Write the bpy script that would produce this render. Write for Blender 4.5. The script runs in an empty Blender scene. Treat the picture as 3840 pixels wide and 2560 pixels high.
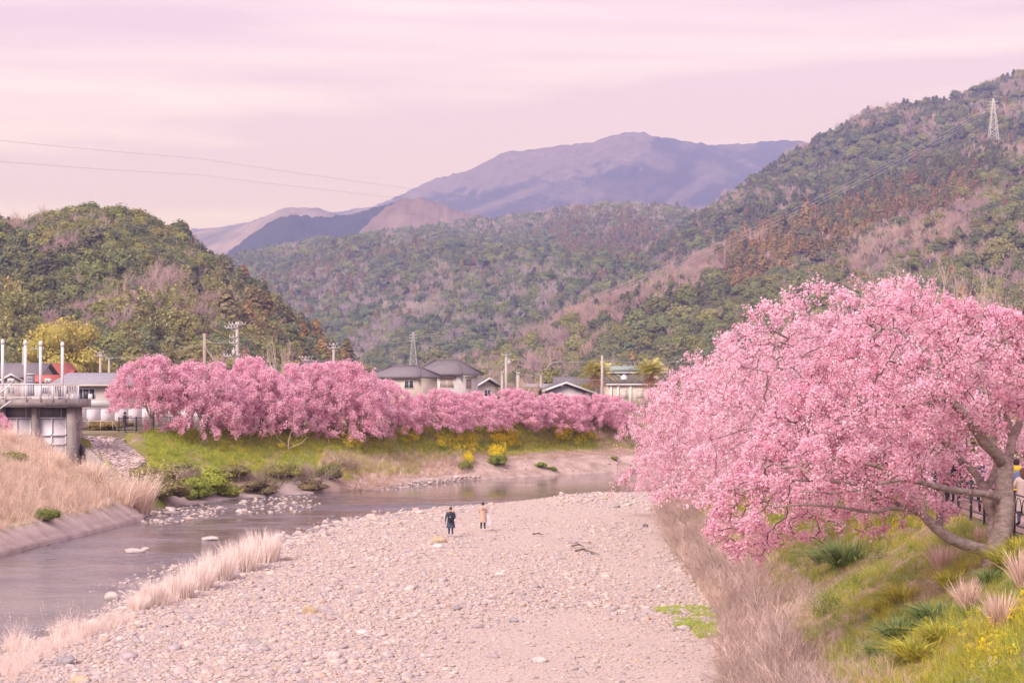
import bpy, math, random
import numpy as np
from mathutils import Vector, Matrix

R = math.radians
SC = bpy.context.scene
COL = SC.collection
rng = np.random.default_rng(7)
random.seed(7)

# ------------------------------------------------------------------ camera
CAM_H = 8.65            # lens height above the gravel bar (a road bridge)
F = 65.0 / 36.0 * 3840  # focal length in photograph pixels
cam_d = bpy.data.cameras.new('camera')
cam_d.lens = 65.0
cam_d.sensor_width = 36.0
cam_d.sensor_fit = 'HORIZONTAL'
cam_d.shift_y = 150.0 / 3840.0
cam_d.clip_start = 0.5
cam_d.clip_end = 40000
cam = bpy.data.objects.new('camera', cam_d)
cam.location = (0, 0, CAM_H)
cam.rotation_euler = (R(90), 0, 0)
COL.objects.link(cam)
SC.camera = cam

# ------------------------------------------------------------------ sky and sun
SUN_EL, SUN_AZ = 40.0, 212.0      # azimuth clockwise from +Y (the view direction)
world = bpy.data.worlds.new('World')
SC.world = world
world.use_nodes = True
wn, wl = world.node_tree.nodes, world.node_tree.links
wn.clear()
w_out = wn.new('ShaderNodeOutputWorld')
w_bg = wn.new('ShaderNodeBackground')
w_sky = wn.new('ShaderNodeTexSky')
w_sky.sky_type = 'NISHITA'
w_sky.sun_disc = False
w_sky.sun_elevation = R(SUN_EL)
w_sky.sun_rotation = R(SUN_AZ)
w_tc = wn.new('ShaderNodeTexCoord')
w_map = wn.new('ShaderNodeMapping')
w_map.inputs['Scale'].default_value = (2.2, 2.2, 34.0)
w_n1 = wn.new('ShaderNodeTexNoise')
w_n1.inputs['Scale'].default_value = 1.0
w_n1.inputs['Detail'].default_value = 5.0
w_n1.inputs['Roughness'].default_value = 0.52
w_n1.inputs['Distortion'].default_value = 0.35
w_ramp = wn.new('ShaderNodeValToRGB')
w_ramp.color_ramp.elements[0].position = 0.40
w_ramp.color_ramp.elements[0].color = (3.55, 2.53, 3.76, 1)
w_ramp.color_ramp.elements[1].position = 0.60
w_ramp.color_ramp.elements[1].color = (4.62, 3.58, 4.62, 1)
w_mix = wn.new('ShaderNodeMix')
w_mix.data_type = 'RGBA'
w_mix.inputs['Factor'].default_value = 0.96     # thin high cloud over the whole sky
wl.new(w_tc.outputs['Generated'], w_map.inputs['Vector'])
wl.new(w_map.outputs['Vector'], w_n1.inputs['Vector'])
wl.new(w_n1.outputs['Fac'], w_ramp.inputs['Fac'])
wl.new(w_sky.outputs['Color'], w_mix.inputs['A'])
wl.new(w_ramp.outputs['Color'], w_mix.inputs['B'])
wl.new(w_mix.outputs['Result'], w_bg.inputs['Color'])
w_bg.inputs['Strength'].default_value = 0.10
wl.new(w_bg.outputs['Background'], w_out.inputs['Surface'])

sun_d = bpy.data.lights.new('sun', 'SUN')
sun_d.energy = 1.5
sun_d.angle = R(24)
sun_d.color = (1.0, 0.89, 0.88)
sun = bpy.data.objects.new('sun', sun_d)
_az, _el = R(SUN_AZ), R(SUN_EL)
_to = Vector((math.sin(_az) * math.cos(_el), math.cos(_az) * math.cos(_el), math.sin(_el)))
sun.rotation_euler = _to.to_track_quat('Z', 'Y').to_euler()
COL.objects.link(sun)

# ------------------------------------------------------------------ exposure
SC.view_settings.view_transform = 'Standard'
SC.view_settings.look = 'None'
SC.view_settings.gamma = 1.0
SC.view_settings.use_curve_mapping = False
SC.view_settings.exposure = 1.45
SC.render.engine = 'CYCLES'
SC.cycles.use_denoising = True
SC.cycles.max_bounces = 6
SC.cycles.diffuse_bounces = 3
SC.cycles.glossy_bounces = 2
SC.cycles.transmission_bounces = 3
SC.cycles.transparent_max_bounces = 8
SC.cycles.volume_bounces = 0
SC.cycles.caustics_reflective = False
SC.cycles.caustics_refractive = False

# ------------------------------------------------------------------ helpers
def P(px, py, Y):
    """A point of the place at depth Y seen at photograph pixel (px, py)."""
    return ((px - 1920) / F * Y, Y, CAM_H - (py - 1430) / F * Y)

def tag(o, label=None, cat=None, group=None, kind=None):
    if label: o['label'] = label
    if cat: o['category'] = cat
    if group: o['group'] = group
    if kind: o['kind'] = kind
    return o

def empty(name, loc=(0, 0, 0), rz=0.0):
    o = bpy.data.objects.new(name, None)
    o.location = loc
    o.rotation_euler = (0, 0, rz)
    COL.objects.link(o)
    return o

class MB:
    """Collects verts and faces (numpy or lists), builds ONE mesh object."""
    def __init__(s):
        s.V, s.F, s.C, s.M, s.n = [], [], [], [], 0
    def add(s, V, faces, col=None, mat=0):
        V = np.asarray(V, dtype=np.float64).reshape(-1, 3)
        if not isinstance(faces, (list, tuple)) or (len(faces) and not hasattr(faces[0], 'ndim')):
            groups = {}
            for f in faces: groups.setdefault(len(f), []).append(f)
            faces = [np.asarray(v) for v in groups.values()]
        for a in faces:
            s.F.append(np.asarray(a, dtype=np.int64) + s.n)
            s.M.append(np.full(len(a), mat, dtype=np.int32))
        if col is not None:
            c = np.asarray(col, dtype=np.float32)
            if c.ndim == 1: c = np.tile(c, (len(V), 1))
            s.C.append(c[:, :3])
        else:
            s.C.append(np.full((len(V), 3), 0.5, dtype=np.float32))
        s.V.append(V)
        s.n += len(V)
        return s
    def box(s, c, d, rz=0.0, col=None, mat=0):
        x, y, z = [q / 2 for q in d]
        v = np.array([(-x, -y, -z), (x, -y, -z), (x, y, -z), (-x, y, -z), (-x, -y, z), (x, -y, z), (x, y, z), (-x, y, z)])
        if rz:
            cs, sn = math.cos(rz), math.sin(rz)
            v[:, :2] = np.stack([v[:, 0] * cs - v[:, 1] * sn, v[:, 0] * sn + v[:, 1] * cs], 1)
        v += np.array(c)
        return s.add(v, [(0, 3, 2, 1), (4, 5, 6, 7), (0, 1, 5, 4), (1, 2, 6, 5), (2, 3, 7, 6), (3, 0, 4, 7)], col, mat)
    def prism(s, poly, z0, z1, col=None, mat=0):
        n = len(poly)
        v = [(p[0], p[1], z0) for p in poly] + [(p[0], p[1], z1) for p in poly]
        f = [tuple(range(n))[::-1], tuple(range(n, 2 * n))] + [(i, (i + 1) % n, n + (i + 1) % n, n + i) for i in range(n)]
        return s.add(v, f, col, mat)
    def tube(s, pts, rad, sides=6, col=None, cap=True, mat=0):
        pts = np.asarray(pts, float)
        n = len(pts)
        rad = np.broadcast_to(np.asarray(rad, float), (n,))
        T = np.gradient(pts, axis=0)
        T /= np.linalg.norm(T, axis=1)[:, None] + 1e-12
        up = np.array([0, 0, 1.0]) if abs(T[0][2]) < 0.9 else np.array([1.0, 0, 0])
        A = np.cross(T, up); A /= np.linalg.norm(A, axis=1)[:, None] + 1e-9
        for i in range(1, n):
            if np.dot(A[i], A[i - 1]) < 0: A[i] = -A[i]
        B = np.cross(T, A)
        an = np.linspace(0, 2 * math.pi, sides, endpoint=False)
        V = pts[:, None, :] + rad[:, None, None] * (np.cos(an)[None, :, None] * A[:, None, :] + np.sin(an)[None, :, None] * B[:, None, :])
        V = V.reshape(-1, 3)
        i = np.arange(n - 1)[:, None] * sides
        j = np.arange(sides)[None, :]
        k = (j + 1) % sides
        Q = np.stack([i + j, i + k, i + sides + k, i + sides + j], -1).reshape(-1, 4)
        fs = [Q]
        if cap:
            fs.append(np.array([list(range(sides))[::-1], [(n - 1) * sides + q for q in range(sides)]]))
        return s.add(V, fs, col, mat)
    def build(s, name, mat, parent=None, smooth=False, link=True):
        me = bpy.data.meshes.new(name)
        V = np.concatenate(s.V) if s.V else np.zeros((0, 3))
        me.vertices.add(len(V))
        me.vertices.foreach_set('co', V.astype(np.float32).ravel())
        if s.F:
            tot = np.concatenate([np.full(len(a), a.shape[1]) for a in s.F])
            idx = np.concatenate([a.ravel() for a in s.F])
            me.loops.add(len(idx))
            me.loops.foreach_set('vertex_index', idx.astype(np.int32))
            me.polygons.add(len(tot))
            me.polygons.foreach_set('loop_start', np.concatenate([[0], np.cumsum(tot)[:-1]]).astype(np.int32))
            mats = mat if isinstance(mat, (list, tuple)) else [mat]
            for m in mats: me.materials.append(m)
            if len(mats) > 1: me.polygons.foreach_set('material_index', np.concatenate(s.M))
            if smooth: me.polygons.foreach_set('use_smooth', np.ones(len(tot), dtype=bool))
        C = np.concatenate(s.C) if s.C else np.zeros((0, 3))
        at = me.attributes.new('col', 'FLOAT_COLOR', 'POINT')
        at.data.foreach_set('color', np.concatenate([C, np.ones((len(C), 1))], 1).astype(np.float32).ravel())
        me.update(calc_edges=True)
        me.validate()
        o = bpy.data.objects.new(name, me)
        if link: COL.objects.link(o)
        if parent is not None: o.parent = parent
        return o

def copy_tree(o, parent=None):
    c = o.copy()
    COL.objects.link(c)
    c.parent = parent
    for ch in list(o.children): copy_tree(ch, c)
    return c

# value noise ------------------------------------------------------
def _hash(ix, iy, seed):
    h = (ix.astype(np.int64) * 374761393 + iy.astype(np.int64) * 668265263 + seed * 1442695041) & 0xffffffff
    h = ((h ^ (h >> 13)) * 1274126177) & 0xffffffff
    return ((h ^ (h >> 16)) & 0xffff) / 65535.0
def vnoise(x, y, seed=0):
    x = np.asarray(x, float); y = np.asarray(y, float)
    ix, iy = np.floor(x), np.floor(y)
    fx, fy = x - ix, y - iy
    fx = fx * fx * (3 - 2 * fx); fy = fy * fy * (3 - 2 * fy)
    a, b = _hash(ix, iy, seed), _hash(ix + 1, iy, seed)
    c, d = _hash(ix, iy + 1, seed), _hash(ix + 1, iy + 1, seed)
    return (a * (1 - fx) + b * fx) * (1 - fy) + (c * (1 - fx) + d * fx) * fy
def fbm(x, y, octv=4, seed=0, gain=0.5):
    t = 0.0; a = 1.0; s = 0.0
    for k in range(octv):
        t = t + a * vnoise(x * 2 ** k + 17.3 * k, y * 2 ** k - 9.1 * k, seed + k)
        s += a; a *= gain
    return t / s
def sstep(a, b, x):
    t = np.clip((x - a) / (b - a), 0, 1)
    return t * t * (3 - 2 * t)

# materials --------------------------------------------------------
def new_mat(name):
    m = bpy.data.materials.new(name)
    m.use_nodes = True
    nt = m.node_tree
    b = nt.nodes['Principled BSDF']
    b.inputs['Specular IOR Level'].default_value = 0.25
    return m, nt, b
def noise_mat(name, c1, c2, scale=1.0, rough=0.9, detail=6, bump=0.0, bscale=None, stretch=(1, 1, 1), c3=None, coord='Object', p0=0.35, p1=0.65):
    m, nt, b = new_mat(name)
    tc = nt.nodes.new('ShaderNodeTexCoord')
    mp = nt.nodes.new('ShaderNodeMapping')
    mp.inputs['Scale'].default_value = stretch
    nz = nt.nodes.new('ShaderNodeTexNoise')
    nz.inputs['Scale'].default_value = scale
    nz.inputs['Detail'].default_value = detail
    nz.inputs['Roughness'].default_value = 0.62
    rp = nt.nodes.new('ShaderNodeValToRGB')
    e = rp.color_ramp.elements
    e[0].position, e[1].position = p0, p1
    e[0].color, e[1].color = (*c1, 1), (*c2, 1)
    if c3:
        q = e.new((p0 + p1) / 2); q.color = (*c3, 1)
    nt.links.new(tc.outputs[coord], mp.inputs['Vector'])
    nt.links.new(mp.outputs['Vector'], nz.inputs['Vector'])
    nt.links.new(nz.outputs['Fac'], rp.inputs['Fac'])
    nt.links.new(rp.outputs['Color'], b.inputs['Base Color'])
    b.inputs['Roughness'].default_value = rough
    if bump:
        n2 = nt.nodes.new('ShaderNodeTexNoise')
        n2.inputs['Scale'].default_value = bscale or scale * 4
        n2.inputs['Detail'].default_value = 6
        bp = nt.nodes.new('ShaderNodeBump')
        bp.inputs['Strength'].default_value = 0.6
        bp.inputs['Distance'].default_value = bump
        nt.links.new(mp.outputs['Vector'], n2.inputs['Vector'])
        nt.links.new(n2.outputs['Fac'], bp.inputs['Height'])
        nt.links.new(bp.outputs['Normal'], b.inputs['Normal'])
    return m
def attr_mat(name, rough=0.85, trans=0.0, inst=False, noise=0.0, nscale=8.0):
    """Base colour from the mesh's own colour attribute (times the copy's tint)."""
    m, nt, b = new_mat(name)
    a = nt.nodes.new('ShaderNodeAttribute'); a.attribute_name = 'col'
    src = a.outputs['Color']
    if inst:
        i = nt.nodes.new('ShaderNodeAttribute'); i.attribute_name = 'tint'; i.attribute_type = 'INSTANCER'
        mx = nt.nodes.new('ShaderNodeMix'); mx.data_type = 'RGBA'; mx.blend_type = 'MULTIPLY'
        mx.inputs['Factor'].default_value = 1.0
        nt.links.new(src, mx.inputs['A']); nt.links.new(i.outputs['Color'], mx.inputs['B'])
        src = mx.outputs['Result']
    if noise:
        tc = nt.nodes.new('ShaderNodeTexCoord')
        nz = nt.nodes.new('ShaderNodeTexNoise'); nz.inputs['Scale'].default_value = nscale; nz.inputs['Detail'].default_value = 5
        mr = nt.nodes.new('ShaderNodeMapRange')
        mr.inputs['From Min'].default_value = 0.3; mr.inputs['From Max'].default_value = 0.7
        mr.inputs['To Min'].default_value = 1 - noise; mr.inputs['To Max'].default_value = 1 + noise
        mx = nt.nodes.new('ShaderNodeMix'); mx.data_type = 'RGBA'; mx.blend_type = 'MULTIPLY'
        mx.inputs['Factor'].default_value = 1.0
        nt.links.new(tc.outputs['Object'], nz.inputs['Vector'])
        nt.links.new(nz.outputs['Fac'], mr.inputs['Value'])
        nt.links.new(src, mx.inputs['A']); nt.links.new(mr.outputs['Result'], mx.inputs['B'])
        src = mx.outputs['Result']
    nt.links.new(src, b.inputs['Base Color'])
    b.inputs['Roughness'].default_value = rough
    if trans:
        tr = nt.nodes.new('ShaderNodeBsdfTranslucent')
        ms = nt.nodes.new('ShaderNodeMixShader')
        ms.inputs['Fac'].default_value = trans
        nt.links.new(src, tr.inputs['Color'])
        nt.links.new(b.outputs['BSDF'], ms.inputs[1]); nt.links.new(tr.outputs['BSDF'], ms.inputs[2])
        nt.links.new(ms.outputs['Shader'], nt.nodes['Material Output'].inputs['Surface'])
    return m

# scattering of uncountable things --------------------------------------
def scatter(name, pts, rots, scls, idx, tint, protos, label):
    pts = np.asarray(pts, float); n = len(pts)
    coll = bpy.data.collections.new(name + '_shapes')
    for p in protos: coll.objects.link(p)
    order = sorted(range(len(protos)), key=lambda k: protos[k].name)
    rank = np.empty(len(protos), dtype=np.int32)
    for r_, k in enumerate(order): rank[k] = r_
    me = bpy.data.meshes.new(name)
    me.vertices.add(n)
    me.vertices.foreach_set('co', pts.astype(np.float32).ravel())
    def at(nm, ty, key, arr):
        a = me.attributes.new(nm, ty, 'POINT'); a.data.foreach_set(key, arr)
    at('rot', 'FLOAT_VECTOR', 'vector', np.asarray(rots, np.float32).ravel())
    at('scl', 'FLOAT_VECTOR', 'vector', np.asarray(scls, np.float32).ravel())
    at('idx', 'INT', 'value', rank[np.asarray(idx)])
    t4 = np.concatenate([np.asarray(tint, np.float32)[:, :3], np.ones((n, 1), np.float32)], 1)
    at('tint', 'FLOAT_COLOR', 'color', t4.ravel())
    ng = bpy.data.node_groups.new(name + '_scatter', 'GeometryNodeTree')
    ng.interface.new_socket('Geometry', in_out='INPUT', socket_type='NodeSocketGeometry')
    ng.interface.new_socket('Geometry', in_out='OUTPUT', socket_type='NodeSocketGeometry')
    N, L = ng.nodes, ng.links
    gi, go = N.new('NodeGroupInput'), N.new('NodeGroupOutput')
    ip = N.new('GeometryNodeInstanceOnPoints')
    ci = N.new('GeometryNodeCollectionInfo')
    ci.inputs['Collection'].default_value = coll
    ci.inputs['Separate Children'].default_value = True
    ci.inputs['Reset Children'].default_value = True
    def na(nm, ty):
        q = N.new('GeometryNodeInputNamedAttribute'); q.data_type = ty; q.inputs['Name'].default_value = nm
        return q.outputs['Attribute']
    e2r = N.new('FunctionNodeEulerToRotation')
    L.new(gi.outputs[0], ip.inputs['Points'])
    L.new(ci.outputs[0], ip.inputs['Instance'])
    ip.inputs['Pick Instance'].default_value = True
    L.new(na('idx', 'INT'), ip.inputs['Instance Index'])
    L.new(na('rot', 'FLOAT_VECTOR'), e2r.inputs[0])
    L.new(e2r.outputs[0], ip.inputs['Rotation'])
    L.new(na('scl', 'FLOAT_VECTOR'), ip.inputs['Scale'])
    L.new(ip.outputs[0], go.inputs[0])
    o = bpy.data.objects.new(name, me)
    COL.objects.link(o)
    md = o.modifiers.new('scatter', 'NODES'); md.node_group = ng
    return tag(o, label, None, None, 'stuff')
# ================================================================== THE GROUND, THE RIVER
TOE_L = np.array([(-32, 0), (-31, 20), (-29, 60), (-26, 95), (-24, 115), (-24, 121), (-25.5, 125), (-24, 133), (-21.6, 140), (-15.5, 148), (-10.7, 153), (-3, 168), (5, 176), (13, 184), (30, 196), (70, 215), (140, 240)], float)
TOP_L = np.array([(-42, 0), (-41, 20), (-39, 60), (-36, 95), (-34, 118), (-34, 128), (-33, 140), (-31, 146), (-22, 158), (-13, 168), (-5, 180), (4, 191), (12, 199), (28, 212), (70, 236), (140, 262)], float)
TOE_R = np.array([(4.6, 0), (5.0, 20), (5.6, 40), (6.0, 53), (7.1, 62), (7.5, 67), (7.7, 78), (8.5, 105), (10.2, 133), (14, 146), (22, 154), (60, 170), (140, 190)], float)
TOP_R = np.array([(12.2, 0), (12.4, 20), (12.6, 40), (13.0, 49), (13.4, 62), (14, 80), (15, 105), (17, 125), (23, 138), (40, 148), (140, 172)], float)
BAR_E = np.array([(-17.8, 0), (-17.5, 20), (-17.2, 45), (-16.6, 60.5), (-15.3, 73), (-15.3, 88), (-13, 98), (-9.8, 118.7), (-5.9, 127), (-0.4, 133), (4, 138.5), (9.7, 140.8), (14, 146)], float)
WATER_Z = -0.25

def pl_dist(x, y, pl):
    """distance to an open polyline"""
    x = np.asarray(x, float); y = np.asarray(y, float)
    best = np.full(x.shape, 1e9)
    for (ax, ay), (bx, by) in zip(pl[:-1], pl[1:]):
        dx, dy = bx - ax, by - ay
        t = np.clip(((x - ax) * dx + (y - ay) * dy) / (dx * dx + dy * dy), 0, 1)
        best = np.minimum(best, np.hypot(x - ax - t * dx, y - ay - t * dy))
    return best
def in_poly(x, y, poly):
    x = np.asarray(x, float); y = np.asarray(y, float)
    c = np.zeros(x.shape, bool)
    n = len(poly); j = n - 1
    for i in range(n):
        xi, yi = poly[i]; xj, yj = poly[j]
        if yi != yj:
            c ^= ((yi > y) != (yj > y)) & (x < (xj - xi) * (y - yi) / (yj - yi) + xi)
        j = i
    return c
BED = np.concatenate([TOE_L, TOE_R[::-1]])
CUT = np.concatenate([TOP_L, TOP_R[::-1]])
BAR = np.concatenate([BAR_E, TOE_R[TOE_R[:, 1] < 150][::-1]])
CHANNEL = [(-37, 138), (-31.4, 138), (-27.0, 129.0), (-24.0, 127.0), (-24.0, 122.5), (-27.5, 122.5), (-33, 129), (-37, 134)]
LAND_Z = 4.6
PITCH_PLAN = [(-33.4, 141.0), (-31.0, 147.5), (-27.3, 139.0), (-27.3, 131.0)]

def zones(x, y):
    bed = in_poly(x, y, BED); cut = in_poly(x, y, CUT)
    left = ~bed & cut & (pl_dist(x, y, TOE_L) < pl_dist(x, y, TOE_R))
    right = ~bed & cut & ~left
    return bed, left, right, ~cut & ~bed
def bank_t(x, y, left):
    a = np.where(left, pl_dist(x, y, TOE_L), pl_dist(x, y, TOE_R))
    b = np.where(left, pl_dist(x, y, TOP_L), pl_dist(x, y, TOP_R))
    return a / (a + b + 1e-9)
def ground_z(x, y):
    x = np.asarray(x, float); y = np.asarray(y, float)
    bed, left, right, land = zones(x, y)
    z = np.full(x.shape, LAND_Z)
    s = pl_dist(x, y, BAR_E) * np.where(in_poly(x, y, BAR), 1, -1)
    zb = -0.75 + 0.80 * sstep(-2.2, 1.6, s) + 0.22 * sstep(1, 12, s) + (fbm(x * 0.18, y * 0.11, 3, 5) - 0.5) * 0.34 * sstep(-0.5, 4, s)
    zb = zb + 0.35 * sstep(128, 138, y) * sstep(0.2, 2, s) * sstep(-8, 2, x)
    z = np.where(bed, zb, z)
    t = bank_t(x, y, left)
    near = np.interp(t, [0, 0.10, 0.16, 0.5, 0.85, 1], [-0.5, 0.75, 0.95, 2.7, 4.3, LAND_Z])
    far = np.interp(t, [0, 0.10, 0.30, 0.42, 0.56, 0.9, 1], [-0.45, 0.15, 1.15, 1.45, 1.75, 4.25, LAND_Z])
    w = sstep(-14, -5, x) * sstep(145, 155, y)
    mid = np.interp(t, [0, 0.06, 0.20, 0.36, 0.42, 0.9, 1], [-0.45, 0.05, 0.25, 1.25, 1.45, 4.25, LAND_Z])
    wm = sstep(-17, -12, x) * (1 - sstep(-4, 1, x)) * sstep(145, 150, y)
    zl = near * (1 - w) + far * w
    zl = zl * (1 - wm) + mid * wm
    zr = np.interp(t, [0, 0.10, 0.3, 0.6, 0.9, 1], [0.05, 0.55, 1.45, 2.85, 4.2, LAND_Z])
    lump = (fbm(x * 0.45, y * 0.45, 4, 11) - 0.5)
    z = np.where(left, zl + lump * 0.55 * sstep(0.12, 0.3, t) * (1 - sstep(0.85, 1, t)), z)
    z = np.where(right, zr + lump * 0.55 * sstep(0, 0.15, t) * (1 - sstep(0.9, 1, t)), z)
    ch = in_poly(x, y, CHANNEL)
    z = np.where(ch, np.minimum(z, -0.6), z)
    z = np.where(in_poly(x, y, PITCH_PLAN), z - 0.7, z)
    return z

gx = np.unique(np.concatenate([np.array([-5200, -3000, -1000, -400, -200, -120, -80, -60]), np.arange(-48, 32.01, 0.40), np.array([34, 37, 41, 46, 54, 66, 85, 120, 200, 400, 1000, 3000, 5200])]))
gy = np.unique(np.concatenate([np.array([-350, -200, -60, -20, 0, 8, 14]), np.arange(20, 216.01, 0.5), np.array([220, 226, 234, 244, 260, 290, 350, 500, 900, 1800, 4000, 9300])]))
GX, GY = np.meshgrid(gx, gy)
GZ = ground_z(GX, GY)
nxg, nyg = len(gx), len(gy)
ii = (np.arange(nyg - 1)[:, None] * nxg + np.arange(nxg - 1)[None, :])
Q = np.stack([ii, ii + 1, ii + nxg + 1, ii + nxg], -1).reshape(-1, 4)
allV = np.stack([GX, GY, GZ], -1).reshape(-1, 3)
cx, cy = allV[Q, 0].mean(1), allV[Q, 1].mean(1)
b_, l_, r_, land_ = zones(cx, cy)
tq = bank_t(cx, cy, l_)

MAT_GRAVEL = noise_mat('gravel', (0.41, 0.33, 0.28), (0.62, 0.515, 0.44), 9.0, 0.95, 9, 0.03, 22, c3=(0.52, 0.425, 0.365))
MAT_LAND = noise_mat('land_soil', (0.15, 0.145, 0.07), (0.27, 0.23, 0.14), 0.3, 0.95, 6)

def ground_part(name, sel, mat, kind_label):
    f = Q[sel]
    u, inv = np.unique(f, return_inverse=True)
    m = MB(); m.add(allV[u], [inv.reshape(-1, 4)])
    o = m.build(name, mat, smooth=True)
    return tag(o, kind_label, None, None, 'structure')

# bank soil: bare earth, moss and dry thatch mixed by position on the slope
def bank_mat(name, soil, thatch, moss, moss_amt):
    m, nt, b = new_mat(name)
    tc = nt.nodes.new('ShaderNodeTexCoord')
    def nz(sc, seed):
        n = nt.nodes.new('ShaderNodeTexNoise'); n.inputs['Scale'].default_value = sc; n.inputs['Detail'].default_value = 6
        mp = nt.nodes.new('ShaderNodeMapping'); mp.inputs['Location'].default_value = (seed, seed * 2, 0)
        nt.links.new(tc.outputs['Object'], mp.inputs['Vector']); nt.links.new(mp.outputs['Vector'], n.inputs['Vector'])
        return n.outputs['Fac']
    def mix(f, a, bb):
        x = nt.nodes.new('ShaderNodeMix'); x.data_type = 'RGBA'
        nt.links.new(f, x.inputs['Factor'])
        for k, v in (('A', a), ('B', bb)):
            if isinstance(v, tuple): x.inputs[k].default_value = (*v, 1)
            else: nt.links.new(v, x.inputs[k])
        return x.outputs['Result']
    def thr(f, lo, hi):
        r = nt.nodes.new('ShaderNodeMapRange'); r.inputs['From Min'].default_value = lo; r.inputs['From Max'].default_value = hi
        nt.links.new(f, r.inputs['Value']); return r.outputs['Result']
    c = mix(thr(nz(2.2, 3), 0.4, 0.6), soil, thatch)
    c = mix(thr(nz(0.55, 9), 0.62 - moss_amt, 0.72 - moss_amt), c, moss)
    nt.links.new(c, b.inputs['Base Color'])
    b.inputs['Roughness'].default_value = 0.95
    bp = nt.nodes.new('ShaderNodeBump'); bp.inputs['Distance'].default_value = 0.08; bp.inputs['Strength'].default_value = 0.7
    nt.links.new(nz(7.0, 1), bp.inputs['Height']); nt.links.new(bp.outputs['Normal'], b.inputs['Normal'])
    return m
MAT_BANK_R = bank_mat('right_bank_soil', (0.30, 0.21, 0.15), (0.46, 0.34, 0.24), (0.27, 0.25, 0.07), 0.16)
MAT_BANK_L = bank_mat('left_bank_soil', (0.28, 0.20, 0.14), (0.42, 0.31, 0.22), (0.26, 0.26, 0.06), 0.24)
MAT_SAND = noise_mat('river_sand', (0.34, 0.245, 0.20), (0.58, 0.45, 0.39), 0.7, 0.95, 10, 0.12, 3)

sandy = l_ & (tq < 0.50) & (cx > -16) & (cy > 146)
gravel_bar = ground_part('gravel_bar', b_, MAT_GRAVEL, 'wide pale bar of river cobbles and gravel beside the water')
ground_part('river_bank', l_ & ~sandy, MAT_BANK_L, 'grassy far river bank below the row of cherry trees')
ground_part('sand_bank', sandy, MAT_SAND, 'bare sandy shelf at the water under the far bank')
ground_part('river_bank', r_, MAT_BANK_R, 'grassy near river bank under the large cherry trees')
ground_part('ground', land_, MAT_LAND, 'flat land behind the river banks')

# ---------------------------------------------------------------- water
def water_mat():
    m, nt, b = new_mat('river_water')
    b.inputs['Base Color'].default_value = (0.165, 0.138, 0.142, 1)
    b.inputs['Roughness'].default_value = 0.06
    b.inputs['Specular IOR Level'].default_value = 0.5
    b.inputs['IOR'].default_value = 1.48
    tc = nt.nodes.new('ShaderNodeTexCoord')
    def layer(sx, sy, sc, det, rz):
        mp = nt.nodes.new('ShaderNodeMapping'); mp.inputs['Scale'].default_value = (sx, sy, 1); mp.inputs['Rotation'].default_value = (0, 0, rz)
        n = nt.nodes.new('ShaderNodeTexNoise'); n.inputs['Scale'].default_value = sc; n.inputs['Detail'].default_value = det
        nt.links.new(tc.outputs['Object'], mp.inputs['Vector']); nt.links.new(mp.outputs['Vector'], n.inputs['Vector'])
        return n.outputs['Fac']
    at = nt.nodes.new('ShaderNodeAttribute'); at.attribute_name = 'col'      # red: how broken the water is (riffle / pool)
    sep = nt.nodes.new('ShaderNodeSeparateColor')
    nt.links.new(at.outputs['Color'], sep.inputs['Color'])
    rg = nt.nodes.new('ShaderNodeMapRange'); rg.inputs['To Min'].default_value = 0.05; rg.inputs['To Max'].default_value = 0.15
    nt.links.new(sep.outputs[0], rg.inputs['Value']); nt.links.new(rg.outputs['Result'], b.inputs['Roughness'])
    add = nt.nodes.new('ShaderNodeMath'); add.operation = 'ADD'
    nt.links.new(layer(0.55, 1.1, 0.9, 5, 0.15), add.inputs[0]); nt.links.new(layer(1.1, 2.2, 2.2, 3, -0.1), add.inputs[1])
    bp = nt.nodes.new('ShaderNodeBump'); bp.inputs['Distance'].default_value = 0.35
    nt.links.new(add.outputs[0], bp.inputs['Height']); pat = nt.nodes.new('ShaderNodeMapRange'); pat.inputs['From Min'].default_value = 0.38; pat.inputs['From Max'].default_value = 0.60; pat.inputs['To Min'].default_value = 0.5; pat.inputs['To Max'].default_value = 1.0
    nt.links.new(layer(0.10, 0.30, 1.0, 4, 0.12), pat.inputs['Value'])
    mul = nt.nodes.new('ShaderNodeMath'); mul.operation = 'MULTIPLY'
    nt.links.new(sep.outputs[0], mul.inputs[0]); nt.links.new(pat.outputs['Result'], mul.inputs[1])
    nt.links.new(mul.outputs[0], bp.inputs['Strength'])
    nt.links.new(bp.outputs['Normal'], b.inputs['Normal'])
    return m
wx = np.concatenate([[-38, -34], np.arange(-31, 24.01, 0.30), [28, 34, 44]])
wy = np.concatenate([[0, 20, 36], np.arange(44, 190, 0.27), [196, 206, 218]])
WX, WY = np.meshgrid(wx, wy)
calm = sstep(133, 146, WY + 0.25 * (WX + 5)) * sstep(-24, -8, WX)
streak = sstep(0.34, 0.62, fbm(WX * 0.07, WY * 0.16, 4, 31))
rough = np.clip((0.12 + 0.88 * streak) * (1 - 0.93 * calm) * (0.75 + 0.35 * sstep(95, 122, WY)), 0.03, 1)
WZ = WATER_Z + rough * 0.42 * (fbm(WX * 0.34, WY * 0.60, 4, 36, 0.55) - 0.5) + rough * 0.10 * (vnoise(WX * 1.5, WY * 2.2, 38) - 0.5)
wi = (np.arange(len(wy) - 1)[:, None] * len(wx) + np.arange(len(wx) - 1)[None, :])
wq = np.stack([wi, wi + 1, wi + len(wx) + 1, wi + len(wx)], -1).reshape(-1, 4)
wm_ = MB(); wm_.add(np.stack([WX, WY, WZ], -1).reshape(-1, 3), [wq], np.repeat(rough.reshape(-1, 1), 3, 1))
tag(wm_.build('river', water_mat(), smooth=True), 'shallow brown river winding past the gravel bar', None, None, 'structure')
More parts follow.
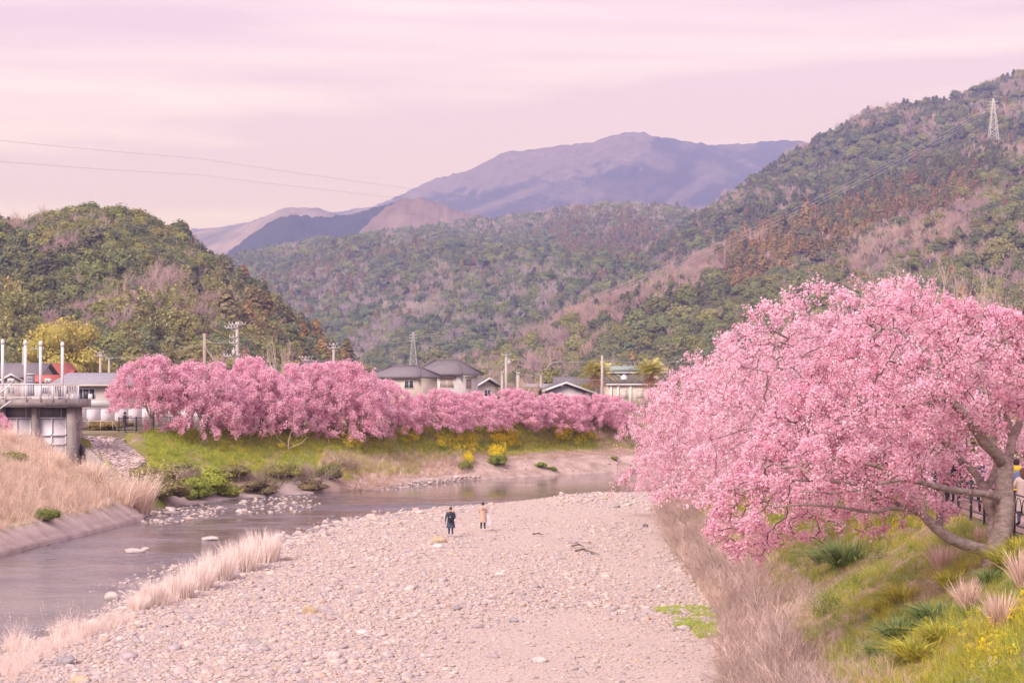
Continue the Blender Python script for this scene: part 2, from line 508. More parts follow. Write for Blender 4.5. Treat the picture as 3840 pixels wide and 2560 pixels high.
# ================================================================== HILLS AND MOUNTAINS
def mountain(name, ridge, foot, label, mat, nx=160, ny=46, amp=0.10, nfreq=0.004, seed=1, prof=1.0, tree_h=0.0, back=0.5, spur=0.0, spur_w=120.0, rough=0.0, rfreq=0.02, colour=None):
    """ridge: [(px, py, depth)], foot: [(px, py, depth)]; slope between, back side falling away."""
    rx, ry, rd = np.array(ridge, float).T
    fx, fy, fd = np.array(foot, float).T
    px = np.linspace(max(rx[0], fx[0]), min(rx[-1], fx[-1]), nx)
    Ry, Rd = np.interp(px, rx, ry), np.interp(px, rx, rd)
    Fy, Fd = np.interp(px, fx, fy), np.interp(px, fx, fd)
    zr = CAM_H - (Ry - 1430) / F * Rd - tree_h
    zf = np.full(nx, LAND_Z - 2.0)
    v = np.concatenate([np.linspace(0, 1, ny), 1 + np.linspace(0.06, back, 8)])
    VV, PX = np.meshgrid(v, px, indexing='ij')
    Y = Fd[None, :] + (Rd - Fd)[None, :] * VV
    X = (PX - 1920) / F * Y
    h = (zr - zf)[None, :]
    vv = np.where(VV <= 1, VV, np.maximum(0, 1 - (VV - 1) * 1.6))
    Z = zf[None, :] + h * vv ** prof
    env = np.sin(np.clip(VV, 0, 1) * math.pi) ** 0.7
    n = fbm(X * nfreq, Y * nfreq * 0.6, 5, seed) - 0.5
    Z += env * n * amp * 2 * np.abs(h)
    if spur:
        k = np.abs(((X + 0.35 * Y + 60 * (n)) / spur_w) % 2 - 1)
        Z += env * (k - 0.5) * spur
    if rough:
        Z += (fbm(X * rfreq, Y * rfreq, 4, seed + 9) - 0.5) * rough
    V = np.stack([X, Y, Z], -1)
    a, b = V.shape[:2]
    i = (np.arange(a - 1)[:, None] * b + np.arange(b - 1)[None, :])
    q = np.stack([i, i + 1, i + b + 1, i + b], -1).reshape(-1, 4)
    cols = None
    if colour is not None:
        cols = colour(PX.ravel(), (1430 - (Z - CAM_H) / Y * F).ravel(), X.ravel(), Z.ravel(), np.repeat(VV.reshape(-1, 1), 1, 1).ravel())
    m = MB(); m.add(V.reshape(-1, 3), [q], cols)
    o = m.build(name, mat, smooth=True)
    tag(o, label, None, None, 'structure')
    return dict(obj=o, V=V, px=px, ny=ny)

def forest_floor(name, a, b, c=None, sc=0.02):
    return noise_mat(name, a, b, sc, 1.0, 8, c3=c)

M_FLOOR = forest_floor('forest_floor', (0.075, 0.065, 0.045), (0.15, 0.115, 0.095), None, 0.03)
def patch_mat(name, dark, pale, sc, p0, p1, mid=None):
    return noise_mat(name, dark, pale, sc, 1.0, 10, c3=mid, p0=p0, p1=p1)
M_FAR = attr_mat('far_mountain_forest', 1.0, noise=0.40, nscale=0.035)
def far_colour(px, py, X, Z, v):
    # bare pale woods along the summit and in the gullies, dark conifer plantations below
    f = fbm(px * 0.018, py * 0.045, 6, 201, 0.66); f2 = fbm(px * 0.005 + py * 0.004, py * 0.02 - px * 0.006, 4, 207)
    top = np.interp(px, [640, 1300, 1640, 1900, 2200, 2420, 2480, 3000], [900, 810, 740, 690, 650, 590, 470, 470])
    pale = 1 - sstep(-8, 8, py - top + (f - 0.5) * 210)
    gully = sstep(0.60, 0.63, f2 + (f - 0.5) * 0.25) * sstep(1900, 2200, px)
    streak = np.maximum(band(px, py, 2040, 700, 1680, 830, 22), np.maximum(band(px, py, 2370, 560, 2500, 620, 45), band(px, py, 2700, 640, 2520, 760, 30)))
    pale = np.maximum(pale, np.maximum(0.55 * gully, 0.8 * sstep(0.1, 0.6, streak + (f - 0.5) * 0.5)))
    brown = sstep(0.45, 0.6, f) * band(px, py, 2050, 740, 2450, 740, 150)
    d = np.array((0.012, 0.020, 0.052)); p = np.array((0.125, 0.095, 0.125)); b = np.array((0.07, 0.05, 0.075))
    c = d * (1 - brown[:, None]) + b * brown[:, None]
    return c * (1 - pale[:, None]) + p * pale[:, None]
def band(px, py, x0, y0, x1, y1, w):
    """closeness to a stripe of the hillside seen from (x0,y0) to (x1,y1)"""
    dx, dy = x1 - x0, y1 - y0
    t = np.clip(((px - x0) * dx + (py - y0) * dy) / (dx * dx + dy * dy), 0, 1)
    return np.clip(1 - np.hypot(px - x0 - t * dx, py - y0 - t * dy) / w, 0, 1)
M_FAR2 = patch_mat('far_ridge_forest', (0.08, 0.08, 0.095), (0.30, 0.225, 0.22), 0.008, 0.36, 0.60)
M_CON = patch_mat('conifer_ridge_forest', (0.018, 0.030, 0.038), (0.045, 0.052, 0.048), 0.012, 0.38, 0.66)
M_DOME = patch_mat('bare_wood_dome', (0.14, 0.10, 0.10), (0.26, 0.19, 0.185), 0.02, 0.34, 0.62)

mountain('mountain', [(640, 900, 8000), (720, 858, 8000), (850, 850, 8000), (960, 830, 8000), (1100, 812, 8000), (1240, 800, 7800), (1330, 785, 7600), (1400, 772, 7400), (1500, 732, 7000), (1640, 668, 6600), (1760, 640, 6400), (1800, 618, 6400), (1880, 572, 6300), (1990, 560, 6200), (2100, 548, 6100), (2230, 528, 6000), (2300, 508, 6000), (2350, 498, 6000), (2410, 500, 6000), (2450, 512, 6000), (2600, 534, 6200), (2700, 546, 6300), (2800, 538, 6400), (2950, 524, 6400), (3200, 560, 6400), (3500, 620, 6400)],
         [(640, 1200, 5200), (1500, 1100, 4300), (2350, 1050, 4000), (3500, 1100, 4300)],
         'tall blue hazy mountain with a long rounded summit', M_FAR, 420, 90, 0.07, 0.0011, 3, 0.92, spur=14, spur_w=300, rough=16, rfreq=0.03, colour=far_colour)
mountain('mountain', [(700, 870, 5600), (900, 845, 5400), (990, 808, 5200), (1060, 783, 5200), (1130, 780, 5200), (1190, 784, 5200), (1250, 800, 5200), (1330, 830, 5200), (1480, 900, 5200)],
         [(700, 1000, 4200), (1480, 1000, 4200)],
         'pale distant ridge with bare pinkish woods left of the blue mountain', M_FAR2, 130, 30, 0.12, 0.003, 8, 0.9, rough=14, rfreq=0.04)
mountain('hill', [(760, 985, 3800), (850, 950, 3700), (940, 880, 3600), (1010, 835, 3600), (1080, 808, 3600), (1180, 812, 3600), (1280, 812, 3600), (1370, 790, 3600), (1470, 758, 3600), (1560, 790, 3600), (1700, 860, 3600), (1820, 930, 3600)],
         [(760, 1120, 2900), (1820, 1050, 2900)],
         'dark ridge planted with even conifers', M_CON, 240, 50, 0.06, 0.004, 12, 0.95, rough=11, rfreq=0.10)
mountain('hill', [(1230, 960, 3300), (1330, 888, 3250), (1400, 815, 3200), (1460, 765, 3200), (1520, 744, 3200), (1570, 742, 3200), (1630, 756, 3200), (1700, 785, 3200), (1780, 810, 3200), (1900, 860, 3200), (2050, 930, 3200)],
         [(1230, 1050, 2600), (2050, 1000, 2600)],
         'rounded hilltop covered in bare pinkish winter trees', M_DOME, 200, 40, 0.10, 0.005, 15, 0.9, rough=9, rfreq=0.12)
CEN = mountain('hill', [(760, 1010, 2500), (860, 965, 2600), (950, 948, 2700), (1100, 930, 2800), (1250, 905, 2800), (1400, 872, 2800), (1560, 845, 2800), (1750, 815, 2800), (1950, 800, 2800), (2130, 775, 2800), (2250, 755, 2800), (2400, 765, 2750), (2560, 790, 2700), (2700, 800, 2650), (3000, 820, 2600)],
         [(760, 1330, 1100), (1300, 1372, 1000), (1700, 1372, 1000), (3000, 1372, 1000)],
         'long wooded hillside in the middle of the valley', M_FLOOR, 240, 80, 0.085, 0.0032, 21, 0.97, 7, spur=48, spur_w=300)
RB = mountain('hill', [(1700, 1335, 1150), (1900, 1250, 1300), (2100, 1130, 1500), (2300, 1000, 1650), (2480, 880, 1750), (2600, 805, 1800), (2700, 735, 1850), (2800, 660, 1900), (2960, 560, 1950), (3080, 500, 2000), (3150, 462, 2000), (3250, 398, 2000), (3400, 372, 2000), (3520, 362, 2000), (3650, 322, 2050), (3760, 280, 2100), (3840, 252, 2100), (4100, 170, 2200), (4500, 120, 2200)],
         [(1700, 1372, 900), (2300, 1372, 850), (4500, 1372, 850)],
         'steep wooded mountainside rising to the right edge', M_FLOOR, 220, 80, 0.07, 0.005, 33, 1.0, 8, spur=20, spur_w=130)
RF = mountain('hill', [(1560, 1365, 900), (1800, 1300, 950), (2000, 1222, 1000), (2200, 1130, 1060), (2420, 1035, 1120), (2640, 930, 1180), (2800, 862, 1230), (3000, 790, 1290), (3200, 712, 1340), (3400, 640, 1390), (3560, 575, 1420), (3680, 526, 1440), (3740, 518, 1450), (3840, 524, 1450), (4100, 560, 1450), (4500, 600, 1450)],
         [(1560, 1376, 760), (2300, 1376, 620), (4500, 1376, 560)],
         'nearer wooded spur with cedar stands below the lattice pylon', M_FLOOR, 220, 70, 0.075, 0.008, 44, 0.95, 7, spur=13, spur_w=100)
LH = mountain('hill', [(-500, 860, 640), (-200, 800, 640), (0, 800, 630), (60, 822, 625), (105, 832, 622), (180, 785, 620), (250, 765, 620), (330, 762, 620), (420, 765, 620), (500, 778, 620), (580, 808, 620), (680, 858, 615), (780, 930, 610), (860, 985, 605), (940, 1045, 600), (1010, 1095, 590), (1080, 1140, 580), (1150, 1200, 570), (1220, 1268, 555), (1290, 1330, 540), (1360, 1372, 530), (1420, 1385, 520)],
         [(-500, 1395, 380), (400, 1395, 390), (900, 1395, 420), (1420, 1395, 480)],
         'rounded wooded hill behind the village on the left', M_FLOOR, 150, 60, 0.06, 0.02, 55, 0.82, 5)
# ================================================================== WOODS ON THE HILLS
def rand_unit(n, g=rng):
    v = g.normal(size=(n, 3))
    return v / (np.linalg.norm(v, axis=1)[:, None] + 1e-9)
def quads(mb, cen, nrm, size, col, aspect=1.0, g=rng, mat=0):
    """small four-cornered leaves/petals centred at cen, facing nrm"""
    n = len(cen)
    a = np.cross(nrm, rand_unit(n, g)); a /= np.linalg.norm(a, axis=1)[:, None] + 1e-9
    b = np.cross(nrm, a)
    s = np.broadcast_to(np.asarray(size, float), (n,))[:, None] * 0.5
    V = np.stack([cen - a * s, cen - b * s * aspect, cen + a * s, cen + b * s * aspect], 1).reshape(-1, 3)
    f = np.arange(4 * n).reshape(n, 4)
    mb.add(V, [f], np.repeat(np.asarray(col), 4, 0), mat)

FOREST_MAT = attr_mat('woodland_leaves', 0.9, 0.25, inst=True)
TWIG_MAT = attr_mat('woodland_twigs', 0.95, 0.0, inst=True)

def icosphere(sub=1):
    t = (1 + 5 ** 0.5) / 2
    v = [(-1, t, 0), (1, t, 0), (-1, -t, 0), (1, -t, 0), (0, -1, t), (0, 1, t), (0, -1, -t), (0, 1, -t), (t, 0, -1), (t, 0, 1), (-t, 0, -1), (-t, 0, 1)]
    f = [(0, 11, 5), (0, 5, 1), (0, 1, 7), (0, 7, 10), (0, 10, 11), (1, 5, 9), (5, 11, 4), (11, 10, 2), (10, 7, 6), (7, 1, 8), (3, 9, 4), (3, 4, 2), (3, 2, 6), (3, 6, 8), (3, 8, 9), (4, 9, 5), (2, 4, 11), (6, 2, 10), (8, 6, 7), (9, 8, 1)]
    v = [np.array(p, float) / np.linalg.norm(p) for p in v]
    for _ in range(sub):
        c, nf = {}, []
        def mid(a, b):
            k = (min(a, b), max(a, b))
            if k not in c:
                m = v[a] + v[b]; v.append(m / np.linalg.norm(m)); c[k] = len(v) - 1
            return c[k]
        for a, b, d in f:
            x, y, z = mid(a, b), mid(b, d), mid(d, a)
            nf += [(a, x, z), (b, y, x), (d, z, y), (x, y, z)]
        f = nf
    return np.array(v), np.array(f)
ICO0, ICO1, ICO2 = icosphere(0), icosphere(1), icosphere(2)

def broadleaf(name, seed, lobes=9, nq=420, tall=0.85, mat=FOREST_MAT, link=False, leaf=0.070, parent=None, spread=0.30):
    """evergreen crown one unit wide: leaf clumps over lumpy lobes, gaps between the lobes"""
    g = np.random.default_rng(seed)
    m = MB()
    L = []
    for k in range(lobes):
        a = g.uniform(0, 2 * math.pi); r = spread * math.sqrt(g.uniform(0.0, 1)); z = g.uniform(0.25, tall - 0.18) * (1 - 0.45 * (r / max(spread, .01)) ** 2)
        L.append((r * math.cos(a), r * math.sin(a), z, g.uniform(0.15, 0.25)))
    L.append((0, 0, tall * 0.55, 0.3))
    per = nq // len(L)
    for (x, y, z, r) in L:
        v, f = ICO0
        m.add(v * r * 0.80 + np.array((x, y, z)), [f], (0.72, 0.72, 0.68))
        d = rand_unit(per, g); d[:, 2] = np.abs(d[:, 2]) * 0.9 - 0.25
        d /= np.linalg.norm(d, axis=1)[:, None]
        c = np.array((x, y, z)) + d * r * g.uniform(0.8, 1.12, per)[:, None]
        nr = d + g.normal(size=(per, 3)) * 0.45; nr /= np.linalg.norm(nr, axis=1)[:, None]
        bright = g.uniform(0.82, 1.15, per)
        col = np.stack([bright, bright * g.uniform(0.93, 1.05, per), bright * g.uniform(0.8, 1.0, per)], 1)
        quads(m, c, nr, g.uniform(0.7, 1.4, per) * leaf, col, 0.8, g)
    if mat is FOREST_MAT:
        m.tube([(0, 0, -0.3), (0, 0, 0.4)], [0.035, 0.025], 5, (0.9, 0.7, 0.7))
    return m.build(name, mat, parent, link=link)
def cedar(name, seed, nq=260):
    g = np.random.default_rng(seed)
    m = MB()
    z = g.uniform(0, 1, nq) ** 0.8
    r = (1 - z) ** 0.75 * 0.26 * g.uniform(0.55, 1.05, nq) + 0.015
    a = g.uniform(0, 2 * math.pi, nq)
    d = np.stack([np.cos(a), np.sin(a), np.full(nq, 0.45)], 1)
    c = np.stack([r * np.cos(a), r * np.sin(a), 0.18 + z * 0.95], 1)
    nr = d + g.normal(size=(nq, 3)) * 0.35; nr /= np.linalg.norm(nr, axis=1)[:, None]
    b = g.uniform(0.78, 1.18, nq)
    quads(m, c, nr, g.uniform(0.07, 0.13, nq), np.stack([b, b, b], 1), 0.75, g)
    v = ICO1[0] * np.array((0.15, 0.15, 0.46)) + np.array((0, 0, 0.62))
    v[:, :2] *= (1.15 - np.clip(v[:, 2:3], 0, 1)) * 1.5
    m.add(v, [ICO1[1]], (0.55, 0.55, 0.55))
    m.tube([(0, 0, -0.2), (0, 0, 0.6)], [0.022, 0.012], 5, (1.2, 0.9, 0.8))
    return m.build(name, FOREST_MAT, link=False)
def twigs(m, p, d, L, r, lev, g, col, up=0.25, spread=0.75, nk=(4, 6), sides=3):
    n = 4
    pts = [np.array(p, float)]
    d = np.array(d, float)
    for k in range(n):
        d = d + g.normal(size=3) * 0.16 + np.array((0, 0, up * 0.18)); d /= np.linalg.norm(d)
        pts.append(pts[-1] + d * L / n)
    m.tube(pts, np.linspace(r, r * 0.45, n + 1), sides, col * g.uniform(0.85, 1.15), cap=False)
    if lev <= 0: return
    for k in range(g.integers(*nk)):
        t = g.uniform(0.25, 1.0)
        q = pts[0] + 0
        i = min(int(t * n), n - 1); q = pts[i] + (pts[i + 1] - pts[i]) * (t * n - i)
        dd = d + rand_unit(1, g)[0] * spread; dd[2] += up * 0.5; dd /= np.linalg.norm(dd)
        twigs(m, q, dd, L * g.uniform(0.5, 0.75), r * 0.55, lev - 1, g, col, up, spread, nk, sides)
def bare(name, seed, lev=3, link=False, mat=TWIG_MAT, parent=None, r=0.018, up=0.5, nk=(4, 6), spread=0.75):
    g = np.random.default_rng(seed)
    m = MB(); col = np.array((1.0, 1.0, 1.0))
    m.tube([(0, 0, -0.25), (0, 0, 0.05), (0.01, 0, 0.25)], [r * 1.5, r * 1.3, r], 5, col)
    for k in range(5):
        a = k * 1.26 + g.uniform(-.3, .3)
        d = np.array((math.cos(a) * 0.65, math.sin(a) * 0.65, 0.8)); d /= np.linalg.norm(d)
        twigs(m, (0, 0, g.uniform(0.1, 0.25)), d, g.uniform(0.32, 0.45), r * 0.7, lev, g, col, up, spread, nk)
    return m.build(name, mat, parent, link=link)
def bamboo(name, seed, nq=420):
    g = np.random.default_rng(seed)
    m = MB()
    for k in range(9):
        a = g.uniform(0, 6.28); lean = g.uniform(0.1, 0.3); h = g.uniform(0.7, 1.1)
        ax, ay = g.uniform(-.25, .25), g.uniform(-.2, .2)
        t = np.linspace(0, 1, 6)
        sp = np.stack([ax + lean * math.cos(a) * t ** 2.4, ay + lean * math.sin(a) * t ** 2.4, h * (t - 0.18 * t ** 3)], 1)
        n = nq // 9
        u = g.uniform(0.3, 1.0, n)
        c = np.stack([np.interp(u, t, sp[:, i]) for i in range(3)], 1) + g.normal(size=(n, 3)) * 0.055 * (1.25 - u)[:, None]
        nr = rand_unit(n, g); nr[:, 2] = np.abs(nr[:, 2]) + 0.3; nr /= np.linalg.norm(nr, axis=1)[:, None]
        b = g.uniform(0.7, 1.3, n)
        quads(m, c, nr, g.uniform(0.06, 0.12, n), np.stack([b, b, b * 0.9], 1), 0.4, g)
    return m.build(name, FOREST_MAT, link=False)

WOOD = [broadleaf('wood_0%d' % k, 100 + k, 8 + k, 640, 0.8 + 0.06 * (k % 3), spread=0.27 + 0.03 * (k % 2)) for k in range(5)] \
     + [cedar('wood_1%d' % k, 120 + k) for k in range(3)] + [bare('wood_2%d' % k, 140 + k, 3) for k in range(3)] + [bamboo('wood_30', 160), bamboo('wood_31', 161)]
BROAD, CEDAR, BARE, BAMBOO = [0, 1, 2, 3, 4], [5, 6, 7], [8, 9, 10], [11, 12]
C_BROAD = np.array([(0.215, 0.225, 0.095), (0.175, 0.195, 0.095), (0.275, 0.27, 0.095), (0.150, 0.175, 0.105), (0.285, 0.25, 0.10), (0.20, 0.20, 0.105)])
C_CEDAR = np.array([(0.31, 0.185, 0.095), (0.25, 0.165, 0.09), (0.21, 0.18, 0.09), (0.34, 0.225, 0.095)])
C_DARK = np.array([(0.145, 0.150, 0.085), (0.175, 0.165, 0.09), (0.14, 0.145, 0.095)])
C_BARE = np.array([(0.50, 0.365, 0.345), (0.43, 0.31, 0.305), (0.55, 0.41, 0.355)])
C_BAM = np.array([(0.36, 0.325, 0.145), (0.31, 0.30, 0.15)])

def wood(name, M, n, size, species, seed, label, cool=np.ones(3)):
    """species(px, py, noise...) -> array of kind codes 0 broadleaf, 1 cedar brown, 2 bare, 3 bamboo, 4 dark cedar"""
    g = np.random.default_rng(seed)
    V = M['V'][:M['ny'] + 2]
    a, b = V.shape[:2]
    P00, P10, P01 = V[:-1, :-1], V[1:, :-1], V[:-1, 1:]
    area = np.linalg.norm(np.cross(P10 - P00, P01 - P00), axis=-1).ravel()
    scr = V[..., 0] / V[..., 1] * F + 1920
    inside = ((scr[:-1, :-1] > -250) & (scr[:-1, :-1] < 4090)).ravel()
    p = area * inside; p /= p.sum()
    k = g.choice(len(p), n, p=p)
    i, j = k // (b - 1), k % (b - 1)
    u, w = g.uniform(0, 1, n)[:, None], g.uniform(0, 1, n)[:, None]
    A = V[i, j] * (1 - u) * (1 - w) + V[i + 1, j] * u * (1 - w) + V[i, j + 1] * (1 - u) * w + V[i + 1, j + 1] * u * w
    px = A[:, 0] / A[:, 1] * F + 1920; py = 1430 - (A[:, 2] - CAM_H) / A[:, 1] * F
    kind = species(px, py, A, g)
    idx = np.zeros(n, int); tint = np.zeros((n, 3)); s = np.zeros((n, 3))
    base = size * g.lognormal(0, 0.26, n)
    for code, ids, cols, sx, sz in ((0, BROAD, C_BROAD, 1.15, 1.0), (1, CEDAR, C_CEDAR, 1.35, 0.85), (2, BARE, C_BARE, 1.05, 1.0), (3, BAMBOO, C_BAM, 1.15, 1.1), (4, CEDAR, C_DARK, 1.3, 0.72)):
        q = kind == code
        idx[q] = g.choice(ids, q.sum())
        ci = (fbm(A[q, 0] / size * 0.16, A[q, 2] / size * 0.3, 2, seed + 60) * 1.7 - 0.35 + g.normal(0, 0.16, q.sum())) * len(cols)
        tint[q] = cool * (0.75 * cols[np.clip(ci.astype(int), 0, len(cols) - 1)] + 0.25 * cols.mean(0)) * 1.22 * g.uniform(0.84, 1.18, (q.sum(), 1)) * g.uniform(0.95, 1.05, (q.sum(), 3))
        s[q] = np.stack([base[q] * sx, base[q] * sx, base[q] * sz], 1)
    rot = np.stack([g.normal(0, 0.05, n), g.normal(0, 0.05, n), g.uniform(0, 6.28, n)], 1)
    A[:, 2] -= 0.12 * s[:, 2]
    return scatter(name, A, rot, s, idx, tint, [p for p in [q.copy() for q in WOOD]], label)

def pick(g, n, probs):
    c = np.cumsum(probs, 0)
    r = g.uniform(0, 1, n) * c[-1]
    return (r[None, :] > c).sum(0)
def sp_left(px, py, A, g):
    n = len(px); f = fbm(A[:, 0] * 0.022, A[:, 2] * 0.04, 3, 71); f2 = fbm(A[:, 0] * 0.03, A[:, 2] * 0.05, 3, 77)
    broad = np.full(n, 0.9)
    bare_ = 4.5 * sstep(0.45, 0.58, f) * (band(px, py, 250, 830, 700, 1060, 260) + 0.4 * band(px, py, 150, 1120, 330, 1200, 160)) * sstep(850, 930, py) + 0.006
    cedar_ = 0.5 * sstep(0.45, 0.6, f2) * band(px, py, 950, 1200, 1300, 1330, 220)
    bam = 2.5 * band(px, py, 560, 1230, 800, 1150, 130) + 3 * band(px, py, -50, 1180, 60, 1260, 110)
    dark = 0.8 * sstep(0.42, 0.55, f2) * (band(px, py, 0, 950, 260, 1080, 220) + band(px, py, 850, 1050, 1250, 1280, 200)) * sstep(850, 950, py) + 0.005
    return pick(g, n, np.stack([broad, cedar_, bare_, bam, dark]))
def sp_right(px, py, A, g):
    n = len(px); f = fbm(A[:, 0] * 0.010, A[:, 2] * 0.016, 3, 81); f2 = fbm(A[:, 0] * 0.008, A[:, 2] * 0.014, 3, 87)
    bare_ = 2.0 * sstep(0.50, 0.60, f) + 0.08
    dark = 1.4 * sstep(0.52, 0.62, f2) * sstep(350, 600, py) + 0.12 + 0.8 * band(px, py, 2900, 560, 3600, 370, 60)
    return pick(g, n, np.stack([np.full(n, 1.0), 0.06 + 0 * f, bare_, 0 * f, dark]))
def sp_front(px, py, A, g):
    n = len(px); f = fbm(A[:, 0] * 0.014, A[:, 2] * 0.022, 3, 91); f2 = fbm(A[:, 0] * 0.012, A[:, 2] * 0.02, 3, 97)
    ced = 5 * sstep(0.05, 0.4, band(px, py, 2800, 985, 3350, 760, 130) + band(px, py, 3300, 780, 3600, 740, 90)) + 1.6 * sstep(0.1, 0.5, band(px, py, 2050, 1190, 2330, 1010, 80))
    dark = 5 * sstep(0.05, 0.4, band(px, py, 3000, 860, 3700, 590, 85)) + 3 * sstep(0.1, 0.5, band(px, py, 2250, 1180, 2900, 1050, 110)) * (f2 > 0.45) + 0.15
    br = 7 * sstep(0.1, 0.5, band(px, py, 2080, 1270, 2700, 990, 75)) + 7 * sstep(0.1, 0.5, band(px, py, 3200, 960, 3620, 820, 95)) + 1.3 * sstep(0.5, 0.6, f) + 0.08
    return pick(g, n, np.stack([np.full(n, 1.0) + 0.8 * (py > 1150), ced + 0.04, br, 0 * f, dark]))
def sp_cen(px, py, A, g):
    n = len(px); f = fbm(A[:, 0] * 0.006, A[:, 2] * 0.012, 3, 101); f2 = fbm(A[:, 0] * 0.005, A[:, 2] * 0.010, 3, 107)
    br = 1.0 * sstep(0.57, 0.64, f) + 0.04 + 4 * sstep(0.1, 0.5, band(px, py, 1330, 1330, 1640, 1130, 60))
    ced = 0.9 * sstep(0.52, 0.62, f2) + 0.05 + 2.5 * sstep(0.1, 0.5, band(px, py, 2150, 870, 2420, 930, 130))
    return pick(g, n, np.stack([np.full(n, 1.0), ced, br, 0 * f, 0.35 + 0 * f]))

wood('forest', LH, 3900, 5.9, sp_left, 1, 'mixed evergreen and bare wood covering the left hill')
wood('forest', RF, 6600, 8.2, sp_front, 2, 'cedar stands and mixed wood on the nearer right spur')
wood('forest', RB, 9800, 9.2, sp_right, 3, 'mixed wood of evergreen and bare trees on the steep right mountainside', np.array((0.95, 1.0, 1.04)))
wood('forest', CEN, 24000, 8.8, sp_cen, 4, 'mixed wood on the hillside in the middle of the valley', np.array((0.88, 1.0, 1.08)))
# ================================================================== CHERRY TREES
BARK = noise_mat('cherry_bark', (0.20, 0.15, 0.125), (0.42, 0.335, 0.29), 5.0, 0.9, 8, 0.03, 22, stretch=(1, 1, 2.2))
TWIGS = noise_mat('cherry_twigs', (0.12, 0.085, 0.075), (0.24, 0.18, 0.155), 3.0, 0.9, 4)
PETAL = attr_mat('cherry_petals', 0.8, 0.46)
C_PET = np.array([(0.96, 0.64, 0.735), (0.95, 0.56, 0.675), (0.97, 0.72, 0.795), (0.92, 0.47, 0.60), (0.96, 0.60, 0.705), (0.87, 0.39, 0.525)])
C_PET2 = np.array([(0.96, 0.74, 0.80), (0.95, 0.66, 0.75), (0.97, 0.82, 0.86), (0.93, 0.58, 0.68), (0.96, 0.70, 0.78), (0.89, 0.50, 0.60)])
C_PET3 = C_PET * 0.5 + C_PET2 * 0.5
C_BUD = np.array([(0.48, 0.13, 0.12), (0.45, 0.22, 0.10), (0.60, 0.17, 0.22)])

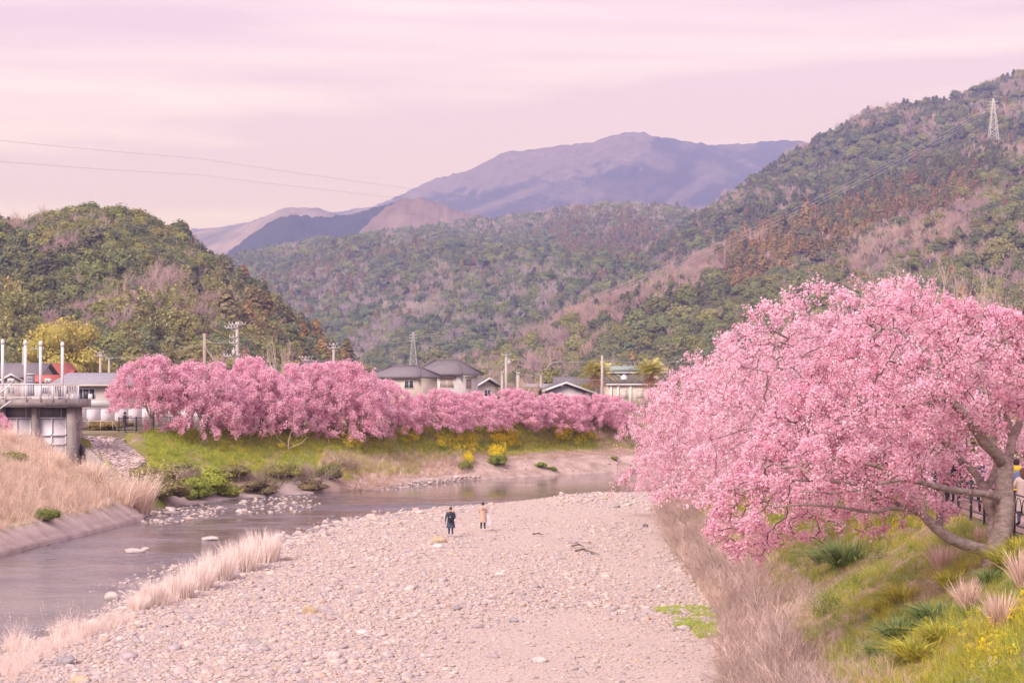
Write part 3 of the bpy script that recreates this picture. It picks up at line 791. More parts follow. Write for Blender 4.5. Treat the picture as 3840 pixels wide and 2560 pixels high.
class Tree:
    """A skeleton grown from hand-laid limbs out to points spread through the crown."""
    def __init__(s, seed):
        s.g = np.random.default_rng(seed)
        s.P, s.par, s.hand, s.rm = [], [], [], []
    def limb(s, pts, r0=0.0, r1=None):
        """lay a polyline; joins the nearest existing node when start is None"""
        pts = [np.array(p, float) for p in pts]
        if s.P:
            A = np.array(s.P); k = int(np.argmin(((A - pts[0]) ** 2).sum(1)))
        else:
            s.P.append(pts[0]); s.par.append(-1); s.hand.append(True); s.rm.append(r0); k = 0; pts = pts[1:]
            prev = s.P[0]
        prev = s.P[k]; i0 = len(s.P)
        for p in pts:
            d = np.linalg.norm(p - prev); n = max(1, int(d / 0.22))
            a = prev
            for q in range(1, n + 1):
                s.P.append(a + (p - a) * q / n); s.par.append(k); s.hand.append(True); k = len(s.P) - 1
            prev = p
        r1 = r0 * 0.3 if r1 is None else r1
        nn = len(s.P) - i0
        s.rm += list(np.linspace(r0, r1, nn)) if r0 else [0.0] * nn
        return k
    def fill(s, targets, jit=0.10, sag=0.06, gap=0.25):
        """join every target point to the nearest part of the tree with a slightly bowed branch"""
        T = np.asarray(targets, float)
        d0 = np.array([np.min(((np.array(s.P) - t) ** 2).sum(1)) for t in T])
        cap = len(s.P) + len(T) * 14
        B = np.empty((cap, 3)); n = len(s.P); B[:n] = s.P
        s.tips = []
        for t in T[np.argsort(d0)]:
            dd = ((B[:n] - t) ** 2).sum(1)
            k = int(np.argmin(dd)); L = math.sqrt(dd[k])
            if L < gap * 0.5: continue
            m = max(2, min(12, int(L / gap) + 1))
            a = B[k].copy()
            bow = rand_unit(1, s.g)[0] * L * 0.12 + np.array((0, 0, sag * L))
            pk = k
            for q in range(1, m + 1):
                u = q / m
                p = a + (t - a) * u + bow * math.sin(u * math.pi) + s.g.normal(size=3) * jit * L / m * (q < m)
                B[n] = p; s.P.append(p); s.par.append(pk); s.hand.append(False); s.rm.append(0.0); pk = n; n += 1
            s.tips.append(pk)
    def finish(s, r_tip=0.006, power=2.35, r_max=0.3):
        n = len(s.P)
        s.A = np.array(s.P); s.pa = np.array(s.par)
        w = np.zeros(n); kids = np.zeros(n, int)
        for i in range(n - 1, 0, -1):
            if kids[i] == 0: w[i] = r_tip ** power
            kids[s.pa[i]] += 1; w[s.pa[i]] += w[i]
        s.r = np.minimum(w ** (1 / power), r_max)
        s.r = np.where(np.array(s.rm) > 0, np.maximum(np.array(s.rm), np.minimum(s.r, np.array(s.rm) * 1.15)), s.r)
        s.kids = kids
    def wood(s, mb, thin=None, sides=7, split=0.03):
        """chains of nodes as tubes: thick ones in mb, thin ones in thin"""
        n = len(s.A); best = np.full(n, -1)
        for i in range(1, n):
            p = s.pa[i]
            if best[p] < 0 or s.r[i] > s.r[best[p]]: best[p] = i
        for i in range(n):
            p = s.pa[i]
            if p >= 0 and best[p] == i: continue
            ch = [p] if p >= 0 else []
            k = i
            while k >= 0: ch.append(k); k = best[k]
            if len(ch) < 2: continue
            pts = s.A[ch]; rr = s.r[ch].copy()
            if p >= 0: rr[0] = min(rr[0], rr[1] * 1.25)
            t = mb if (thin is None or rr.max() > split) else thin
            if len(pts) == 2:
                pts = np.array([pts[0], (pts[0] + pts[1]) / 2, pts[1]]); rr = np.array([rr[0], (rr[0] + rr[1]) / 2, rr[1]])
            t.tube(pts, rr, sides if rr.max() > 0.09 else (5 if rr.max() > split else 3), (0.3, 0.24, 0.2), cap=False)
    def bloom(s, mb, count, k=5, size=0.06, spread=0.07, rmax=0.02, buds=0.07, pal=C_PET, light=1.0, nearness=None):
        g = s.g
        c = np.where((s.r < rmax) & (~np.array(s.hand)))[0]
        K = rand_unit(14, g) * (2 * math.pi / g.uniform(0.7, 1.7, 14))[:, None] * np.array((1, 1, 1.9)); ph = g.uniform(0, 6.28, 14)
        clump = np.sin(s.A @ K.T + ph).sum(1) / 14 ** 0.5          # blossom comes in drifts with gaps between
        pr = np.exp(1.25 * np.clip(clump[c], -2, 1.6)) / (s.r[c] + 0.006)
        i = g.choice(c, count, p=pr / pr.sum())
        p = s.pa[i]
        u = g.uniform(0, 1, count)[:, None]
        base = s.A[i] * u + s.A[p] * (1 - u) + g.normal(size=(count, 3)) * spread
        m = count * k
        cen = np.repeat(base, k, 0) + g.normal(size=(m, 3)) * size * (0.75 if k < 7 else 0.95)
        order = np.argsort(-pal.sum(1))                            # fuller drifts are paler, thin ones deeper pink
        hue = order[np.clip((2.8 - 1.1 * clump[i] + g.normal(0, 1.3, count)).astype(int), 0, len(pal) - 1)]
        tone = g.uniform(0.90, 1.05, count)[:, None]
        col = np.clip(np.repeat(pal[hue] * tone, k, 0) * g.uniform(0.90, 1.1, (m, 1)), 0, 0.97)
        bd = g.uniform(0, 1, m) < buds
        col[bd] = C_BUD[g.integers(0, len(C_BUD), bd.sum())]
        sz = g.uniform(0.7, 1.25, m) * size * np.where(bd, 0.7, 1)
        quads(mb, cen, rand_unit(m, g), sz, col * light, 0.85, g)

def dome_points(g, n, rx, ry, z0, z1, droop=0.9, shell=0.45):
    """points through an umbrella-shaped crown: mostly in the outer shell, skirts hanging lower"""
    out = []
    while len(out) < n:
        a = g.uniform(0, 2 * math.pi); rr = math.sqrt(g.uniform(0, 1))
        lim_top = z1 - (z1 - z0) * 0.62 * rr ** 2.6
        lim_low = z0 + (z1 - z0) * (0.40 * (1 - rr) + 0.0) - droop * max(0, rr - 0.55)
        t = g.uniform(0, 1)
        if g.uniform() < shell: t = 1 - 0.3 * (1 - t) ** 1.2 if g.uniform() < 0.65 else 0.25 * t
        z = lim_low + (lim_top - lim_low) * t
        lump = 0.88 + 0.26 * math.sin(a * 3 + g.uniform(-.3, .3)) * math.cos(a * 2 + 1)
        out.append((rx * rr * lump * math.cos(a), ry * rr * lump * math.sin(a), z))
    return np.array(out)

def cherry(seed, rx, ry, z0, z1, n_targets, n_bloom, k, size, lean=(0, 0), spread=0.08, stems=4, trunk_h=0.8, droop=0.9, buds=0.07, pal=C_PET, r_tip=0.008):
    T = Tree(seed); g = T.g
    base = np.array((0, 0, -0.25)); fork = np.array((lean[0] * 0.3, lean[1] * 0.3, trunk_h))
    T.limb([base, (0, 0, 0.15), fork])
    for q in range(stems):
        a = q * 2 * math.pi / stems + g.uniform(-.4, .4)
        d = np.array((math.cos(a) * rx, math.sin(a) * ry))
        h = z0 + (z1 - z0) * g.uniform(0.45, 0.75)
        p1 = fork + np.array((d[0] * 0.16, d[1] * 0.16, (h - trunk_h) * 0.35)) + g.normal(size=3) * 0.1
        p2 = fork + np.array((d[0] * 0.38, d[1] * 0.38, (h - trunk_h) * 0.72)) + g.normal(size=3) * 0.15
        p3 = fork + np.array((d[0] * 0.60, d[1] * 0.60, (h - trunk_h) * 0.95)) + g.normal(size=3) * 0.2
        T.limb([fork, p1, p2, p3])
    T.fill(dome_points(g, n_targets, rx, ry, z0, z1, droop) + np.array((lean[0], lean[1], 0)), sag=0.08)
    T.finish(r_tip, 2.5, 0.24)
    tr, br, cr = MB(), MB(), MB()
    T.wood(tr, br, 8, 0.035)
    T.bloom(cr, n_bloom, k, size, spread, r_tip * 2.4, buds, pal)
    return tr, br, cr

def tree_thing(name, parts, loc, rz, label, group, cat='tree', sc=1.0):
    root = empty(name, loc, rz)
    root.scale = (sc, sc, sc)
    tag(root, label, cat, group)
    parts[0].build('trunk', BARK, root, smooth=True)
    tag(parts[1].build('twigs', TWIGS, root), kind='stuff')
    parts[2].build('crown', PETAL, root)
    return root
def place_copy(src, loc, rz, sc, label):
    o = copy_tree(src)
    o.location = loc; o.rotation_euler = (0, 0, rz); o.scale = sc if isinstance(sc, tuple) else (sc, sc, sc)
    o['label'] = label
    return o
def on_ground(X, Y, dz=0.0):
    return (X, Y, float(ground_z(np.array([X]), np.array([Y]))[0]) + dz)

# ---- the large leaning tree by the fence: limbs laid where the photograph shows them
NY = 46.0
def nl(*pp):   # (px, py, depth offset)
    return [np.array(P(a, b, NY + c)) for a, b, c in pp]
T1 = Tree(11)
T1.limb(nl((3722, 2135, 0), (3724, 2090, 0), (3745, 2030, 0.05), (3762, 1971, 0.1), (3769, 1894, 0.15), (3765, 1818, 0.15), (3769, 1745, 0.2)), 0.27, 0.21)
T1.limb(nl((3769, 1745, 0.2), (3742, 1706, 0.0), (3719, 1684, -0.1), (3693, 1661, -0.3), (3660, 1610, -0.5), (3622, 1560, -0.7), (3556, 1489, -0.9), (3543, 1431, -1.0), (3506, 1390, -1.1), (3469, 1336, -1.2), (3444, 1294, -1.3), (3381, 1249, -1.4), (3332, 1232, -1.5)), 0.16, 0.045)
T1.limb(nl((3506, 1390, -1.1), (3456, 1381, -1.6), (3398, 1369, -2.0), (3330, 1352, -2.4)), 0.06, 0.02)
T1.limb(nl((3510, 1392, -1.1), (3560, 1344, -0.9), (3597, 1311, -0.6), (3640, 1270, -0.3)), 0.07, 0.025)
T1.limb(nl((3556, 1489, -0.9), (3500, 1508, -1.6), (3415, 1518, -2.2), (3265, 1535, -2.8), (3200, 1540, -3.1)), 0.06, 0.02)
T1.limb(nl((3769, 1745, 0.2), (3788, 1695, 0.5), (3796, 1646, 0.8), (3823, 1588, 1.2), (3850, 1500, 1.8), (3880, 1400, 2.3)), 0.14, 0.05)
T1.limb(nl((3796, 1646, 0.8), (3775, 1560, 1.0), (3763, 1470, 1.2), (3763, 1410, 1.3), (3804, 1369, 1.2), (3860, 1330, 1.0)), 0.09, 0.04)
T1.limb(nl((3727, 2040, 0.1), (3724, 1980, 0.3), (3722, 1933, 0.4), (3700, 1864, 0.5), (3681, 1810, 0.6)), 0.17, 0.13)
T1.limb(nl((3681, 1810, 0.6), (3658, 1776, 0.8), (3628, 1745, 1.0), (3570, 1690, 1.6), (3480, 1600, 2.4), (3380, 1520, 3.0)), 0.1, 0.03)
T1.limb(nl((3690, 1830, 0.6), (3720, 1800, 0.9), (3739, 1740, 1.4), (3723, 1665, 1.7), (3727, 1550, 2.2), (3700, 1430, 2.8), (3650, 1330, 3.2)), 0.11, 0.035)
T1.limb(nl((3745, 1872, 0.1), (3708, 1852, -0.3), (3631, 1845, -0.8), (3555, 1833, -1.2), (3490, 1818, -1.5), (3421, 1799, -1.8), (3344, 1768, -2.0), (3268, 1741, -2.2), (3191, 1730, -2.4), (3080, 1715, -2.6)), 0.105, 0.03)
T1.limb(nl((3421, 1799, -1.8), (3370, 1800, -2.2), (3300, 1812, -2.6), (3220, 1835, -3.0), (3120, 1850, -3.2), (3000, 1840, -3.4)), 0.05, 0.02)
T1.limb(nl((3724, 2085, -0.05), (3690, 2062, -0.15), (3628, 2044, -0.4), (3559, 2017, -0.6), (3509, 1979, -0.7), (3471, 1940, -0.7), (3429, 1887, -0.6), (3375, 1818, -0.4), (3325, 1780, -0.2), (3287, 1764, 0.0), (3160, 1690, 0.3), (3050, 1620, 0.6)), 0.17, 0.04)
T1.limb(nl((3524, 1988, -0.7), (3524, 1930, -0.5), (3524, 1875, -0.3), (3547, 1799, 0.1), (3566, 1741, 0.4), (3560, 1640, 0.8), (3500, 1540, 1.2)), 0.09, 0.03)
T1.limb(nl((3440, 1905, -0.6), (3383, 1902, -1.0), (3330, 1862, -1.3), (3270, 1832, -1.6), (3200, 1815, -1.9), (3090, 1800, -2.2), (2960, 1800, -2.5)), 0.06, 0.02)
T1.limb(nl((3450, 1920, -0.7), (3400, 1908, -1.2), (3340, 1905, -1.6), (3290, 1920, -2.0), (3230, 1915, -2.4), (3150, 1900, -2.6), (3020, 1890, -2.8), (2900, 1900, -3.0)), 0.065, 0.02)
OUT1 = [(2660, 1900), (2640, 1985), (2700, 2060), (2790, 2112), (2870, 2095), (2980, 2020), (3080, 2030), (3200, 2030), (3330, 1990), (3480, 1990), (3600, 1960), (3640, 1900), (3600, 1800), (3720, 1640), (3800, 1560), (3960, 1600), (4060, 1420), (4000, 1260), (3870, 1195), (3720, 1145), (3560, 1110), (3420, 1100), (3300, 1135), (3180, 1215), (3060, 1330), (2950, 1460), (2830, 1600), (2740, 1740)]
def poly_points(g, poly, n, keep=None):
    poly = np.array(poly, float); lo, hi = poly.min(0), poly.max(0); out = []
    while len(out) < n:
        q = lo + (hi - lo) * g.uniform(size=(n * 2, 2))
        q = q[in_poly(q[:, 0], q[:, 1], poly)]
        if keep is not None: q = q[keep(q[:, 0], q[:, 1]) > g.uniform(size=len(q))]
        out += list(q)
    return np.array(out[:n])
_g = np.random.default_rng(21)
q1 = poly_points(_g, OUT1, 2300, lambda x, y: np.where((y > 1930) & (x > 3020), 0.16, np.where((x > 3420) & (y > 1640), 0.42, 1.0)))
edge = pl_dist(q1[:, 0], q1[:, 1], np.array(OUT1 + OUT1[:1]))
dep = _g.uniform(-1, 1, len(q1)) * np.clip(edge / 60, 0.6, 4.0)
t1pts = np.array([P(a, b, NY + d - 0.2) for (a, b), d in zip(q1, dep)])
T1.fill(t1pts, sag=0.05, gap=0.22)
T1.finish(0.0098, 2.7, 0.36)
_tr, _br, _cr = MB(), MB(), MB()
T1.wood(_tr, _br, 10, 0.035)
T1.bloom(_cr, 11000, 9, 0.066, 0.045, 0.024, 0.08, C_PET)
_root = empty('cherry_tree', tuple(T1.A[0]))
tag(_root, 'nearest large cherry tree leaning over the grassy bank beside the fence', 'tree', 'cherry trees along the near bank')
_off = -T1.A[0]
for nm, mb_, mt_ in (('trunk', _tr, BARK), ('twigs', _br, TWIGS), ('crown', _cr, PETAL)):
    mb_.V = [v + _off for v in mb_.V]
    _o = mb_.build(nm, mt_, _root, smooth=(nm == 'trunk'))
    if nm == 'twigs': tag(_o, kind='stuff')

# ---- the rest of the near row, farther and farther along the bank
RG = 'cherry trees along the near bank'
ca = cherry(31, 6.4, 5.6, 0.6, 7.0, 1000, 17000, 4, 0.085, (-1.6, 0), 0.08, 5, 1.0, 1.6, pal=C_PET3)
cb = cherry(32, 6.0, 5.4, 0.5, 6.6, 900, 15000, 4, 0.092, (-1.4, 0.2), 0.085, 4, 0.9, 1.5, pal=C_PET3)
t_a = tree_thing('cherry_tree', ca, on_ground(13.2, 58.5), R(0), 'tall cherry tree directly behind the nearest one by the fence', RG, sc=1.07)
t_b = tree_thing('cherry_tree', cb, on_ground(14.0, 69.0), R(20), 'third cherry tree from the camera in the near row', RG, sc=1.0)
place_copy(t_a, on_ground(13.0, 79.5), R(200), 1.02, 'fourth cherry tree from the camera in the near row')
place_copy(t_b, on_ground(12.7, 90.0), R(150), (1.02, 1.02, 1.1), 'fifth cherry tree from the camera in the near row')
place_copy(t_a, on_ground(12.0, 101.0), R(95), (0.95, 0.95, 1.14), 'sixth cherry tree from the camera in the near row')
place_copy(t_b, on_ground(11.2, 114.0), R(100), (0.90, 0.90, 1.22), 'last cherry tree of the near row, farthest upstream')
place_copy(t_b, (23.8, 63.0, LAND_Z), R(40), 1.0, 'cherry tree on the far side of the footpath behind the nearest one')

# ---- the far bank row
LG = 'cherry trees along the far bank'
cc = cherry(41, 4.3, 4.0, 0.4, 6.0, 620, 11000, 4, 0.125, (0.4, -0.8), 0.10, 4, 0.8, 1.3, pal=C_PET, r_tip=0.011, buds=0.03)
cd = cherry(42, 4.5, 4.2, 0.4, 6.2, 620, 11500, 4, 0.125, (-0.2, -0.9), 0.10, 5, 0.7, 1.4, pal=C_PET, r_tip=0.011, buds=0.03)
ce = cherry(43, 4.0, 3.8, 0.6, 5.4, 520, 9000, 4, 0.13, (0.2, -0.6), 0.11, 4, 0.8, 1.0, pal=C_PET, r_tip=0.011, buds=0.03)
def at_bank(px, Y, dz=0.0):
    X = (px - 1920) / F * Y
    return on_ground(X, Y, dz)
cf = cherry(47, 3.9, 3.6, 1.7, 6.1, 560, 8200, 4, 0.125, (0.3, -0.5), 0.10, 5, 1.0, 0.35, pal=C_PET, r_tip=0.012, buds=0.03)
tree_thing('cherry_tree', cf, at_bank(565, 148.5), R(0), 'cherry tree with open trunk and limbs next to the photographer on the far bank', LG)
t_c = tree_thing('cherry_tree', cc, at_bank(900, 157), R(60), 'cherry tree half hidden behind the second and third of the far bank row', LG)
t_d = tree_thing('cherry_tree', cd, at_bank(765, 151), R(30), 'wide cherry tree hanging low over the far bank, second along', LG)
t_e = tree_thing('cherry_tree', ce, at_bank(1640, 174), R(0), 'thin cherry tree in front of the white house with grey tiled roof', LG)
t_e.scale = (1.0, 1.0, 0.76)
place_copy(t_c, at_bank(960, 155), R(110), (0.98, 0.98, 0.92), 'third cherry tree along the far bank, below the utility pole')
place_copy(t_d, at_bank(1135, 160), R(200), (0.95, 0.95, 1.0), 'fourth cherry tree along the far bank')
place_copy(t_d, at_bank(1330, 163), R(310), (1.14, 1.14, 1.16), 'tallest and widest cherry tree on the far bank')
place_copy(t_c, at_bank(1480, 169), R(250), (0.9, 0.9, 0.82), 'cherry tree beside the tallest one on the far bank')
place_copy(t_e, at_bank(1775, 178.5), R(140), (0.95, 0.95, 0.72), 'small cherry tree on the far bank right of the white house')
place_copy(t_d, at_bank(1900, 183.5), R(80), (0.92, 0.92, 0.62), 'small round cherry tree on the far bank below the pole with a transformer')
place_copy(t_c, at_bank(2060, 187.5), R(20), (0.98, 0.98, 0.64), 'small cherry tree on the far bank below the white gable')
place_copy(t_d, at_bank(2190, 191.5), R(170), (0.95, 0.95, 0.64), 'second last cherry tree on the far bank below the palm')
place_copy(t_e, at_bank(2300, 195), R(260), (0.9, 0.9, 0.60), 'last cherry tree on the far bank below the cream building')
place_copy(t_c, (-36.5, 126.0, 3.9), R(180), (0.66, 0.66, 0.56), 'cherry tree at the left picture edge in front of the sluice gate')
# ================================================================== STONES
def gz_fast(x, y):
    """height read from the terrain grid"""
    x = np.asarray(x, float); y = np.asarray(y, float)
    i = np.clip(np.searchsorted(gx, x) - 1, 0, nxg - 2); j = np.clip(np.searchsorted(gy, y) - 1, 0, nyg - 2)
    u = np.clip((x - gx[i]) / (gx[i + 1] - gx[i]), 0, 1); v = np.clip((y - gy[j]) / (gy[j + 1] - gy[j]), 0, 1)
    return (GZ[j, i] * (1 - u) + GZ[j, i + 1] * u) * (1 - v) + (GZ[j + 1, i] * (1 - u) + GZ[j + 1, i + 1] * u) * v
_RY = np.arange(24.0, 260.0, 0.1)
def rays_ground(q):
    out = []
    for px, py in q:
        d = CAM_H - (py - 1430) / F * _RY - np.maximum(gz_fast((px - 1920) / F * _RY, _RY), WATER_Z)
        k = int(np.argmax(d < 0)) if (d < 0).any() else len(_RY) - 1
        out.append(((px - 1920) / F * _RY[k], _RY[k]))
    return np.array(out)
def ray_ground(px, py):
    """where the sight line through photograph pixel (px, py) meets the ground"""
    X, Y = rays_ground([(px, py)])[0]
    return X, Y, float(max(gz_fast(X, Y), WATER_Z))

def stone_mat(name, cols, wet=0.0):
    m, nt, b = new_mat(name)
    oi = nt.nodes.new('ShaderNodeObjectInfo')
    rp = nt.nodes.new('ShaderNodeValToRGB'); rp.color_ramp.interpolation = 'CONSTANT'
    e = rp.color_ramp.elements
    for k, c in enumerate(cols):
        q = e[k] if k < 2 else e.new(0.5)
        q.position = k / len(cols); q.color = (*c, 1)
    for k, c in enumerate(cols):
        e[k].position = k / len(cols); e[k].color = (*c, 1)
    tc = nt.nodes.new('ShaderNodeTexCoord')
    nz = nt.nodes.new('ShaderNodeTexNoise'); nz.inputs['Scale'].default_value = 3.5; nz.inputs['Detail'].default_value = 8
    mr = nt.nodes.new('ShaderNodeMapRange')
    mr.inputs['From Min'].default_value = 0.3; mr.inputs['From Max'].default_value = 0.7; mr.inputs['To Min'].default_value = 0.78; mr.inputs['To Max'].default_value = 1.15
    mx = nt.nodes.new('ShaderNodeMix'); mx.data_type = 'RGBA'; mx.blend_type = 'MULTIPLY'; mx.inputs['Factor'].default_value = 1
    nt.links.new(oi.outputs['Random'], rp.inputs['Fac']); nt.links.new(tc.outputs['Object'], nz.inputs['Vector'])
    nt.links.new(nz.outputs['Fac'], mr.inputs['Value']); nt.links.new(rp.outputs['Color'], mx.inputs['A']); nt.links.new(mr.outputs['Result'], mx.inputs['B'])
    nt.links.new(mx.outputs['Result'], b.inputs['Base Color'])
    b.inputs['Roughness'].default_value = 0.85
    bp = nt.nodes.new('ShaderNodeBump'); bp.inputs['Distance'].default_value = 0.06; bp.inputs['Strength'].default_value = 0.5
    nt.links.new(nz.outputs['Fac'], bp.inputs['Height']); nt.links.new(bp.outputs['Normal'], b.inputs['Normal'])
    return m
STONE_COLS = [(0.54, 0.455, 0.42), (0.48, 0.42, 0.41), (0.58, 0.49, 0.43), (0.43, 0.385, 0.385), (0.60, 0.51, 0.455), (0.51, 0.42, 0.395), (0.57, 0.44, 0.345), (0.37, 0.33, 0.325), (0.56, 0.48, 0.445), (0.49, 0.44, 0.435), (0.63, 0.555, 0.505), (0.53, 0.435, 0.39), (0.45, 0.40, 0.40), (0.55, 0.465, 0.43)]
STONE_COLS = [(a * 0.985, b * 0.955, c * 0.92) for a, b, c in STONE_COLS]
STONE = stone_mat('river_cobble', STONE_COLS)
def stone_mesh(seed, sub=1, flat=0.62, jag=0.16):
    g = np.random.default_rng(seed)
    v, f = (ICO1, ICO2)[sub - 1]
    v = v.copy()
    for k in range(7):
        d = rand_unit(1, g)[0]; c = g.uniform(0.55, 0.92)
        h = v @ d
        v = v - np.outer(np.maximum(0, h - c) * 0.8, d)
    v *= 1 + (g.uniform(size=(len(v), 1)) - 0.5) * jag
    v *= np.array((1, g.uniform(0.62, 0.95), flat * g.uniform(0.75, 1.2)))
    return v * 0.5, f
def stone_obj(name, seed, sub, mat, parent=None, link=True, flat=0.50, jag=0.12):
    m = MB(); v, f = stone_mesh(seed, sub, flat, jag); m.add(v, [f], (0.5, 0.45, 0.42))
    return m.build(name, mat, parent, smooth=True, link=link)

g = np.random.default_rng(77)
def bar_points(n, y0, y1):
    out = np.zeros((0, 2))
    while len(out) < n:
        yy = y0 * (y1 / y0) ** g.uniform(0, 1, n)        # denser near the camera
        xx = g.uniform(-20, 12, n)
        ok = in_poly(xx, yy, BED) & (np.abs(xx) / yy < 0.30)
        s = pl_dist(xx, yy, BAR_E) * np.where(in_poly(xx, yy, BAR), 1, -1)
        # coarse cobbles near the water, finer gravel towards the bank
        fine = sstep(0.38, 0.62, fbm(xx * 0.16, yy * 0.07, 3, 41)) * sstep(-8, 2, xx)
        ok &= (s > -1.0 + 0.9 * g.normal(size=n) * (yy > 78)) & (g.uniform(0, 1, n) > fine * 0.55)
        out = np.concatenate([out, np.stack([xx[ok], yy[ok]], 1)])
    return out[:n]
N_ST = 72000
sp = bar_points(N_ST, 50, 146)
sz = 0.085 * g.lognormal(0, 0.60, N_ST)
fine_ = sstep(0.38, 0.62, fbm(sp[:, 0] * 0.16, sp[:, 1] * 0.07, 3, 41)) * sstep(-8, 2, sp[:, 0])
sz *= 1 - 0.42 * fine_
sz *= 1 + 0.55 * sstep(105, 138, sp[:, 1])
sz = np.clip(sz, 0.035, 0.62)
# shallows with stones below the far bank
def shallows(poly, n, s0):
    q = poly_points(g, poly, n)
    return rays_ground(q), s0 * g.lognormal(0, 0.45, n)
ex, es = shallows([(520, 1930), (620, 1900), (760, 1890), (860, 1905), (820, 1935), (640, 1965), (530, 1960)], 260, 0.22)
ex2, es2 = shallows([(860, 1895), (980, 1858), (1180, 1852), (1220, 1890), (1100, 1925), (900, 1925)], 190, 0.22)
ex3, es3 = shallows([(1410, 1836), (1560, 1800), (1800, 1786), (1800, 1792), (1600, 1818), (1480, 1836)], 420, 0.20)
ex4, es4 = shallows([(1060, 2010), (1250, 1960), (1500, 1920), (1530, 1945), (1260, 2000), (1080, 2060)], 160, 0.26)
ex5, es5 = shallows([(1820, 1775), (2000, 1715), (2450, 1690), (2450, 1755), (2100, 1772)], 700, 0.09)
sp = np.concatenate([sp, ex, ex2, ex3, ex4, ex5]); sz = np.concatenate([sz, es, es2, es3, es4, es5])
szz = np.maximum(ground_z(sp[:, 0], sp[:, 1]), WATER_Z - 0.02) + sz * 0.06
rot = np.stack([g.normal(0, 0.18, len(sp)), g.normal(0, 0.18, len(sp)), g.uniform(0, 6.28, len(sp))], 1)
app = sz / sp[:, 1] * np.where((np.abs(sp[:, 0]) / sp[:, 1] < 0.275), 1, 0)
big = np.argsort(-app)[:300]
rest = np.ones(len(sp), bool); rest[big] = False
protos = [stone_obj('cobble_shape_%02d' % k, 300 + k, 1, STONE, link=False) for k in range(9)]
scatter('pebbles', np.concatenate([sp, szz[:, None]], 1)[rest], rot[rest], np.repeat(sz[rest][:, None], 3, 1), g.integers(0, 9, rest.sum()), np.ones((rest.sum(), 3)), protos, 'countless pale river cobbles covering the gravel bar')
piece = [stone_obj('stone', 320 + k, 1, STONE, link=False) for k in range(8)]
for n_, k in enumerate(big):
    o = piece[n_ % 8].copy(); o.name = 'stone'
    COL.objects.link(o); o.parent = gravel_bar
    o.location = (sp[k, 0], sp[k, 1], szz[k]); o.rotation_euler = tuple(rot[k]); o.scale = (sz[k],) * 3

def tint_stone(name, c):
    return noise_mat(name, tuple(q * 0.72 for q in c), tuple(min(q * 1.2, 0.9) for q in c), 2.5, 0.85, 8, 0.03, 9)
SM = {'pale': tint_stone('pale_boulder', (0.56, 0.49, 0.44)), 'grey': tint_stone('grey_boulder', (0.34, 0.315, 0.31)), 'ochre': tint_stone('ochre_boulder', (0.55, 0.43, 0.29)), 'mauve': tint_stone('mauve_boulder', (0.42, 0.35, 0.35)), 'white': tint_stone('white_boulder', (0.70, 0.63, 0.57)), 'dark': tint_stone('dark_boulder', (0.20, 0.185, 0.18))}
BOULDERS = [
    (419, 2246, 58, 0.62, 'pale', 'smooth pale boulder standing alone in the calm water near the grass'),
    (505, 2070, 78, 0.34, 'pale', 'long flat pale rock awash in the middle of the river'),
    (545, 2060, 30, 0.5, 'pale', 'small rounded rock touching the end of the long flat river rock'),
    (788, 2024, 62, 0.32, 'pale', 'flat pale rock in the river above the tall dry grass'),
    (462, 2284, 44, 0.5, 'pale', 'pale boulder at the water edge below the lone river boulder'),
    (345, 2345, 62, 0.55, 'white', 'whitish boulder set in the dry grass at the water edge'),
    (249, 2490, 70, 0.8, 'grey', 'blocky grey boulder at the lower left of the gravel bar'),
    (475, 2470, 76, 0.62, 'mauve', 'large mauve boulder with a pale neighbour near the bottom left'),
    (302, 2556, 72, 0.5, 'ochre', 'yellowish boulder at the bottom edge of the picture'),
    (1164, 2298, 64, 0.75, 'ochre', 'rough ochre boulder standing up from the cobbles'),
    (1644, 2035, 60, 0.55, 'ochre', 'rounded orange boulder just behind the dark coated person'),
    (1642, 2054, 40, 0.6, 'white', 'pale domed stone in front of the rounded orange boulder'),
    (1873, 2160, 42, 0.6, 'white', 'round white stone alone in the middle of the gravel bar'),
    (1357, 2378, 46, 0.55, 'white', 'bright white stone in the lower middle of the gravel bar'),
    (1248, 2466, 66, 0.5, 'pale', 'broad cream stone near the bottom centre left'),
    (1567, 1924, 36, 0.55, 'pale', 'pale boulder in the river left of the dark coated person'),
    (1222, 1962, 27, 0.75, 'pale', 'small upright boulder at the tip of the gravel below the riffle'),
    (1246, 1940, 32, 0.5, 'dark', 'dark wet rock breaking the riffle'),
    (1047, 2010, 42, 0.4, 'pale', 'flat pale rock off the end of the tall dry grass'),
    (1144, 2018, 31, 0.6, 'pale', 'rounded rock at the gravel edge right of the flat one'),
    (1082, 2046, 44, 0.5, 'pale', 'wide low rock on the gravel edge beside the dry grass'),
    (1055, 1894, 33, 0.55, 'pale', 'largest pale rock among the shallows below the far bank'),
    (2105, 1852, 18, 0.7, 'white', 'small white rock alone in the calm pool'),
    (1790, 2352, 42, 0.5, 'mauve', 'mauve boulder lying half buried on the fine gravel'),
    (1846, 2466, 48, 0.6, 'mauve', 'angular mauve rock on fine gravel near the bottom centre'),
    (2025, 2478, 66, 0.42, 'pale', 'long pale flat stone on fine gravel at the bottom'),
    (1925, 2330, 46, 0.5, 'grey', 'bluish grey dome shaped stone on the right of the bar'),
    (2140, 2035, 54, 0.35, 'mauve', 'broad lilac slab near the driftwood'),
    (2420, 1975, 22, 0.8, 'dark', 'dark angular stone by the brush at the bank foot'),
]
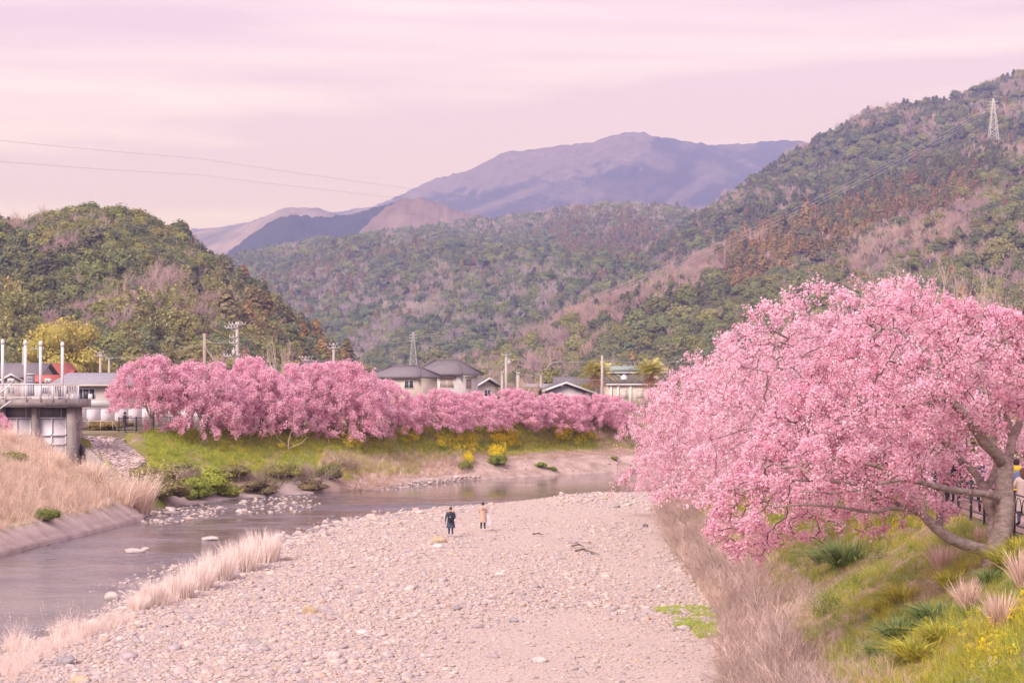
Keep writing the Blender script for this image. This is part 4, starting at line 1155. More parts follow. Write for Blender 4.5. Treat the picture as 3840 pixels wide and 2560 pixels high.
for k, (px, py, w, fl, mt, lab) in enumerate(BOULDERS):
    X, Y, Z = ray_ground(px, py)
    o = stone_obj('boulder', 500 + k, 2, SM[mt], flat=fl, jag=0.07)
    s = w * Y / F * 1.1
    o.location = (X, Y, Z + s * fl * 0.16); o.scale = (s, s, s); o.rotation_euler = (0, 0, (k * 1.7) % 0.9 - 0.45)
    tag(o, lab, 'boulder', 'boulders of the river bed')

# driftwood on the cobbles
WOODM = noise_mat('driftwood', (0.13, 0.10, 0.075), (0.27, 0.21, 0.17), 6, 0.9, 6)
for pts, lab in ((((2000, 2010), (2020, 2008), (2038, 2013)), 'short dark stick on the cobbles behind the pale coated person'),
                 (((2145, 2056), (2170, 2050), (2190, 2058)), 'thick piece of driftwood on the cobbles'),
                 (((2160, 2074), (2185, 2068), (2215, 2078), (2248, 2088)), 'long thin driftwood branch below the thick piece')):
    m = MB(); pp = [ray_ground(*q) for q in pts]
    pp = [(a, b, c + 0.13) for a, b, c in pp]
    m.tube(pp, np.linspace(0.065, 0.02, len(pp)), 6, (0.2, 0.16, 0.12))
    tag(m.build('driftwood', WOODM, smooth=True), lab, 'driftwood', 'driftwood on the gravel bar')

# ================================================================== GRASS AND LOW PLANTS
def blades(mb, base, d, h, w, bend, col, g):
    """tapered blades: base points, lean directions, heights"""
    n = len(base)
    h = np.broadcast_to(h, (n,)); w = np.broadcast_to(w, (n,))
    side = np.stack([-d[:, 1], d[:, 0], np.zeros(n)], 1); L = np.linalg.norm(side, axis=1)[:, None]
    a = g.uniform(0, 6.28, n)
    side = np.where(L > 1e-3, side / (L + 1e-9), np.stack([np.cos(a), np.sin(a), 0 * a], 1))
    side = side * np.cos(a)[:, None] + np.cross(side, np.tile((0, 0, 1.0), (n, 1))) * np.sin(a)[:, None]
    up = np.stack([d[:, 0], d[:, 1], np.ones(n)], 1); up /= np.linalg.norm(up, axis=1)[:, None]
    out = np.stack([d[:, 0], d[:, 1], np.zeros(n)], 1)
    mid = base + up * (h * 0.55)[:, None]
    tip = base + up * (h * 0.92)[:, None] + out * (bend * h)[:, None] - np.array((0, 0, 1.0)) * (0.35 * bend * h * np.linalg.norm(out, axis=1))[:, None]
    V = np.stack([base - side * w[:, None] / 2, base + side * w[:, None] / 2, mid + side * w[:, None] * 0.38, mid - side * w[:, None] * 0.38, tip], 1).reshape(-1, 3)
    o = np.arange(n)[:, None] * 5
    mb.add(V, [o + np.array([[0, 1, 2, 3]]), o + np.array([[3, 2, 4]])], np.repeat(np.asarray(col), 5, 0))
def tuft(name, seed, n, lean=0.35, bend=0.5, w=0.012, rad=0.10, hvar=0.35, colvar=0.2, mat=None, link=False, parent=None, cols=None, h=1.0, plume=False):
    g = np.random.default_rng(seed); m = MB()
    a = g.uniform(0, 6.28, n); r = rad * np.sqrt(g.uniform(0, 1, n))
    base = np.stack([r * np.cos(a), r * np.sin(a), np.zeros(n)], 1)
    ln = lean * np.abs(g.normal(0.6, 0.45, n)); b = a + g.normal(0, 0.6, n)
    d = np.stack([np.cos(b) * ln, np.sin(b) * ln], 1)
    hh = h * (1 - hvar * g.uniform(0, 1, n))
    c = np.ones((n, 3)) if cols is None else np.asarray(cols)[g.integers(0, len(cols), n)]
    c = c * (1 + colvar * g.normal(0, 1, (n, 1)))
    blades(m, base, d, hh, w * g.uniform(0.7, 1.3, n), np.full(n, bend), np.clip(c, 0.02, 1.6), g)
    if plume:
        k = g.choice(n, max(2, n // 5), replace=False)
        up = np.stack([d[k, 0], d[k, 1], np.ones(len(k))], 1); up /= np.linalg.norm(up, axis=1)[:, None]
        tip = base[k] + up * (hh[k] * 0.98)[:, None] + np.stack([d[k, 0], d[k, 1], 0 * d[k, 0]], 1) * (bend * hh[k] * 0.6)[:, None]
        for j in range(5):
            quads(m, tip + up * (j - 2) * 0.045 * h + g.normal(size=tip.shape) * 0.012, rand_unit(len(k), g), 0.05 * h, np.tile((0.95, 0.90, 0.85), (len(k), 1)) * (c[k] if cols is not None else 1.0), 0.35, g)
    return m.build(name, mat, parent, link=link)
GRASS = attr_mat('grass_blades', 0.8, 0.3, inst=True)
GRASS1 = attr_mat('plant_blades', 0.8, 0.3)
T_SHORT = [tuft('tuft_short_%d' % k, 600 + k, 26, 0.7, 0.5, 0.016, 0.16, 0.6, 0.2, GRASS) for k in range(4)]
T_DRY = [tuft('tuft_dry_%d' % k, 610 + k, 22, 0.55, 0.6, 0.012, 0.10, 0.5, 0.15, GRASS, plume=True) for k in range(4)]
T_FLAT = [tuft('tuft_flat_%d' % k, 620 + k, 22, 2.4, 0.3, 0.014, 0.18, 0.6, 0.2, GRASS) for k in range(3)]
def twig_clump(name, seed, n=7, lev=1, mat=TWIG_MAT, link=False, r=0.010):
    g = np.random.default_rng(seed); m = MB(); c = np.array((1.0, 1, 1))
    for k in range(n):
        a = g.uniform(0, 6.28); d = np.array((math.cos(a) * 0.6, math.sin(a) * 0.6, 0.9)); d /= np.linalg.norm(d)
        twigs(m, (g.uniform(-.15, .15), g.uniform(-.15, .15), -0.05), d, g.uniform(0.5, 0.9), r, lev, g, c, 0.3, 0.7, (3, 5))
    return m.build(name, mat, link=link)
T_TWIG = [twig_clump('tuft_twig_%d' % k, 630 + k) for k in range(3)]
def flower(name, seed, n=16, spread=0.16, head=0.035):
    """stems with small four-petalled heads; col > 1 marks petals so the tint stays with the stalk"""
    g = np.random.default_rng(seed); m = MB()
    a = g.uniform(0, 6.28, n); r = spread * np.sqrt(g.uniform(0, 1, n))
    top = np.stack([r * np.cos(a), r * np.sin(a), 1 - 0.45 * g.uniform(0, 1, n)], 1)
    for p in top:
        quads(m, p + g.normal(size=(4, 3)) * head * 0.8, rand_unit(4, g) * np.array((1, 1, 0.5)) + np.array((0, 0, .6)), head * 1.3, np.tile((1.0, 1.0, 1.0), (4, 1)), 0.9, g)
    return m.build(name, GRASS, link=False)
T_FLOW = [flower('tuft_flower_%d' % k, 640 + k) for k in range(3)]
T_FLOWF = [flower('tuft_mass_%d' % k, 650 + k, 12, 0.34, 0.065) for k in range(3)]
ALLT = T_SHORT + T_DRY + T_FLAT + T_TWIG + T_FLOW + T_FLOWF
I_FLOWF = [17, 18, 19]
I_SHORT, I_DRY, I_FLAT, I_TWIG, I_FLOW = [0, 1, 2, 3], [4, 5, 6, 7], [8, 9, 10], [11, 12, 13], [14, 15, 16]
C_GREEN = np.array([(0.40, 0.46, 0.08), (0.32, 0.40, 0.085), (0.50, 0.52, 0.08), (0.28, 0.35, 0.10), (0.52, 0.49, 0.09)])
C_DRYG = np.array([(0.91, 0.73, 0.58), (0.84, 0.66, 0.52), (0.94, 0.80, 0.67), (0.75, 0.57, 0.45)])
C_BRUSH = np.array([(0.64, 0.485, 0.42), (0.56, 0.415, 0.37), (0.72, 0.55, 0.47)])
C_BANK = np.array([(0.52, 0.58, 0.07), (0.42, 0.52, 0.08), (0.66, 0.65, 0.07), (0.36, 0.46, 0.10)])
C_YEL = np.array([(0.92, 0.76, 0.03), (0.94, 0.82, 0.05), (0.90, 0.70, 0.03)])

class Sward:
    def __init__(s): s.p, s.r, s.s, s.i, s.t = [], [], [], [], []
    def put(s, xy, ids, h, cols, g, wide=1.0, hv=0.35, z=None, tone=None):
        n = len(xy)
        if n == 0: return
        zz = gz_fast(xy[:, 0], xy[:, 1]) if z is None else z
        hh = np.broadcast_to(h, (n,)) * np.clip(g.lognormal(0, hv, n), 0.45, 1.75)
        s.p.append(np.stack([xy[:, 0], xy[:, 1], zz - 0.02], 1))
        s.r.append(np.stack([g.normal(0, 0.12, n), g.normal(0, 0.12, n), g.uniform(0, 6.28, n)], 1))
        s.s.append(np.stack([hh * wide, hh * wide, hh], 1))
        s.i.append(g.choice(ids, n))
        c = cols[g.integers(0, len(cols), n)] * g.uniform(0.82, 1.18, (n, 1))
        if tone is not None: c = c * tone
        s.t.append(c)
    def build(s, name, label):
        return scatter(name, np.concatenate(s.p), np.concatenate(s.r), np.concatenate(s.s), np.concatenate(s.i), np.concatenate(s.t), [q.copy() for q in ALLT], label)
def zone_pts(g, n, x0, x1, y0, y1, test, logy=True):
    out = np.zeros((0, 2))
    while len(out) < n:
        yy = y0 * (y1 / y0) ** g.uniform(0, 1, n * 2) if logy else g.uniform(y0, y1, n * 2)
        xx = g.uniform(x0, x1, n * 2)
        ok = test(xx, yy) & (np.abs(xx) / yy < 0.32)
        out = np.concatenate([out, np.stack([xx[ok], yy[ok]], 1)])
    return out[:n]
def scr(xy):
    z = ground_z(xy[:, 0], xy[:, 1])
    return xy[:, 0] / xy[:, 1] * F + 1920, 1430 - (z - CAM_H) / xy[:, 1] * F

g = np.random.default_rng(88)
# --- near (right) bank
sw = Sward()
q = zone_pts(g, 24000, 4, 24, 30, 145, lambda x, y: zones(x, y)[2])
t = bank_t(q[:, 0], q[:, 1], np.zeros(len(q), bool))
f = fbm(q[:, 0] * 0.55, q[:, 1] * 0.35, 3, 51); f2 = fbm(q[:, 0] * 0.3 + q[:, 1] * 0.2, q[:, 1] * 0.2, 3, 57)
gr = sstep(0.20, 0.42, t + (f - 0.5) * 0.45)
u = g.uniform(0, 1, len(q))
a = (u < gr * 0.74) & (f < 0.64)
sw.put(q[a & (f2 < 0.56)], I_SHORT, 0.30, C_GREEN, g, 1.25)
sw.put(q[a & (f2 >= 0.56)], I_SHORT, 0.34, np.array([(0.52, 0.50, 0.07), (0.44, 0.47, 0.08), (0.56, 0.47, 0.09)]), g, 1.1)
sw.put(q[~a & (t > 0.12) & (u < 0.93)], I_FLAT, 0.22, np.concatenate([C_DRYG * 0.78, np.array([(0.50, 0.31, 0.22), (0.44, 0.29, 0.21)])]), g, 1.4)
b = ~a & (t < 0.42)
sw.put(q[b & (u < 0.26)], I_TWIG, 0.45, C_BRUSH, g, 1.2)
sw.put(q[b & (u >= 0.26) & (u < 0.34)], I_SHORT, 0.26, C_GREEN, g, 1.3)
sw.put(q[b & (u >= 0.34) & (u < 0.62)], I_FLAT, 0.30, np.concatenate([C_DRYG * 0.75, C_BRUSH * 0.8]), g, 1.4)
sw.put(q[b & (u > 0.9)], I_DRY, 0.5, C_DRYG * 0.9, g, 0.9)
# brown brush along the foot of the bank
q = zone_pts(g, 1300, 4, 16, 34, 140, lambda x, y: zones(x, y)[2] & (bank_t(x, y, np.zeros(x.shape, bool)) < 0.26))
sw.put(q, I_TWIG, 0.62, np.concatenate([C_BRUSH, C_BRUSH * 0.7, C_BRUSH * 1.3]), g, 1.15, 0.5)
sw.build('grass', 'mixed green and dry grass with brush on the near bank')
# --- yellow and white flowers of the near bank
sw = Sward()
qp = poly_points(g, [(3560, 2560), (3560, 2420), (3640, 2350), (3840, 2290), (3840, 2560)], 420)
q = rays_ground(qp)
sw.put(q, I_SHORT, 0.24, np.array([(0.55, 0.54, 0.08), (0.62, 0.57, 0.08), (0.45, 0.47, 0.08)]), g, 1.4)
sw.put(q[:70], I_FLOW, 0.34, C_YEL, g, 0.9)
qp = poly_points(g, [(3180, 1990), (3420, 1960), (3470, 2010), (3380, 2080), (3220, 2090)], 60)
q = rays_ground(qp); sw.put(q, I_FLOW, 0.42, C_YEL, g, 0.55)
qp = poly_points(g, [(3200, 2180), (3500, 2250), (3560, 2420), (3300, 2420)], 22)
q = rays_ground(qp); sw.put(q, I_FLOW, 0.30, C_YEL, g, 0.5)
q = np.array([ray_ground(*k)[:2] for k in ((3735, 2512), (3750, 2520), (3802, 2532), (3715, 2548), (3792, 2540), (3712, 2172), (3725, 2168), (3690, 2552))])
sw.put(q, I_FLOW, 0.32, np.array([(0.88, 0.84, 0.74)]), g, 0.5)
sw.build('flowers', 'yellow rape blossom and white narcissus on the near bank')
# --- dry grass of the bank on the left edge
sw = Sward()
q = zone_pts(g, 5200, -42, -22, 60, 128, lambda x, y: zones(x, y)[1] & (bank_t(x, y, np.ones(x.shape, bool)) > 0.16) & ~in_poly(x, y, CHANNEL), False)
t = bank_t(q[:, 0], q[:, 1], np.ones(len(q), bool)); f = fbm(q[:, 0] * 0.25, q[:, 1] * 0.2, 3, 61)
u = g.uniform(0, 1, len(q))
sw.put(q[u < 0.50], I_DRY, 0.95 - 0.45 * sstep(0.5, 1.0, bank_t(q[:, 0], q[:, 1], np.ones(len(q), bool)))[u < 0.50], C_DRYG, g, 0.9)
sw.put(q[(u >= 0.50) & (u < 0.72)], I_FLAT, 0.6, C_DRYG * 0.85, g, 1.0)
sw.put(q[(u >= 0.72) & (f < 0.60) & (u < 0.78)], I_TWIG, 0.8, C_BRUSH * 1.15, g)
sw.put(q[(u >= 0.78) & (f < 0.60)], I_DRY, 0.8, C_DRYG * 1.04, g, 1.0)
sw.put(q[(f > 0.60) & (u > 0.72)], I_SHORT, 0.55, C_GREEN, g, 1.2)
yy_ = g.uniform(72, 119, 420); hang = np.stack([np.interp(yy_, TOE_L[:, 1], TOE_L[:, 0]) - g.uniform(1.05, 1.7, 420), yy_], 1)
sw.put(hang, I_DRY, 0.55, C_DRYG, g, 1.3, 0.35, np.full(420, 0.92))
sw.put(hang[:160] + np.array((0.2, 0.1)), I_FLAT, 0.5, np.concatenate([C_DRYG * 0.85, C_GREEN]), g, 1.3, 0.35, np.full(160, 0.85))
sw.build('grass', 'tall dry grass over the bank at the left edge')
# --- far bank
sw = Sward()
q = zone_pts(g, 26000, -33, 30, 124, 214, lambda x, y: zones(x, y)[1] & ~in_poly(x, y, CHANNEL), False)
t = bank_t(q[:, 0], q[:, 1], np.ones(len(q), bool)); px, py = scr(q)
f = fbm(q[:, 0] * 0.16, q[:, 1] * 0.16, 3, 63); f2 = fbm(q[:, 0] * 0.4 + 0.5 * q[:, 1], q[:, 1] * 0.12, 3, 67)
sand = (t < 0.52) & (q[:, 0] > -16)
lowl = np.where(q[:, 0] < -8, 0.24, 0.47)
upper = t + (f - 0.5) * 0.3 > lowl
u = g.uniform(0, 1, len(q))
paved = (px < 545) & (t > 0.15)
ok = ~paved
a = upper & ok & (u < 0.92) & (px < 2230)
sw.put(q[a & (f2 < 0.5)], I_SHORT, 0.42, C_BANK, g, 1.3)
sw.put(q[a & (f2 >= 0.5)], I_SHORT, 0.45, np.array([(0.66, 0.62, 0.07), (0.55, 0.57, 0.08), (0.40, 0.48, 0.12)]), g, 1.3)
a = upper & ok & (px >= 2230)
sw.put(q[a & (u < 0.6)], I_FLAT, 0.4, C_DRYG * 0.8, g, 1.4)
sw.put(q[a & (u > 0.8)], I_SHORT, 0.4, C_GREEN, g, 1.3)
low = ~upper & ok & ~sand & (t > 0.16)
sw.put(q[low & (u < 0.17)], I_TWIG, 0.8, np.concatenate([C_BRUSH, C_BRUSH * 0.7]), g, 1.1, 0.5)
sw.put(q[low & (u >= 0.17) & (u < 0.27)], I_SHORT, 0.45, C_GREEN * 0.9, g, 1.3)
sw.put(q[low & (u >= 0.30) & (u < 0.62)], I_FLAT, 0.55, np.concatenate([C_DRYG * 0.8, C_BRUSH]), g, 1.3)
sw.put(q[low & (u >= 0.62) & (u < 0.74)], I_DRY, 0.9, C_DRYG * 0.9, g, 0.8)
sw.put(q[low & (u >= 0.74) & (u < 0.9) & (f > 0.45)], I_SHORT, 0.55, C_GREEN, g, 1.2)
# dry mat at the foot of the slope and sparse weeds on the sand
a = sand & (t > 0.34) & (u < 0.7) & (px > 1100)
sw.put(q[a], I_FLAT, 0.45, C_DRYG * 0.82, g, 1.5)
a = sand & (px < 1760) & (px > 1100) & (t > 0.2) & (u < 0.9)
sw.put(q[a], I_DRY, 0.55, C_DRYG, g, 1.0)
# thatch on the stone-paved slope
a = paved & (u < 0.18)
sw.put(q[a], I_FLAT, 0.3, C_DRYG * 0.9, g, 1.3)
sw.build('grass', 'green and dry grass on the far bank under the cherry trees')
sw = Sward()
def patch(poly, n, h, cols, ids=I_FLOW, wide=0.8):
    qp = poly_points(g, poly, n); q = rays_ground(qp); sw.put(q, ids, h, cols, g, wide)
for poly, n in (([(1800, 1610), (1850, 1585), (1945, 1650), (1950, 1690), (1870, 1690)], 300), ([(1850, 1690), (1885, 1690), (1890, 1742), (1835, 1735)], 90), ([(2080, 1625), (2120, 1612), (2150, 1640), (2130, 1668), (2085, 1660)], 110), ([(1280, 1665), (1340, 1650), (1360, 1690), (1300, 1700)], 40), ([(1500, 1635), (1560, 1628), (1580, 1665), (1500, 1670)], 40), ([(1730, 1715), (1770, 1700), (1775, 1745), (1740, 1765)], 60), ([(1640, 1660), (1790, 1640), (1800, 1700), (1650, 1700)], 90), ([(2150, 1620), (2240, 1640), (2240, 1690), (2160, 1680)], 40), ([(980, 1660), (1150, 1660), (1150, 1700), (980, 1690)], 20)):
    patch(poly, int(n * 0.7), 0.66, C_YEL, I_FLOWF, 1.1)
    patch(poly, int(n * 0.9), 0.6, C_GREEN, I_SHORT, 1.2)
sw.build('flowers', 'yellow rape blossom in patches on the far bank')
# green weeds on the cobbles at the foot of the near bank
sw = Sward()
for poly, n in (([(2450, 2280), (2560, 2270), (2560, 2300), (2480, 2310)], 120), ([(2560, 2270), (2660, 2275), (2690, 2320), (2590, 2310)], 120), ([(2520, 2320), (2620, 2320), (2640, 2350), (2540, 2360)], 130), ([(2590, 2350), (2690, 2330), (2700, 2390), (2620, 2395)], 150)):
    patch(poly, n * 2, 0.17, np.array([(0.46, 0.58, 0.10), (0.38, 0.52, 0.10), (0.56, 0.62, 0.12)]), I_SHORT, 1.5)
patch([(2610, 2210), (2760, 2220), (2770, 2300), (2640, 2290)], 60, 0.6, C_DRYG, I_DRY, 0.7)
sw.build('weeds', 'low bright green weeds on the cobbles by the bank foot')
# pale dry grass along the water edge of the bar
sw = Sward()
def strip(pts, n, h, w):
    pts = np.array(pts, float); k = g.uniform(0, len(pts) - 1, n); i = k.astype(int); fr = (k - i)[:, None]
    c = pts[i] * (1 - fr) + pts[np.minimum(i + 1, len(pts) - 1)] * fr + g.normal(size=(n, 2)) * np.array((w, w * 0.35))
    q = rays_ground(c); sw.put(q, I_DRY, h, np.array([(0.93, 0.80, 0.71), (0.88, 0.73, 0.63), (0.95, 0.85, 0.77)]), g, 0.75, 0.3)
strip([(-20, 2500), (90, 2480), (180, 2440), (260, 2410), (330, 2375), (400, 2345), (480, 2318)], 520, 0.42, 30)
strip([(30, 2440), (90, 2430)], 30, 0.9, 20)
strip([(0, 2530), (120, 2505)], 160, 0.35, 40)
strip([(200, 2400), (320, 2370)], 34, 0.75, 18)
strip([(510, 2275), (570, 2270), (640, 2255)], 150, 0.62, 16)
sw.build('grass', 'short pale dry grass along the water edge of the gravel bar')

# ---- single plants -----------------------------------------------------
def tuft_thing(name, px, py, h_px, cols, label, cat, group, seed, n=150, lean=0.5, bend=0.5, w=0.02, rad=0.12, plume=False, hv=0.45, wide=1.0, grow=1.0):
    X, Y, Z = ray_ground(px, py)
    h = h_px * Y / F * grow
    o = tuft(name, seed, n, lean, bend, w, rad, hv, 0.15, GRASS1, True, None, cols, 1.0, plume)
    o.location = (X, Y, Z - 0.03); o.scale = (h * wide, h * wide, h)
    return tag(o, label, cat, group, 'thing')
STRAW = [(0.78, 0.59, 0.48), (0.70, 0.51, 0.42), (0.84, 0.66, 0.55)]
for k, (px, py, h, lab, wd) in enumerate(((3537, 2146, 128, 'dry straw coloured tuft under the low bough of the nearest cherry tree', 1.0), (3629, 2290, 135, 'left one of two large dry tufts on the slope near the bottom right', 1.0), (3752, 2345, 150, 'broad rounded dry tuft above the yellow flowers', 1.15), (3842, 2200, 165, 'dry tuft cut by the right picture edge below the tree', 1.0), (3249, 1985, 75, 'small dry tuft behind the low blossom at mid slope', 1.0), (3677, 2030, 75, 'thin dry tuft just left of the nearest trunk', 0.8), (2700, 2290, 90, 'pale dry grass tuft at the foot of the near bank', 1.0))):
    tuft_thing('dry_tuft', px, py, h, STRAW, lab, 'grass tuft', 'dry tufts on the near bank', 700 + k, 260, 0.62, 0.12, 0.020, 0.15, wide=wd, grow=1.15)
LEAFG = [(0.28, 0.38, 0.14), (0.36, 0.45, 0.17), (0.22, 0.31, 0.12)]
GOLD = [(0.54, 0.53, 0.08), (0.62, 0.52, 0.09), (0.44, 0.48, 0.09)]
for k, (px, py, h, c, lab, wd) in enumerate(((3085, 2110, 70, LEAFG, 'small dark green leafy clump left of the big arching one', 1.0), (3165, 2115, 105, LEAFG, 'big arching clump of dark green strap leaves', 1.35), (3380, 2390, 95, LEAFG, 'grey green strap leaf clump low on the slope', 1.3), (3500, 2330, 90, LEAFG, 'blue green strap leaf clump left of the dry tufts', 1.3), (3303, 2460, 75, LEAFG, 'dark clump of leaves nearest the brush at the bottom', 1.2), (3390, 2265, 90, GOLD, 'yellow green blades in a drift on the middle slope', 1.2), (3330, 2300, 75, GOLD, 'lower drift of yellow green blades beside the reddish thatch', 1.2), (3440, 2470, 95, GOLD, 'golden green drift of blades at the bottom of the slope', 1.4), (3530, 2400, 90, GOLD, 'golden green drift above the lowest one', 1.3), (3790, 2130, 100, GOLD, 'yellow green iris like leaves at the base of the nearest trunk', 1.2), (3830, 2080, 80, GOLD, 'yellow green leaves below the fence at the right edge', 1.1), (3715, 2190, 75, LEAFG, 'narcissus clump with white blooms below the trunk', 0.9), (3570, 2200, 80, GOLD, 'thin green blades below the dry tuft under the bough', 1.1))):
    tuft_thing('leaf_clump', px, py, h, c, lab, 'plant', 'leafy clumps on the near bank', 730 + k, 300, 0.8, 0.75, 0.038, 0.24, wide=wd * 1.3, grow=1.2)
def feather(px, py, w_px, h_px, label, seed, cols):
    X, Y, Z = ray_ground(px, py); s = Y / F
    gg = np.random.default_rng(seed); m = MB()
    n = 60
    for k in range(n):
        x, y = gg.normal(0, 0.28, 2); hh = gg.uniform(0.55, 1.0)
        c = np.stack([np.full(16, x), np.full(16, y), np.linspace(0.02, hh, 16)], 1) + gg.normal(size=(16, 3)) * 0.035
        quads(m, c, rand_unit(16, gg), np.linspace(0.10, 0.05, 16), np.asarray(cols)[gg.integers(0, len(cols), 16)], 0.25, gg)
    o = m.build('feathery_weed', GRASS1)
    o.location = (X, Y, Z - 0.03); o.scale = (w_px * s, w_px * s, h_px * s)
    return tag(o, label, 'plant', 'feathery weeds on the near bank', 'thing')
FG = [(0.22, 0.27, 0.09), (0.28, 0.33, 0.10), (0.18, 0.22, 0.09)]
FG2 = [(0.42, 0.46, 0.09), (0.34, 0.40, 0.09), (0.50, 0.51, 0.10)]
feather(3290, 2110, 110, 100, 'dark feathery weed rising behind the strap leaf clump', 760, FG)
feather(3215, 2195, 100, 85, 'feathery dark green weed in the middle of the slope', 761, FG)
feather(3095, 2290, 150, 110, 'wide feathery dark green weed next to the brown brush', 762, FG)
feather(3390, 2080, 130, 90, 'leafy rape plants with yellow blossom below the cherry bough', 763, FG2)
feather(3300, 2150, 90, 60, 'bright leafy plant left of the dry tuft', 764, FG2)

# tall pale reeds
REED = [(0.95, 0.85, 0.77), (0.90, 0.77, 0.68), (0.96, 0.89, 0.82)]
for k, (px, py, h, wd, lab) in enumerate(((985, 2105, 120, 0.75, 'right end of the tall pale grass hedge on the gravel bar'), (900, 2140, 118, 0.75, 'middle clump of the tall pale grass hedge on the gravel bar'), (815, 2175, 115, 0.75, 'third clump of the tall pale grass hedge toward the camera'), (740, 2210, 110, 0.75, 'fourth clump of the tall pale grass hedge toward the camera'), (675, 2240, 100, 0.75, 'left end of the tall pale grass hedge on the gravel bar'), (575, 2268, 95, 0.6, 'loose pale grass clump left of the tall hedge'), (520, 2285, 60, 0.9, 'low arching pale grass clump next to the water'))):
    tuft_thing('pale_grass', px, py, h, REED, lab, 'grass', 'tall pale grass on the gravel bar', 780 + k, 820, 0.42, 0.3, 0.018, 0.5, wide=wd, hv=0.55, grow=1.32)
for k, (X, Y, h, lab) in enumerate(((-24.6, 121.6, 3.2, 'tall pale pampas grass standing at the outlet mouth'), (-25.6, 119.5, 3.1, 'pampas grass with plumes behind the concrete slope end'), (-27.2, 119.6, 2.3, 'pampas grass with drooping plumes against the wing wall'), (-29.6, 119.0, 1.7, 'plumed grass below the sluice gate'), (-33.0, 121.0, 1.5, 'plumed grass at the top of the dry bank by the gate pillar'))):
    o = tuft('pampas_grass', 800 + k, 420, 0.42, 0.55, 0.018, 0.22, 0.5, 0.12, GRASS1, True, None, [(0.93, 0.77, 0.64), (0.87, 0.70, 0.57), (0.95, 0.82, 0.70)], 1.0, True)
    o.location = on_ground(X, Y, -0.05) if k > 1 else (X, Y, -0.1); o.scale = (h * 1.1, h * 1.1, h * 1.1)
    tag(o, lab, 'grass', 'pampas grass by the outlet', 'thing')

# shrubs
SHRUB = attr_mat('shrub_leaves', 0.85, 0.25)
def shrub(px, py, w, h, col, label, seed, kind='leaf', group='shrubs on the far bank', name='shrub', yoff=0.0):
    X, Y, Z = ray_ground(px, py); Y += yoff
    s = Y / F
    if kind == 'leaf':
        o = broadleaf(name, seed, 12, 1300, 0.8, SHRUB, True, 0.05, None, 0.36)
        c = o.data.attributes['col']; n = len(c.data); a = np.empty(n * 4, np.float32); c.data.foreach_get('color', a)
        a = a.reshape(-1, 4); a[:, :3] *= np.array(col); c.data.foreach_set('color', a.ravel())
    else:
        gg = np.random.default_rng(seed); m = MB()
        for k in range(26):
            an = gg.uniform(0, 6.28); d = np.array((math.cos(an) * 0.8, math.sin(an) * 0.8, gg.uniform(0.35, 1.0))); d /= np.linalg.norm(d)
            twigs(m, (gg.uniform(-.28, .28), gg.uniform(-.28, .28), -0.05), d, gg.uniform(0.3, 0.62), 0.010 if py < 1990 else 0.0070, 2 if py < 1990 else 3, gg, np.array(col), 0.12, 0.8, (3, 5))
        o = m.build(name, GRASS1)
    o.location = (X, Y, Z - 0.08 * h * s); o.scale = (w * s, w * s, h * s)
    return tag(o, label, 'shrub', group, 'thing')
shrub(800, 1862, 230, 165, (0.38, 0.43, 0.07), 'bright green leafy shrub hanging over the far concrete footing', 820)
shrub(725, 1868, 150, 140, (0.33, 0.38, 0.07), 'green shrub left of the brightest one on the far bank', 821)
shrub(605, 1862, 220, 150, (0.30, 0.26, 0.11), 'olive brown tangled shrub beside the stone paved slope', 822)
shrub(650, 1800, 160, 90, (0.42, 0.30, 0.26), 'bare purplish brushwood over the olive shrub', 823, 'twig')
shrub(900, 1830, 190, 120, (0.40, 0.29, 0.25), 'brown bare bush right of the bright green shrub', 824, 'twig')
shrub(1010, 1815, 200, 110, (0.38, 0.28, 0.23), 'brown bare bush with leaning stems above the shallows', 825, 'twig')
shrub(1130, 1800, 190, 105, (0.43, 0.32, 0.28), 'grey brown bush in the middle of the far bank', 826, 'twig')
shrub(1230, 1795, 120, 90, (0.24, 0.25, 0.08), 'green scrub between two brown bushes on the far bank', 827)
shrub(1290, 1750, 190, 80, (0.42, 0.31, 0.28), 'purplish brush above the pale grass mound', 828, 'twig')
shrub(1330, 1830, 200, 75, (0.80, 0.60, 0.48), 'pale mound of matted dry grass at the river edge', 829, 'twig')
shrub(1420, 1815, 170, 70, (0.78, 0.58, 0.46), 'second pale mound of dry grass at the river edge', 830, 'twig')
for k, (px, py, w, h, c, lab) in enumerate(((880, 1795, 170, 90, (0.33, 0.30, 0.11), 'olive scrub above the brown bush on the far bank'), (965, 1850, 160, 90, (0.30, 0.24, 0.13), 'brownish leafy scrub close to the water above the shallows'), (1060, 1790, 150, 85, (0.36, 0.34, 0.10), 'light olive scrub below the dead sapling'), (1175, 1842, 150, 70, (0.34, 0.27, 0.15), 'low brown leafy scrub at the water left of the pale mounds'), (545, 1800, 130, 90, (0.38, 0.34, 0.12), 'yellowish scrub at the lower edge of the stone paved slope'), (690, 1770, 150, 70, (0.36, 0.38, 0.09), 'green scrub halfway up the slope above the bright shrub'))):
    shrub(px, py, w, h, c, lab, 880 + k)
shrub(420, 1612, 190, 62, (0.36, 0.27, 0.11), 'yellowish scrub on top of the bank beside the sluice', 831)
shrub(350, 1612, 120, 50, (0.34, 0.26, 0.12), 'small yellowish scrub against the sluice pillar', 832)
shrub(170, 1960, 130, 90, (0.22, 0.26, 0.06), 'green shrub spilling over the near concrete slope', 833)
shrub(45, 1740, 130, 80, (0.28, 0.29, 0.07), 'green weeds on the dry bank at the left edge', 834)
shrub(1870, 1745, 80, 70, (0.26, 0.30, 0.07), 'rape plant with yellow blossom at the sand edge', 835, group='plants on the sand shelf', name='plant')
shrub(1748, 1765, 70, 60, (0.28, 0.31, 0.07), 'rape plant hanging over the low earth step', 836, group='plants on the sand shelf', name='plant')
